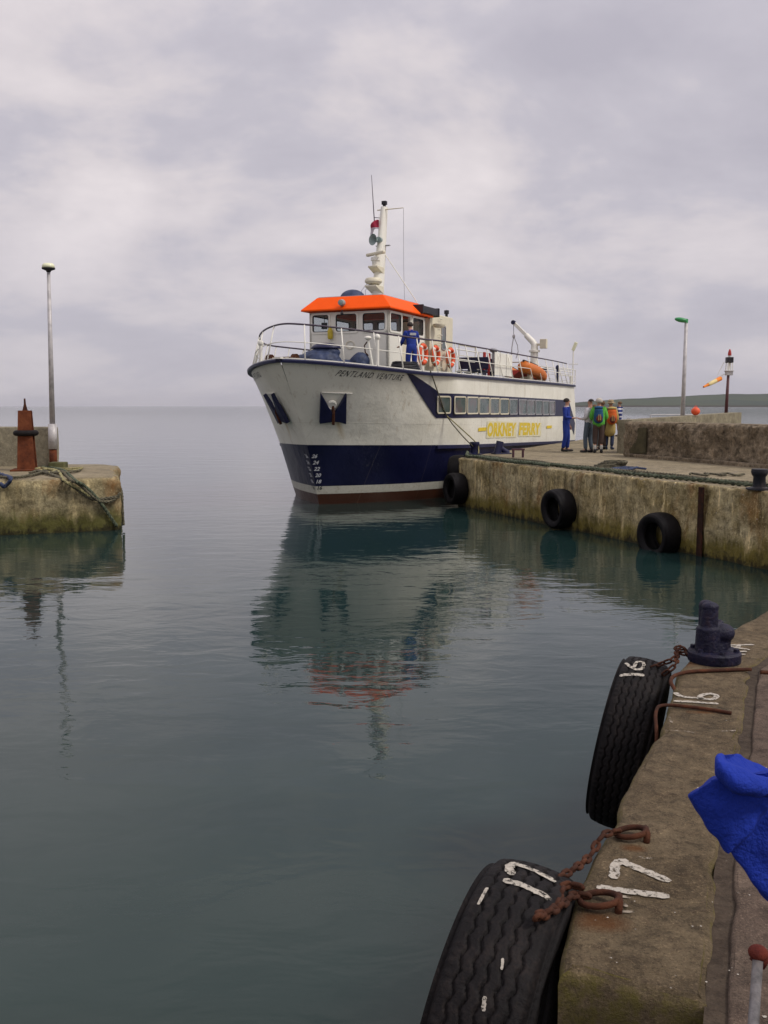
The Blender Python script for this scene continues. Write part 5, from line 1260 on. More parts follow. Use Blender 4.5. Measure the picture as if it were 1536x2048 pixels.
# ================================================================== FAR QUAY FURNITURE
def bollard_far(p, label, mat='navy', s=1.0, tilt=0.0):
    r = thing('bollard', label, 'bollard', p, 0, 'bollards on the far quay'); 
    MB().lathe([(0.20, 0.0), (0.20, 0.04), (0.13, 0.06), (0.12, 0.26), (0.15, 0.30), (0.17, 0.36), (0.16, 0.42), (0.0, 0.43)], (0, 0, 0), 20, Matrix.Rotation(tilt, 3, 'Y')).build('post', M[mat], r, auto=40)
    MB().lathe([(0.0, 0.0), (0.26, 0.0), (0.26, 0.03), (0.0, 0.035)], (0, 0, 0), 20).build('base_plate', M[mat], r, auto=40)
    r.scale = (s, s, s); return r
bollard_far(G(949, 909, ZQ), 'navy bollard on the quay corner holding the ferry mooring ropes', s=0.95)
r = thing('mooring_cleat', 'navy slanted mooring horn beside the corner bollard', 'cleat', G(1000, 908, ZQ), R(25))
MB().tube([U((-0.12, 0, 0.0)), U((-0.05, 0, 0.20)), U((0.0, 0, 0.40))], 0.12, 10).tube([U((0.0, 0, 0.2)), U((0.15, 0, 0.1)), U((0.30, 0, 0.02))], 0.09, 8).build('horn', M['navy'], r, auto=60)
MB().box((0.05, 0, 0.02), (0.6, 0.3, 0.04)).build('base_plate', M['navy'], r, bevel=0.01)
r = thing('steel_hoop', 'small rusty brown steel hoop frame standing on the quay edge', 'frame', G(1036, 915, ZQ), R(10))
MB().box((-0.15, 0, 0.11), (0.06, 0.06, 0.22)).box((0.15, 0, 0.11), (0.06, 0.06, 0.22)).box((0, 0, 0.24), (0.40, 0.07, 0.05)).build('frame', paint('maroon_steel', (0.06, 0.02, 0.03), 0.6), r, bevel=0.008)
bp_ = bollard_far(G(1518, 979, ZQ), 'black bollard at the right end of the far quay', 'black', 0.9)
# tyres on the quay face (shared mesh)
def tyre_mesh(R0=0.52, W_=0.30, near=False):
    """axis along local x; returns builder for the carcass"""
    mb = MB()
    prof = []      # (x, r) closed section, outside then inside
    nl = 56 if near else 10
    NA = 420 if near else 48
    def outer(x): 
        k = abs(x) / (W_ / 2); return R0 - 0.020 * k ** 2 - (0.03 * max(0, (k - 0.82) / 0.18) ** 1.8)
    xs = [-W_ / 2 + W_ * i / nl for i in range(nl + 1)]
    side = [(1.08, 0.93), (1.12, 0.82), (1.06, 0.70), (0.86, 0.60), (0.72, 0.575)]
    ring = [(x, outer(x), True) for x in xs] + [(W_ / 2 * a, R0 * b, False) for a, b in side] + [(W_ / 2 * 0.60, R0 * 0.60, False), (W_ / 2 * 0.90, R0 * 0.72, False), (W_ / 2 * 0.9, R0 * 0.85, False), (0, R0 * 0.92, False), (-W_ / 2 * 0.9, R0 * 0.85, False), (-W_ / 2 * 0.90, R0 * 0.72, False), (-W_ / 2 * 0.60, R0 * 0.60, False)] + [(-W_ / 2 * a, R0 * b, False) for a, b in side[::-1]]
    k = len(ring); vs = []
    grooves = [-0.60, -0.30, 0.0, 0.30, 0.60]
    for i in range(NA):
        t = 2 * math.pi * i / NA
        for x, r_, tr in ring:
            rr = r_
            if near and tr:
                arc = t * R0; zz = (abs(((arc / 0.066) % 1) * 2 - 1) - 0.5) * 0.013
                for g in grooves:
                    d = abs(x - g * W_ / 2 - zz)
                    if d < 0.0045: rr -= 0.014 * (1 - (d / 0.0045) ** 3)
                if abs(abs(x) - W_ / 2 * 0.86) < 0.02 and (arc / 0.033) % 1 < 0.14: rr -= 0.003
                rr += noise.noise(U((x * 6, t * 5, 1))) * 0.0012
            vs.append((x, rr * math.sin(t), rr * math.cos(t)))
    fs = [(i * k + j, i * k + (j + 1) % k, ((i + 1) % NA) * k + (j + 1) % k, ((i + 1) % NA) * k + j) for i in range(NA) for j in range(k)]
    return mb.add(vs, fs), outer
def faceat(x, y):      # nearest point of the far quay face and its outward direction
    v = Vector((x, y)); best = None
    for i in range(len(QF) - 1):
        a = Vector(QF[i]); b = Vector(QF[i + 1]); t = max(0, min(1, (v - a).dot(b - a) / (b - a).length_squared)); q = a.lerp(b, t); d = (b - a).normalized()
        if best is None or (q - v).length < best[0]: best = ((q - v).length, q, Vector((d.y, -d.x)))
    n = best[2]
    if n.x > 0: n = -n
    return best[1], n
tm, _ = tyre_mesh(0.52, 0.42)
def far_tyre(px_, label, z=0.52, tilt=0.0, src=None, n=None, at=None, sc=1.0):
    if at is None:
        g = G(px_, 1040, 0.4); q, n = faceat(g.x, g.y)
        # slide along the face until it lies at this bearing
        best = min(((abs(768 + CF * (a.x / a.y) - px_), a) for a in [Vector(QF[i]).lerp(Vector(QF[i + 1]), k / 60) for i in range(len(QF) - 1) for k in range(61)]), key=lambda e: e[0])[1]
        q, n = faceat(best.x, best.y)
    else: q = Vector(at); n = Vector(n)
    if src is None:
        o = tm.build('tyre', M['rubfar'], None, smooth=True); tag(o, None, 'tyre', 'tyre fenders on the far quay')
    else: o = src.copy(); COL.objects.link(o)
    o['label'] = label
    sc *= 0.93
    o.location = (q.x + n.x * 0.22, q.y + n.y * 0.22, z); o.rotation_euler = (0, tilt, math.atan2(n.y, n.x)); o.scale = (sc, sc, sc); return o
t1_ = far_tyre(1136, 'black tyre fender half way along the far quay wall', 0.50, 0.05)
t2_ = far_tyre(1340, 'largest-looking black tyre fender nearer the rust-streaked joint', 0.30, 0.02, t1_)
t3_ = far_tyre(0, 'tyre fender hanging between the ferry bow and the quay corner', 0.52, 0.0, t1_, (-0.93, -0.36), (2.32, 28.05), 0.98)
t4_ = far_tyre(0, 'upper tyre fender behind the corner one, against the ferry side', 0.98, 0.1, t1_, (-0.91, 0.41), (2.50, 29.0), 1.0)
# dark rust streak in the joint, given shape as an added thin box
p = Vector((JT[2][0], JT[2][1])); q, n = faceat(p.x, p.y)
M['ruststreak'] = metalrust('dark_rust_streak', (0.03, 0.013, 0.008), (0.07, 0.022, 0.01), (0.012, 0.008, 0.006), 5.0)
mb = MB().box((0, 0, 0), (0.03, 0.15, 1.70)); o = mb.build('rust_streak', M['ruststreak'], None, bevel=0.01); o.location = (q.x + n.x * 0.03, q.y + n.y * 0.03, 0.52); o.rotation_euler = (0, 0, math.atan2(n.y, n.x)); tag(o, 'dark rust streak, built as a thin strip, down the far quay wall joint', 'rust streak')
# small dark opening at the right edge of the wall
q, n = faceat(7.2, 16.3); mb = MB(); mb.lathe([(0.13, 0.0), (0.17, 0.0), (0.17, 0.05), (0.13, 0.05), (0.12, -0.02), (0.0, -0.02)], (0, 0, 0), 18, Matrix.Rotation(R(90), 3, 'Y')); o = mb.build('drain_pipe', M['black'], None, auto=40); g = G(1531, 1025, 0.0)
o.location = (7.06, 16.66, 0.98); o.rotation_euler = (0, 0, math.atan2(n.y, n.x)); tag(o, 'round dark drain outlet in the far quay wall at the right', 'drain')
# ropes: along the quay edge
def alongface(d, s0, s1, n, z=ZQ):
    """points parallel to the face, d metres inland, from face distance s0 to s1"""
    P = [Vector(p) for p in QF]; out = []
    for i in range(n + 1):
        s = s0 + (s1 - s0) * i / n; 
        for k in range(len(P) - 1):
            l = (P[k + 1] - P[k]).length
            if s <= l or k == len(P) - 2:
                t = (P[k + 1] - P[k]).normalized(); q = P[k] + t * s; nn = Vector((-t.y, t.x)); 
                if nn.x < 0: nn = -nn
                w_ = noise.noise(U((s * 0.5, d * 3, 0))) * 0.22 + noise.noise(U((s * 1.7, d * 3, 4))) * 0.07
                out.append(U((q.x + nn.x * (d + w_), q.y + nn.y * (d + w_), z))); break
            s -= l
    return out
def ropething(pts, r_, mat, label, grp=None, k=6, cat='rope'):
    c = Vector(pts[0]); mb = MB(); ropemesh(mb, pts, r_, k=k); o = mb.build('mooring_rope', M[mat], None, smooth=True, off=c); return tag(o, label, cat, grp)
G_ = 'mooring ropes on the far quay'
ropething(alongface(0.30, 0.1, 13.6, 26, ZQ + 0.05), 0.055, 'ropeg', 'thick green rope nearest the edge of the far quay', G_, 3)
ropething(alongface(0.62, 0.2, 12.8, 24, ZQ + 0.05), 0.050, 'ropeb', 'brownish rope lying inland of the green rope on the far quay', G_, 3)
ropething([U((2.6, 29.6, ZQ + 0.1))] + alongface(0.10, 0.3, 5.0, 9, ZQ + 0.06), 0.055, 'ropeg', 'short green rope draped along the far quay corner', G_, 3)
c = G(1215, 938, ZQ); mb = MB()
for q in range(5): mb.tube([U((c.x + (0.38 - .03 * q) * math.cos(t * .35) + .05 * q, c.y + (0.3) * math.sin(t * .35) + 0.08 * noise.noise(U((t * .3, q, 0))), ZQ + 0.04 + 0.035 * q)) for t in range(18)], 0.03, 6, closed=True)
tag(mb.build('rope_coil', M['ropeb'], None, off=c), 'tangled rope coil lying on the far quay before the stone wall', 'rope', G_)
c = G(1250, 941, ZQ); pts = [c + U((0.5 * math.cos(t * 1.3) * (1 - t * .05), 0.35 * math.sin(t * 1.7), 0.04 + 0.02 * (t % 2))) for t in range(8)]
ropething(pts, 0.03, 'tarp', 'blue tangled rope beside the coil on the far quay', None, 4)
c = G(1430, 952, ZQ); pts = [c + U((1.1 * (t / 9 - .5) + .1 * math.sin(t * 3), 0.35 * math.sin(t * 2.1), 0.04)) for t in range(10)]
ropething(pts, 0.028, 'ropeb', 'loose brown rope scattered near the black bollard', None, 4)
# ferry bow line: gunwale -> hull -> bollard, doubled
bt = G(949, 909, ZQ)
h0 = s2w(dedge(1.2, 1, -0.05, -0.02)); h0 = s2w(HP(857, 742) + U((0.06, 0, 0))); h1 = s2w(HP(889, 832) + U((0.08, 0, 0)))
ropething([h0, h0.lerp(h1, 0.5) + U((0, 0, -0.03)), h1, h1.lerp(bt + U((0, 0, 0.3)), 0.5) + U((0.0, -0.2, -0.12)), bt + U((-0.05, -0.1, 0.25))], 0.022, 'ropeb', 'dark mooring line from the ferry gunwale down to the corner bollard', None, 8)
ropething([h1, h1.lerp(bt + U((0, 0, 0.3)), 0.5) + U((0.0, -0.2, 0.06)), bt + U((0.05, -0.1, 0.36)), bt + U((0.12, -0.1, 0.15)), bt + U((0.1, -0.3, 0.05))], 0.022, 'ropey', 'paler second line from the ferry to the corner bollard', None, 8)
# parapet block wall
w0 = G(1249, 912, ZQ); w1 = G(1536, 936, ZQ)
wd = (Vector((w1.x, w1.y)) - Vector((w0.x, w0.y))).normalized(); wn = Vector((wd.y, -wd.x)); 
if wn.x < 0: wn = -wn
w0 = Vector((w0.x, w0.y)); far = w0 + wd * 9.0
poly = [w0, far, far + wn * 0.9, w0 + wn * 0.9]
o = slab(ccw([(p.x, p.y) for p in poly]), ZQ - 0.02, 2.48, M['parapet'], 'parapet_wall', step=0.08, rowstep=0.08, r=0.12, amp=0.11, seed=12, off=(w0.x, w0.y, ZQ)); tag(o, 'rough brown concrete wall along the back of the far quay', 'wall')
q_ = w0 + wd * 1.15 - wn * 0.02; q2_ = w0 + wd * 0.35 - wn * 0.02
mbp = MB().prism([U((q2_.x, q2_.y, ZQ + 0.1)), U((q_.x, q_.y, ZQ + 0.12)), U((q_.x + 0.0, q_.y, ZQ + 0.9)), U((q2_.x + 0.05, q2_.y, ZQ + 0.86))], U((-wn.x * 0.05, -wn.y * 0.05, 0))); ORG[o] = Vector((w0.x, w0.y, ZQ)); mbp.build('render_patch', paint('dark_mossy_render', (0.055, 0.048, 0.022), 0.9, var=0.3), o, bevel=0.01)
foot = [w0 - wn * 0.22 + wd * 0.3, far - wn * 0.22, far - wn * 0.02, w0 - wn * 0.02 + wd * 0.3]
o = slab(ccw([(p.x, p.y) for p in foot]), ZQ - 0.02, ZQ + 0.10, M['parapet'], 'wall_footing', step=0.12, rowstep=0.05, r=0.03, amp=0.03, seed=15); tag(o, kind='structure')
# paler ramp wall behind
a = Vector((7.95, 30.6)); b = Vector((14.0, 37.4)); d = (b - a).normalized(); n = Vector((-d.y, d.x)); 
mb = MB(); th = 0.5
vs = []
K = 30
for i in range(K + 1):
    q = a.lerp(b, i / K); zt = 2.50 + 0.20 * (i / K) + 0.01 * noise.noise(U((i * .4, 0, 0)))
    for off_ in (0, th):
        vs += [(q.x + n.x * off_, q.y + n.y * off_, 0.5), (q.x + n.x * off_, q.y + n.y * off_, zt)]
fs = []
for i in range(K): a_ = i * 4; b_ = a_ + 4; fs += [(a_, b_, b_ + 1, a_ + 1), (a_ + 1, b_ + 1, b_ + 3, a_ + 3), (a_ + 3, b_ + 3, b_ + 2, a_ + 2)]
fs += [(0, 1, 3, 2), (K * 4, K * 4 + 2, K * 4 + 3, K * 4 + 1)]
o = mb.add(vs, fs).build('ramp_wall', M['parpale'], None, off=(a.x, a.y, ZQ)); tag(o, 'smoother pale concrete wall with sloping top behind the rough wall', 'wall')
# green-headed lamp post
gl = D(1365, 832, 36.5); gt = D(1366, 640, 36.5)
r = thing('lamp_post', 'tall pale lamp post with green head behind the far wall', 'street lamp', (gl.x, gl.y, 1.9), 0)
mb = MB().cyl((0, 0, 0), (0.02, 0, gt.z - 1.9), 0.085, 0.06, 12); mb.build('post', M['galv'], r, smooth=True)
MB().box((0, 0, -0.25), (0.4, 0.4, 0.5)).build('base', M['parpale'], r, bevel=0.02)
MB().ell((-0.17, 0, gt.z - 1.9 + 0.0), (0.26, 0.13, 0.09), 18, 10, Euler((0, R(10), 0))).cyl((0.0, 0, gt.z - 2.0), (0.02, 0, gt.z - 1.86), 0.085, 0.07, 10).build('lamp_head', M['green'], r, auto=60)
# beacon pole with windsock
bl = D(1452, 828, 37.2); 
def zat(y, Y=37.2): return D(1452, y, Y).z
r = thing('beacon_pole', 'slim dark pole with red beacon lamp and lantern boxes on the pale wall', 'beacon', (bl.x, bl.y, 2.66), 0)
b0 = 2.66
MB().cyl((0, 0, 0), (0.03, 0, zat(748) - b0), 0.065, 0.05, 10).build('post', paint('dark_red_post', (0.10, 0.035, 0.04), 0.6), r, smooth=True)
MB().box((0.05, 0, zat(748) - b0 + 0.04), (0.24, 0.24, 0.18)).box((0.05, 0, zat(742) - b0), (0.3, 0.3, 0.03)).build('junction_box', M['galv'], r, bevel=0.01)
mb = MB()
for sx, sy in ((-0.1, -0.1), (0.1, -0.1), (0.1, 0.1), (-0.1, 0.1)): mb.cyl((0.05 + sx, sy, zat(744) - b0), (0.05 + sx * 0.8, sy, zat(722) - b0), 0.015, n=6)
mb.cyl((0.05, 0, zat(744) - b0), (0.05, 0, zat(722) - b0), 0.03, n=8)
mb.tube([U((-0.15, 0, zat(724) - b0)), U((-0.30, 0, zat(740) - b0)), U((-0.42, 0, zat(754) - b0)), U((0, 0, zat(746) - b0))], 0.012, 5); mb.build('cage', M['white'], r)
MB().box((0.05, 0, zat(720) - b0), (0.25, 0.24, 0.22)).build('lantern_box', M['black'], r, bevel=0.02)
MB().cyl((0.05, 0, zat(716) - b0), (0.05, 0, zat(711) - b0), 0.05, n=10).build('neck', M['white'], r)
MB().lathe([(0.0, 0.0), (0.07, 0.0), (0.065, 0.10), (0.045, 0.18), (0.02, 0.24), (0.0, 0.25)], (0.05, 0, zat(711) - b0), 14).build('red_lamp', M['red'], r, auto=50)
s0_ = D(1441, 757, 37.2); s1w = D(1407, 774, 36.6)
r = thing('windsock', 'orange windsock with a white band blowing left from the beacon pole', 'windsock', s0_, 0)
dv = s1w - s0_; q = dv.to_track_quat('Z', 'Y').to_matrix(); ln = dv.length
mb = MB().lathe([(0.085, 0), (0.075, ln * 0.5), (0.035, ln)], (0, 0, 0), 14, q); mb.f = [f for f in mb.f if len(f) == 4]
mb.build('sleeve', paint('windsock_orange', (0.85, 0.25, 0.03), 0.8), r, smooth=True)
mb = MB().lathe([(0.082, ln * 0.28), (0.066, ln * 0.72)], (0, 0, 0), 14, q, ); mb.f = [f for f in mb.f if len(f) == 4]; mb.v = [v * 1.02 for v in mb.v]; mb.build('band', paint('windsock_pale', (0.75, 0.62, 0.30), 0.8), r, smooth=True)
MB().tube([U((0, 0, 0)), U(D(1447, 748, 37.2)) - s0_], 0.01, 5).build('line', M['white'], r)
by = D(1391, 828, 34.2)
r = thing('buoy', 'round orange buoy resting on the top of the pale wall', 'buoy', (by.x, by.y, 2.60), 0)
MB().ell((0, 0, 0.16), (0.155, 0.155, 0.145), 20, 12).build('float', M['buoyor'], r, smooth=True); MB().tube([U((0.05 * math.cos(t), 0, 0.31 + 0.04 * math.sin(t))) for t in range(7)], 0.012, 6, closed=True).build('eye', M['buoyor'], r)
# railings by the water beyond
r = thing('quay_railing', 'thin pale hand railing on the far side of the quay', 'railing', G(1300, 868, ZQ), 0)
mb = MB(); pts = [G(x, 868, ZQ) - r.location for x in (1254, 1320, 1345, 1400)]
A3 = [U((0, 0, 0.0)), U((2.2, 0.4, 0)), U((4.4, 0.8, 0))]
for q in A3: mb.cyl(q, q + U((0, 0, 1.05)), 0.03, n=8)
mb.cyl(A3[0] + U((0, 0, 1.05)), A3[-1] + U((0, 0, 1.05)), 0.03, n=8); mb.cyl(A3[0] + U((0, 0, .55)), A3[-1] + U((0, 0, .55)), 0.02, n=8); mb.build('rail', M['galv'], r)
p = G(1254, 884, ZQ)
r = thing('post', 'thin grey steel post at the end of the rough wall', 'post', p, 0); MB().cyl((0, 0, 0), (0, 0, 1.02), 0.03, n=8).box((0.06, 0, 1.0), (0.15, 0.03, 0.03)).build('upright', M['galv'], r)
# worn white lines on the far quay
def groundline(pts, w_, name, mat, z):
    P = [Vector((p.x, p.y, z)) for p in pts]; mb = MB(); vs = []
    den = []
    for i in range(len(P) - 1):
        k = max(2, int((P[i + 1] - P[i]).length / 0.25)); den += [P[i].lerp(P[i + 1], j / k) for j in range(k)]
    den.append(P[-1]); rr = random.Random(len(den))
    for i, p in enumerate(den):
        d = (den[min(i + 1, len(den) - 1)] - den[max(0, i - 1)]).normalized(); n = U((-d.y, d.x, 0)); a = w_ / 2 * rr.uniform(0.6, 1.1); vs += [p + n * a, p - n * a]
    o = mb.add(vs, [(2 * i, 2 * i + 1, 2 * i + 3, 2 * i + 2) for i in range(len(den) - 1)]).build(name, M[mat], None); tag(o, kind='structure'); return o
for pl in ([(1108, 911), (1150, 920)], [(1195, 935), (1222, 932)], [(1270, 929), (1300, 933), (1380, 937)], [(1275, 925), (1285, 922)], [(1468, 950), (1536, 953)], [(1462, 948), (1475, 943)], [(1150, 918), (1250, 932), (1440, 950)]):
    groundline([G(x, y, ZQ) for x, y in pl], 0.10, 'painted_line', 'faintline', ZQ + 0.006)

# ================================================================== LEFT PIER FURNITURE
pw = D(116, 925, 26.0)
o = slab(ccw([(-9.14, 26.4), (-30, 28.0), (-30, 28.6), (-9.22, 26.95)]), ZP - 0.02, 2.37, M['parpale'], 'pier_parapet', open_=(), step=0.25, rowstep=0.12, r=0.04, amp=0.02, seed=21, off=(-8.9, 26.4, ZP)); tag(o, 'plain concrete parapet along the back of the left pier', 'wall')
pl_ = G(55, 941, ZP)
def lz(y): return D(50, y, pl_.y).z - ZP
r = thing('mooring_pile', 'rusty orange steel pile with a rubber ring on the left pier', 'pile', (pl_.x, pl_.y, ZP), R(12))
hh = lz(821)
mb = MB(); w0_, w1_ = 0.20, 0.155
for (x0, x1, y0, y1) in ((-1, 1, -1, -0.82), (-1, 1, 0.82, 1), (-0.12, 0.12, -0.82, 0.82)):
    vs = []
    for z, w_ in ((0, w0_ * 1.12), (hh, w1_)):
        vs += [(x0 * w_, y0 * w_, z), (x1 * w_, y0 * w_, z), (x1 * w_, y1 * w_, z), (x0 * w_, y1 * w_, z)]
    mb.add(vs, [(3, 2, 1, 0), (4, 5, 6, 7), (0, 1, 5, 4), (1, 2, 6, 5), (2, 3, 7, 6), (3, 0, 4, 7)])
mb.box((-0.005, 0, hh / 2), (0.30, 0.24, hh - 0.02), taper=0.8); mb.build('column', M['rustor'], r, bevel=0.006)
MB().box((0, 0, 0.02), (0.75, 0.75, 0.05)).build('base_plate', M['rustor'], r, bevel=0.01)
zr = lz(866); MB().tube([U((0.245 * math.cos(t * math.pi / 12), 0.245 * math.sin(t * math.pi / 12), zr)) for t in range(24)], 0.075, 10, closed=True).build('rubber_ring', M['rubber'], r, smooth=True)
MB().add([(-0.07, 0, hh - 0.02), (0.07, 0, hh - 0.02), (0.02, 0, hh + 0.18), (-0.02, 0, hh + 0.18), (-0.07, 0.04, hh - 0.02), (0.07, 0.04, hh - 0.02), (0.02, 0.04, hh + 0.18), (-0.02, 0.04, hh + 0.18)], [(0, 1, 2, 3), (7, 6, 5, 4), (0, 4, 5, 1), (1, 5, 6, 2), (2, 6, 7, 3), (3, 7, 4, 0)]).cyl((0, 0.02, hh + 0.1), (0, 0.02, lz(797)), 0.03, 0.022, 8).build('spike', M['rust'], r)
ll = G(107, 934, ZP); 
def lz2(y): return D(100, y, ll.y).z - ZP
tpx = D(97, 540, ll.y)
r = thing('lamp_post', 'tall grey lamp post with dome lamp on the left pier', 'street lamp', (ll.x, ll.y, ZP), 0)
top = U((tpx.x - ll.x, 0, tpx.z - ZP)); zs = lz2(848); zb_ = lz2(898)
MB().cyl((0, 0, 0), top * (zb_ / top.z), 0.105, 0.10, 14).build('rusted_foot', M['rustor'], r, smooth=True)
MB().cyl(top * (zb_ / top.z), top * (zs / top.z), 0.125, 0.115, 14).build('sleeve', M['galv'], r, smooth=True)
MB().cyl(top * (zs / top.z), top, 0.075, 0.045, 12).build('post', M['galv'], r, smooth=True)
MB().lathe([(0.05, -0.06), (0.07, -0.02), (0.17, 0.02), (0.18, 0.05), (0.0, 0.05)], top, 18).build('lamp_bracket', M['black'], r, auto=40)
MB().lathe([(0.17, 0.05), (0.165, 0.12), (0.13, 0.17), (0.0, 0.19)], top, 18).build('lamp_dome', M['lens'], r, smooth=True)
gb = G(117, 939, ZP); o = MB().box((0, 0, 0.1), (0.42, 0.34, 0.20)).build('concrete_block', paint('mossy_concrete', (0.10, 0.10, 0.04), 0.9, var=0.3), None, bevel=0.03); o.location = gb; tag(o, 'small mossy green concrete block beside the left lamp post', 'block')
# ropes over the left pier
def fp_(x, y, z=None, o=0.0):
    """front face of the pier at this bearing"""
    F = [Vector((-14, 19.6)), Vector((-8.76, 21.6)), Vector((-6.9, 22.25)), Vector((-6.3, 22.6))]
    r_ = ray(x, y); best = None
    for i in range(len(F) - 1):
        a, b = F[i], F[i + 1]; d = b - a
        den = r_.x * d.y - r_.y * d.x
        if abs(den) < 1e-9: continue
        t = (a.x * d.y - a.y * d.x) / den; s = (a.x * r_.y - a.y * r_.x) / den
        if -0.02 <= s <= 1.02: best = (t, d); break
    if best is None: return U((-6.28, 22.6, max(0.02, CH + ray(x, y).z * (22.6 / ray(x, y).y))))
    t, d = best; n = Vector((d.y, -d.x)).normalized()
    return U((r_.x * t + n.x * o, r_.y * t + n.y * o, CH + r_.z * t))
GL = 'ropes draped over the left pier'
def top_(x, y): q = G(x, y, ZP); q.z += 0.05; return q
ropething([top_(75, 946), top_(100, 952), fp_(130, 962, o=0.1), fp_(150, 975, o=0.10), fp_(170, 990, o=0.10), fp_(190, 998, o=0.1), fp_(215, 996, o=0.10), fp_(236, 992, o=0.12)], 0.045, 'ropeb', 'brown rope sagging across the left pier face to its corner', GL, 6)
ropething([top_(85, 938), top_(125, 944), fp_(150, 960, o=0.14), fp_(170, 972, o=0.12), fp_(192, 996, o=0.12), fp_(210, 1020, o=0.1), fp_(232, 1052, o=0.08)], 0.045, 'ropeg', 'green rope running diagonally down the left pier face into the water', GL, 6)
ropething([top_(0, 958), top_(30, 959), top_(60, 955), top_(90, 948), top_(120, 950), top_(160, 945)], 0.04, 'ropeb', 'rope lying along the top edge of the left pier', GL, 6)
ropething([top_(72, 942), top_(85, 940), top_(110, 946), top_(95, 950), top_(80, 946), top_(100, 942), top_(118, 948), fp_(128, 960, o=0.12), fp_(160, 978, o=0.14), fp_(180, 992, o=0.12)], 0.04, 'ropey', 'pale tangled rope heaped near the left pier pile', GL, 6)
ropething([U((-6.42, 22.9, 1.12)), U((-6.31, 22.78, 0.85)), U((-6.28, 22.7, 0.4)), U((-6.27, 22.7, 0.1))], 0.035, 'ropeb', 'frayed rope end hanging at the left pier corner', GL, 6)

ropething([top_(60, 950), top_(84, 944), top_(104, 950), top_(122, 946), fp_(140, 958, o=0.14), fp_(158, 968, o=0.15), fp_(176, 984, o=0.14), fp_(196, 1001, o=0.13), fp_(222, 1000, o=0.13), fp_(238, 985, o=0.13)], 0.038, 'ropeb', 'second brown rope looped beside the green one on the left pier', GL, 6)
ropething([top_(0, 952), top_(14, 957), top_(22, 962), fp_(10, 972, o=0.12), fp_(0, 966, o=0.12)], 0.05, 'tarp', 'dark bight of rope at the left picture edge on the pier', GL, 6)
ropething([top_(100, 939), top_(135, 941), top_(165, 939), top_(150, 944), top_(120, 943)], 0.03, 'ropey', 'thin pale line lying behind the heaped ropes on the left pier', GL, 6)
# ================================================================== NEAR QUAY
def wallpt(y):
    for i in range(len(NE) - 1):
        if NE[i][1] <= y <= NE[i + 1][1]:
            t = (y - NE[i][1]) / (NE[i + 1][1] - NE[i][1]); a = Vector(NE[i]); b = Vector(NE[i + 1]); q = a.lerp(b, t); return q
    return Vector(NE[0])
# wheel-sized tyres hung on the quay face
tb, touter = tyre_mesh(0.53, 0.27, True)
TYC = [((0.365, 2.79, 0.975), (0.42, 1.0), -0.12, 0.0), ((1.53, 5.72, 0.87), (0.42, 1.0), -0.16, 0.0)]
def near_tyre(c, along, tilt, label, proto=None, roll=0.0):
    r = thing('tyre', label, 'tyre', c, 0, 'big lorry tyres hung as fenders on the near quay')
    d = Vector((*along, 0)).normalized(); n = U((-d.y, d.x, 0))      # axis points out to the water
    r.rotation_mode = 'QUATERNION'
    Mx = Matrix((n, d, U((0, 0, 1)))); Mx = Mx.transposed()          # local x = out, y = along, z = up (left-handed fixed below)
    if Mx.determinant() < 0: Mx = Matrix((n, -d, U((0, 0, 1)))).transposed()
    r.rotation_quaternion = (Mx @ Matrix.Rotation(tilt, 3, 'Y') @ Matrix.Rotation(roll, 3, 'X')).to_quaternion()
    if proto: 
        for ch in proto.children:
            if ch.name.startswith('carcass'): k = ch.copy(); COL.objects.link(k); k.parent = r
    else: tb.build('carcass', M['rubber'], r, smooth=True)
    return r
c17, a17, ti17, _ = TYC[0]; c16, a16, ti16, _ = TYC[1]
ty17 = near_tyre(U(c17), a17, ti17, 'big black lorry tyre with white 17 hung on the quay nearest the camera')
ty16 = near_tyre(U(c16), a16, ti16, 'black lorry tyre with white 16 hung below the navy bollard', ty17)
bpy.context.view_layer.update()
def tread_mark(r, lines, w_, t0, sgn=1, name='painted_number', seed=3):
    """u across the tread (local x), v along the circumference (angle from top)"""
    def place(u, v, li):
        x = u; rad = touter(x) + 0.0035; t = t0 + v / 0.53
        return (x, rad * math.sin(t), rad * math.cos(t))
    mb = strokes(lines, w_, place, 0.22, seed); mb.build(name, M['whiteline'], r)
# digits as strokes: u to the reader's right is the circumference; laid so they read from the quay
def digit(ch, ox, h, w_):
    S_ = {'1': [[(0.5, 0), (0.5, 0.5), (0.5, 1)]], '7': [[(0.0, 0.78), (0.0, 1.0), (0.5, 1.0), (0.95, 1.0)], [(0.95, 1.0), (0.7, 0.5), (0.55, 0.0)]],
          '6': [[(0.85, 1.0), (0.45, 0.75), (0.12, 0.35), (0.3, 0.03), (0.75, 0.03), (0.92, 0.3), (0.65, 0.52), (0.2, 0.38)]],
          'A': [[(0.0, 0), (0.5, 1.0)], [(0.5, 1.0), (1.0, 0.0)], [(0.22, 0.38), (0.8, 0.38)]]}[ch]
    return [[(ox + x * w_, y * h) for x, y in l] for l in S_]
def swap(lines, ou=0.0, ov=0.0, su=1, sv=1): return [[(ou + su * y, ov + sv * x) for x, y in l] for l in lines]
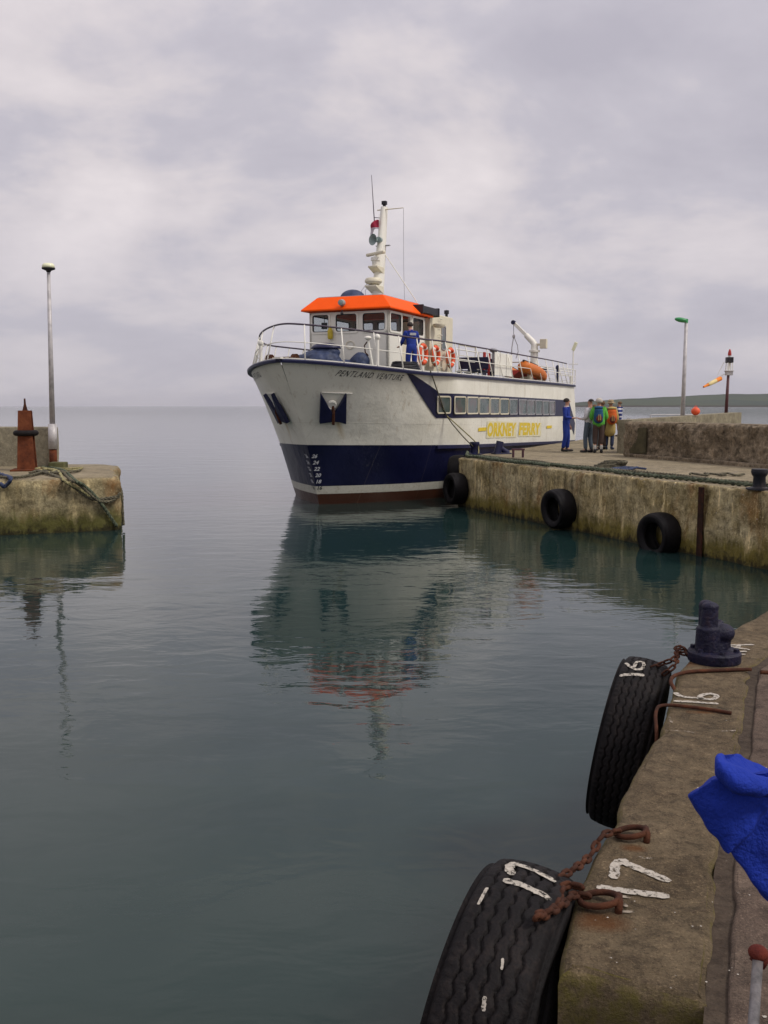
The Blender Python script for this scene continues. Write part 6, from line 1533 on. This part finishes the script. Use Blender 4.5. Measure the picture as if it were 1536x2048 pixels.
# ground numbers: place from photo measurements on the coping
def ground_digits(segs, w_, name, z=ZQ + 0.0045, seed=1, mat='whiteline'):
    P = [[G(x, y, z) for x, y in s] for s in segs]
    mb = strokes([[(p.x, p.y) for p in s] for s in P], w_, lambda u, v, li: (u, v, z + 0.0006 * li), 0.16, seed)
    o = mb.build(name, M[mat], None); return o
def tagp(o, lab): tag(o, lab, 'painted number', 'white numbers painted on the near quay'); return o
tagp(ground_digits([[(1228, 1753), (1233, 1727), (1248, 1721)], [(1245, 1724), (1290, 1742), (1333, 1760)], [(1202, 1775), (1265, 1784), (1330, 1792)]], 0.034, 'painted_number'), 'white painted 17 on the coping beside the two ring bolts')
tagp(ground_digits([[(1352, 1386), (1362, 1392), (1395, 1396), (1425, 1398), (1433, 1391), (1420, 1387), (1402, 1391), (1402, 1397)], [(1352, 1402), (1392, 1404), (1432, 1407)]], 0.030, 'painted_number', seed=5), 'white painted 16 on the coping between the two iron bars')
tagp(ground_digits([[(1450, 1290), (1505, 1289)], [(1450, 1291), (1496, 1299)], [(1478, 1290), (1476, 1295)], [(1470, 1304), (1490, 1303)], [(1462, 1309), (1488, 1309)]], 0.028, 'painted_number', seed=6), 'white painted number with a letter A behind the navy bollard')
for segs, sd_ in (([[(1335, 1461), (1365, 1462), (1395, 1466)]], 2), ([[(1445, 1462), (1470, 1461)]], 3), ([[(1338, 1434), (1343, 1444)]], 4), ([[(1268, 1714), (1304, 1716)]], 5), ([[(1236, 1792), (1260, 1794)], [(1240, 1802), (1252, 1812)]], 6), ([[(1240, 1822), (1272, 1824)]], 7)):
    o = ground_digits(segs, 0.014, 'paint_smear', seed=sd_, mat='faintline'); tag(o, kind='structure')
# paint spots and gull droppings
mb = MB(); rr = random.Random(5)
for i in range(46):
    x = rr.uniform(1180, 1536); y = rr.uniform(1330, 2040); q = G(x, y, ZQ)
    if q.x < wallpt(q.y).x + 0.08: continue
    rad = rr.uniform(0.0015, 0.0038) * (1.9 if rr.random() < 0.12 else 1); n = 8
    mb.add([(q.x + rad * rr.uniform(0.6, 1.3) * math.cos(k * 0.785), q.y + rad * rr.uniform(0.6, 1.3) * math.sin(k * 0.785), ZQ + 0.0075) for k in range(n)], [tuple(range(n))])
o = mb.build('droppings', M['whiteline'], None); tag(o, 'small white droppings and paint flecks spattered over the near quay', 'droppings', kind='stuff')
# chains
def chain_mb(pts, ll, wr, wid=None):
    pts = catmull(pts, 10); mb = MB(); wid = wid or ll * 0.62; d = [0]
    for i in range(1, len(pts)): d.append(d[-1] + (pts[i] - pts[i - 1]).length)
    n = max(2, int(d[-1] / (ll * 0.74)))
    def at(s):
        for i in range(1, len(pts)):
            if d[i] >= s: t = (s - d[i - 1]) / max(1e-9, d[i] - d[i - 1]); return pts[i - 1].lerp(pts[i], t)
        return pts[-1]
    for k in range(n):
        s = (k + 0.5) / n * d[-1]; c = at(s); t = (at(min(d[-1], s + ll / 2)) - at(max(0, s - ll / 2))).normalized()
        up = Vector((0, 0, 1)); up = (up - t * up.dot(t)); up = up.normalized() if up.length > 1e-3 else t.orthogonal().normalized(); sd = t.cross(up)
        ang = R(28) if k % 2 else R(118); w2 = up * math.sin(ang) + sd * math.cos(ang)
        L2 = ll / 2 - wid / 2; P = []
        for i in range(7): a = -math.pi / 2 + math.pi * i / 6; P.append(c + t * (L2 + math.cos(a) * (wid / 2 - wr)) + w2 * math.sin(a) * (wid / 2 - wr))
        for i in range(7): a = math.pi / 2 + math.pi * i / 6; P.append(c + t * (-L2 + math.cos(a) * (wid / 2 - wr)) + w2 * math.sin(a) * (wid / 2 - wr))
        mb.tube(P, wr, 7, closed=True)
    return mb
def ringbolt(p, label, ang, rad=0.05, flat=True):
    r = thing('ring_bolt', label, 'ring bolt', p, ang, 'rusty ring bolts in the near quay')
    mb = MB(); mb.tube([U((rad * 1.35 * math.cos(t * math.pi / 12), rad * math.sin(t * math.pi / 12), 0.022 + 0.010 * math.cos(t * math.pi / 12))) for t in range(24)], 0.0105, 8, closed=True); mb.build('ring', M['rust'], r, smooth=True)
    MB().tube([U((rad * 1.3, -0.03, -0.01)), U((rad * 1.38, -0.022, 0.03)), U((rad * 1.38, 0.022, 0.03)), U((rad * 1.3, 0.03, -0.01))], 0.012, 8).build('staple', M['rust'], r, smooth=True); return r
rbA = G(1262, 1676, ZQ); rbB = G(1198, 1812, ZQ)
ringbolt(rbA, 'rusty ring bolt above the painted 17, the farther of the pair', R(-8), 0.038); ringbolt(rbB, 'rusty ring bolt below the painted 17, the nearer of the pair', R(-12), 0.043)
def chainthing(pts, ll, wr, label): 
    o = chain_mb([U(p) for p in pts], ll, wr).build('chain', M['rust'], None, smooth=True, off=pts[0]); return tag(o, label, 'chain', 'rusty chains holding the tyres')
topT = U(c17) + U((0.02, 0.22, 0.46))
eA = G(1215, 1690, ZQ); eB = G(1150, 1808, ZQ)
chainthing([G(1240, 1676, ZQ) + U((0, 0, .025)), G(1205, 1688, ZQ) + U((0, 0, .03)), D(1180, 1712, 3.10), D(1148, 1738, 2.98), D(1112, 1758, 2.90)], 0.052, 0.0075, 'rusty chain from the farther ring bolt down to the tyre marked 17')
chainthing([G(1180, 1810, ZQ) + U((0, 0, .025)), G(1150, 1808, ZQ) + U((0, 0, .03)), D(1112, 1818, 2.66), D(1075, 1830, 2.58)], 0.05, 0.008, 'rusty chain from the nearer ring bolt to the tyre marked 17')
chainthing([G(1165, 1806, ZQ) + U((0, 0, .05)), G(1130, 1800, ZQ) + U((0, 0, .045)), D(1105, 1822, 2.66), D(1070, 1836, 2.57)], 0.05, 0.008, 'second strand of rusty chain doubled over the nearer one at tyre 17')
# navy bollard
bb = G(1428, 1321, ZQ)
r = thing('bollard', 'navy blue iron bollard with twin horns on the near quay', 'bollard', bb, R(15))
s_ = 5.75 / 1900
mb = MB(); mb.lathe([(0.0, 0.0), (0.152, 0.0), (0.155, 0.01), (0.155, 0.055), (0.145, 0.068), (0.0, 0.07)], (0, 0, 0), 40); mb.build('base_plate', M['bollard'], r, auto=35)
for k in range(6):
    a_ = k * math.pi / 3 + 0.3; MB().lathe([(0.0, 0.088), (0.017, 0.086), (0.019, 0.068), (0.019, 0.06)], (0.125 * math.cos(a_), 0.125 * math.sin(a_), 0), 6).build('bolt', M['bollard'], r)
mb = MB()
mb.cyl((-0.01, 0.07, 0.1), (-0.02, 0.07, 0.32), 0.05, 0.044, 14); mb.ell((-0.02, 0.07, 0.33), (0.045, 0.045, 0.03), 14, 8); mb.cyl((-0.045, 0, 0.03), (-0.048, 0, 0.21), 0.078, 0.070, 18)
mb.cyl((-0.048, 0, 0.18), (-0.040, 0, 0.335), 0.056, 0.048, 16); mb.ell((-0.040, 0, 0.335), (0.052, 0.05, 0.028), 16, 8)
mb.ell((0.040, -0.015, 0.170), (0.078, 0.062, 0.060), 16, 10); mb.ell((0.055, 0.0, 0.12), (0.05, 0.05, 0.06), 14, 8); mb.cyl((0.0, 0, 0.05), (0.04, 0, 0.14), 0.07, 0.06, 14); mb.tube([U((0.0, 0.04, 0.19)), U((0.06, 0.06, 0.20)), U((0.085, 0.07, 0.215))], 0.028, 10)
o = mb.build('twin_horns', M['bollard'], r); m_ = o.modifiers.new('r', 'REMESH'); m_.mode = 'VOXEL'; m_.voxel_size = 0.006; m_.use_smooth_shade = True; s2 = o.modifiers.new('s', 'SMOOTH'); s2.iterations = 5
# iron bars let into the coping
def bar(pts, label, rr_=0.012):
    c = Vector(pts[0]); o = MB().tube(catmull(pts, 6), rr_, 8).build('iron_bar', M['rust'], None, smooth=True, off=c); tag(o, label, 'iron bar', 'rusty iron bars on the near quay')
bar([G(1502, 1342, ZQ) + U((0, 0, .01)), G(1430, 1345, ZQ) + U((0, 0, .012)), G(1370, 1349, ZQ) + U((0, 0, .012)), G(1345, 1362, ZQ) + U((-0.01, 0, .005)), U((wallpt(5.2).x - 0.045, 5.0, ZQ - 0.06)), U((wallpt(4.9).x - 0.04, 4.86, ZQ - 0.25))], 'longer rusty bar bent over the quay edge just below the navy bollard', 0.011)
bar([G(1463, 1430, ZQ) + U((0, 0, .01)), G(1400, 1421, ZQ) + U((0, 0, .012)), G(1330, 1415, ZQ) + U((0, 0, .012)), G(1312, 1424, ZQ) + U((0, 0, .0)), U((wallpt(4.55).x - 0.05, 4.48, ZQ - 0.08)), U((wallpt(4.5).x - 0.04, 4.46, ZQ - 0.3))], 'shorter rusty bar bent over the quay edge nearer than the painted 16', 0.009)
bar([G(1520, 1348, ZQ) + U((0, 0, .01)), G(1560, 1352, ZQ) + U((0, 0, .012))], 'short rusty bar stub cut by the right picture edge', 0.014)
chainthing([bb + U((-0.13, 0.0, 0.04)), G(1375, 1304, ZQ) + U((-0.06, 0, .03)), D(1350, 1316, 5.60), D(1322, 1328, 5.62), D(1300, 1337, 5.62)], 0.06, 0.0065, 'dark chain from the navy bollard to the tyre marked 16')
chainthing([bb + U((-0.12, -0.08, 0.02)), G(1375, 1312, ZQ) + U((-0.05, 0, .02)), D(1350, 1330, 5.52), D(1325, 1350, 5.52)], 0.06, 0.0065, 'second dark chain from the navy bollard over the quay edge')
# ladder stanchion at the lower right
lp = G(1508, 2048, ZQ)
r = thing('handrail_post', 'grey galvanised pipe handrail with a rusty red knob on the near quay', 'handrail', (lp.x + 0.0, lp.y - 0.3, ZQ), 0)
ptop = D(1516, 1915, 2.16) - r.location; pb = D(1506, 2060, 1.98) - r.location
dvv = (pb - ptop)
MB().tube([ptop, ptop + dvv * 1.0, ptop + dvv * 2.2 ], 0.0125, 14).build('pipe', M['pipe'], r, smooth=True)
MB().ell(ptop + U((0, 0, 0.012)), (0.024, 0.024, 0.018), 14, 8).cyl(ptop + U((0, 0.005, -0.02)), ptop + U((0.02, 0.01, 0.01)), 0.02, n=12).build('knob', metalrust('red_rust', (0.11, 0.02, 0.014), (0.17, 0.035, 0.02), (0.035, 0.01, 0.008), 20), r, smooth=True)
# person in the blue anorak, mostly outside the picture
pr = thing('person', 'person in a bright blue anorak with a baggy sleeve, cut off by the right edge', 'person', (1.42, 1.62, ZQ), R(-12))
J = joints(arms=('down', 'hip')); 
M['anorak'] = cloth('royal_blue_anorak', (0.012, 0.036, 0.33), 0.8, 0.6)
EL = D(1392, 1592, 1.50)
Wm = Matrix.Rotation(R(12), 3, 'Z')
def loc(p): return Wm @ (Vector(p) - pr.location)
elb = loc(D(1510, 1660, 1.70))
J['elr'] = elb; J['shr'] = U((-0.18, 0, 1.36)); J['wrr'] = U((-0.16, -0.12, 0.80)); J['palmr'] = J['wrr'] + U((0.05, -0.05, -0.04))
body(J, pr, M['skin']); garment('trousers', J, leg_keys(J, 1.0, 0.97), M['darkg'], pr); shoes(J, pr, M['shoe']); hair(J, M['hairb'], pr)
k_ = top_keys(J, 1.1, 0.84, 0.18, 1.1)
garment('anorak', J, k_, M['anorak'], pr)
# the baggy sleeve: hull of measured corners with thickness, folded cuff of cloth at the crook
def hullmesh(front, back):
    bm = bmesh.new()
    for p in front + back: bm.verts.new(p)
    bmesh.ops.convex_hull(bm, input=bm.verts); me = bpy.data.meshes.new('h'); bm.to_mesh(me); bm.free()
    v = [Vector(q.co) for q in me.vertices]; f = [tuple(p.vertices) for p in me.polygons]; return v, f
def Dp(x, y, Y): return loc(D(x, y, Y))
up_ = [(1373, 1590), (1424, 1556), (1470, 1548), (1545, 1540), (1600, 1542), (1550, 1598), (1512, 1642), (1458, 1712), (1447, 1706)]
F1 = [Dp(x, y, 1.44) for x, y in up_[1:8]] + [Dp(1376, 1590, 1.47), Dp(1449, 1704, 1.46)]; B1 = [Dp(x, y, 1.60) for x, y in up_[1:7]] + [Dp(1380, 1592, 1.52), Dp(1452, 1702, 1.52)]
lo_ = [(1458, 1706), (1540, 1612), (1650, 1560), (1700, 1700), (1620, 1900), (1536, 1782), (1494, 1733)]
F2 = [Dp(x, y, 1.49) for x, y in lo_]; B2 = [Dp(x, y, 1.63) for x, y in lo_[1:5]] + [Dp(1496, 1731, 1.55), Dp(1464, 1708, 1.53)]
mb = MB(); 
for F_, B_ in ((F1, B1), (F2, B2)): v, f = hullmesh(F_, B_); mb.add(v, f)
o = mb.build('sleeve', M['anorak'], pr)
def clothmods(o, vox, sm, st, sc):
    a = o.modifiers.new('r', 'REMESH'); a.mode = 'VOXEL'; a.voxel_size = vox; a.use_smooth_shade = True
    b_ = o.modifiers.new('s', 'SMOOTH'); b_.iterations = sm; b_.factor = 0.5
    tx = bpy.data.textures.new('w' + o.name, 'CLOUDS'); tx.noise_scale = sc; tx.noise_depth = 1
    c_ = o.modifiers.new('d', 'DISPLACE'); c_.texture = tx; c_.strength = st; c_.mid_level = 0.5; c_.texture_coords = 'LOCAL'
clothmods(o, 0.004, 1, 0.015, 0.07)
t9 = bpy.data.textures.new('crease', 'STUCCI'); t9.noise_scale = 0.03; t9.turbulence = 6; d9 = o.modifiers.new('d2', 'DISPLACE'); d9.texture = t9; d9.strength = 0.005; d9.mid_level = 0.5; d9.texture_coords = 'LOCAL'
0 and MB().tube([Dp(1456, 1706, 1.447), Dp(1480, 1672, 1.440), Dp(1508, 1638, 1.437), Dp(1540, 1602, 1.435), Dp(1570, 1570, 1.44)], 0.0035, 6).build('seam', M['navy'], pr, smooth=True)
# folded hood / cuff: an open cup of cloth
mb = MB(); rim = [(1427, 1514, 1.41), (1445, 1500, 1.44), (1464, 1494, 1.48), (1490, 1508, 1.53), (1518, 1528, 1.56), (1560, 1536, 1.56), (1600, 1545, 1.50), (1560, 1556, 1.42), (1500, 1544, 1.385), (1455, 1528, 1.385)]
bot = [(1428, 1554, 1.42), (1436, 1560, 1.45), (1464, 1560, 1.48), (1490, 1570, 1.53), (1518, 1580, 1.55), (1556, 1590, 1.55), (1590, 1585, 1.50), (1556, 1592, 1.41), (1500, 1600, 1.375), (1458, 1586, 1.38)]
mid = [((a_[0] + b_[0]) / 2 + (-3 if a_[0] < 1450 else 2), (a_[1] + b_[1]) / 2 + 3, (a_[2] + b_[2]) / 2 + (-0.02 if a_[2] < 1.46 else 0.02)) for a_, b_ in zip(rim, bot)]
inn = [(a_[0] * 0.82 + 1505 * 0.18, a_[1] * 0.75 + 1545 * 0.25 + 4, a_[2] * 0.8 + 1.47 * 0.2) for a_ in rim]
rows_ = [inn, rim, mid, bot]; n = 10; vs = [Dp(*p) for rw in rows_ for p in rw]
vs.append(Dp(1510, 1556, 1.47)); vs.append(Dp(1505, 1590, 1.47))
fs = [(i * n + k, i * n + (k + 1) % n, (i + 1) * n + (k + 1) % n, (i + 1) * n + k) for i in range(3) for k in range(n)] + [(len(vs) - 2, (k + 1) % n, k) for k in range(n)] + [(3 * n + k, 3 * n + (k + 1) % n, len(vs) - 1) for k in range(n)]
o = mb.add(vs, fs).build('hood', M['anorak'], pr, smooth=True); ss = o.modifiers.new('sub', 'SUBSURF'); ss.levels = ss.render_levels = 3
tx = bpy.data.textures.new('whood', 'CLOUDS'); tx.noise_scale = 0.05; tx.noise_depth = 1; c_ = o.modifiers.new('d', 'DISPLACE'); c_.texture = tx; c_.strength = 0.016; c_.mid_level = 0.5; c_.texture_coords = 'LOCAL'

# tyre numbers
def tread_px(r, segs, w_, seed, name='painted_number'):
    Mi = (Matrix.Translation(r.location) @ r.rotation_quaternion.to_matrix().to_4x4()).inverted(); o_ = Mi @ Vector((0, 0, CH)); out = []
    for sg in segs:
        ln = []
        for x, y in sg:
            d = (Mi.to_3x3() @ ray(x, y)).normalized(); A_2 = d.y ** 2 + d.z ** 2; B_2 = 2 * (o_.y * d.y + o_.z * d.z); C_2 = o_.y ** 2 + o_.z ** 2 - 0.522 ** 2
            ds = B_2 * B_2 - 4 * A_2 * C_2
            if ds < 0: continue
            t = (-B_2 - math.sqrt(ds)) / (2 * A_2); p = o_ + d * t
            ln.append((max(-0.128, min(0.128, p.x)), math.atan2(p.y, p.z) * 0.53))
        if len(ln) > 1: out.append(ln)
    tread_mark(r, out, w_, 0.0, seed=seed, name=name)
tread_px(ty17, [[(1022, 1752), (1018, 1738), (1030, 1731)], [(1028, 1732), (1066, 1747), (1104, 1763)]], 0.030, 4)
tread_px(ty17, [[(1012, 1766), (1055, 1781), (1096, 1797)]], 0.026, 5)
tread_px(ty17, [[(957, 1808), (974, 1778)]], 0.010, 6, 'paint_streak'); tread_px(ty17, [[(1004, 1940), (1006, 1922)]], 0.008, 7, 'paint_streak'); tread_px(ty17, [[(968, 2020), (970, 1998)]], 0.012, 8, 'paint_streak')
tread_px(ty16, [[(1242, 1350), (1265, 1351), (1285, 1353)]], 0.024, 9)
tread_px(ty16, [[(1252, 1326), (1262, 1336), (1275, 1342), (1285, 1338), (1286, 1328), (1274, 1326), (1268, 1336)]], 0.020, 10)
# ================================================================== AIR
def haze():
    m = bpy.data.materials.new('air'); m.use_nodes = True; t = m.node_tree; t.nodes.clear()
    v = N(t, 'ShaderNodeVolumePrincipled'); v.inputs['Density'].default_value = 0.00005; v.inputs['Color'].default_value = (0.86, 0.87, 0.95, 1); v.inputs['Anisotropy'].default_value = 0.2
    o_ = N(t, 'ShaderNodeOutputMaterial'); L(t, v.outputs[0], o_.inputs['Volume'])
    o = MB().box((0, 7900, 65), (30000, 16500, 144)).build('haze', m, None); tag(o, kind='stuff')
haze()
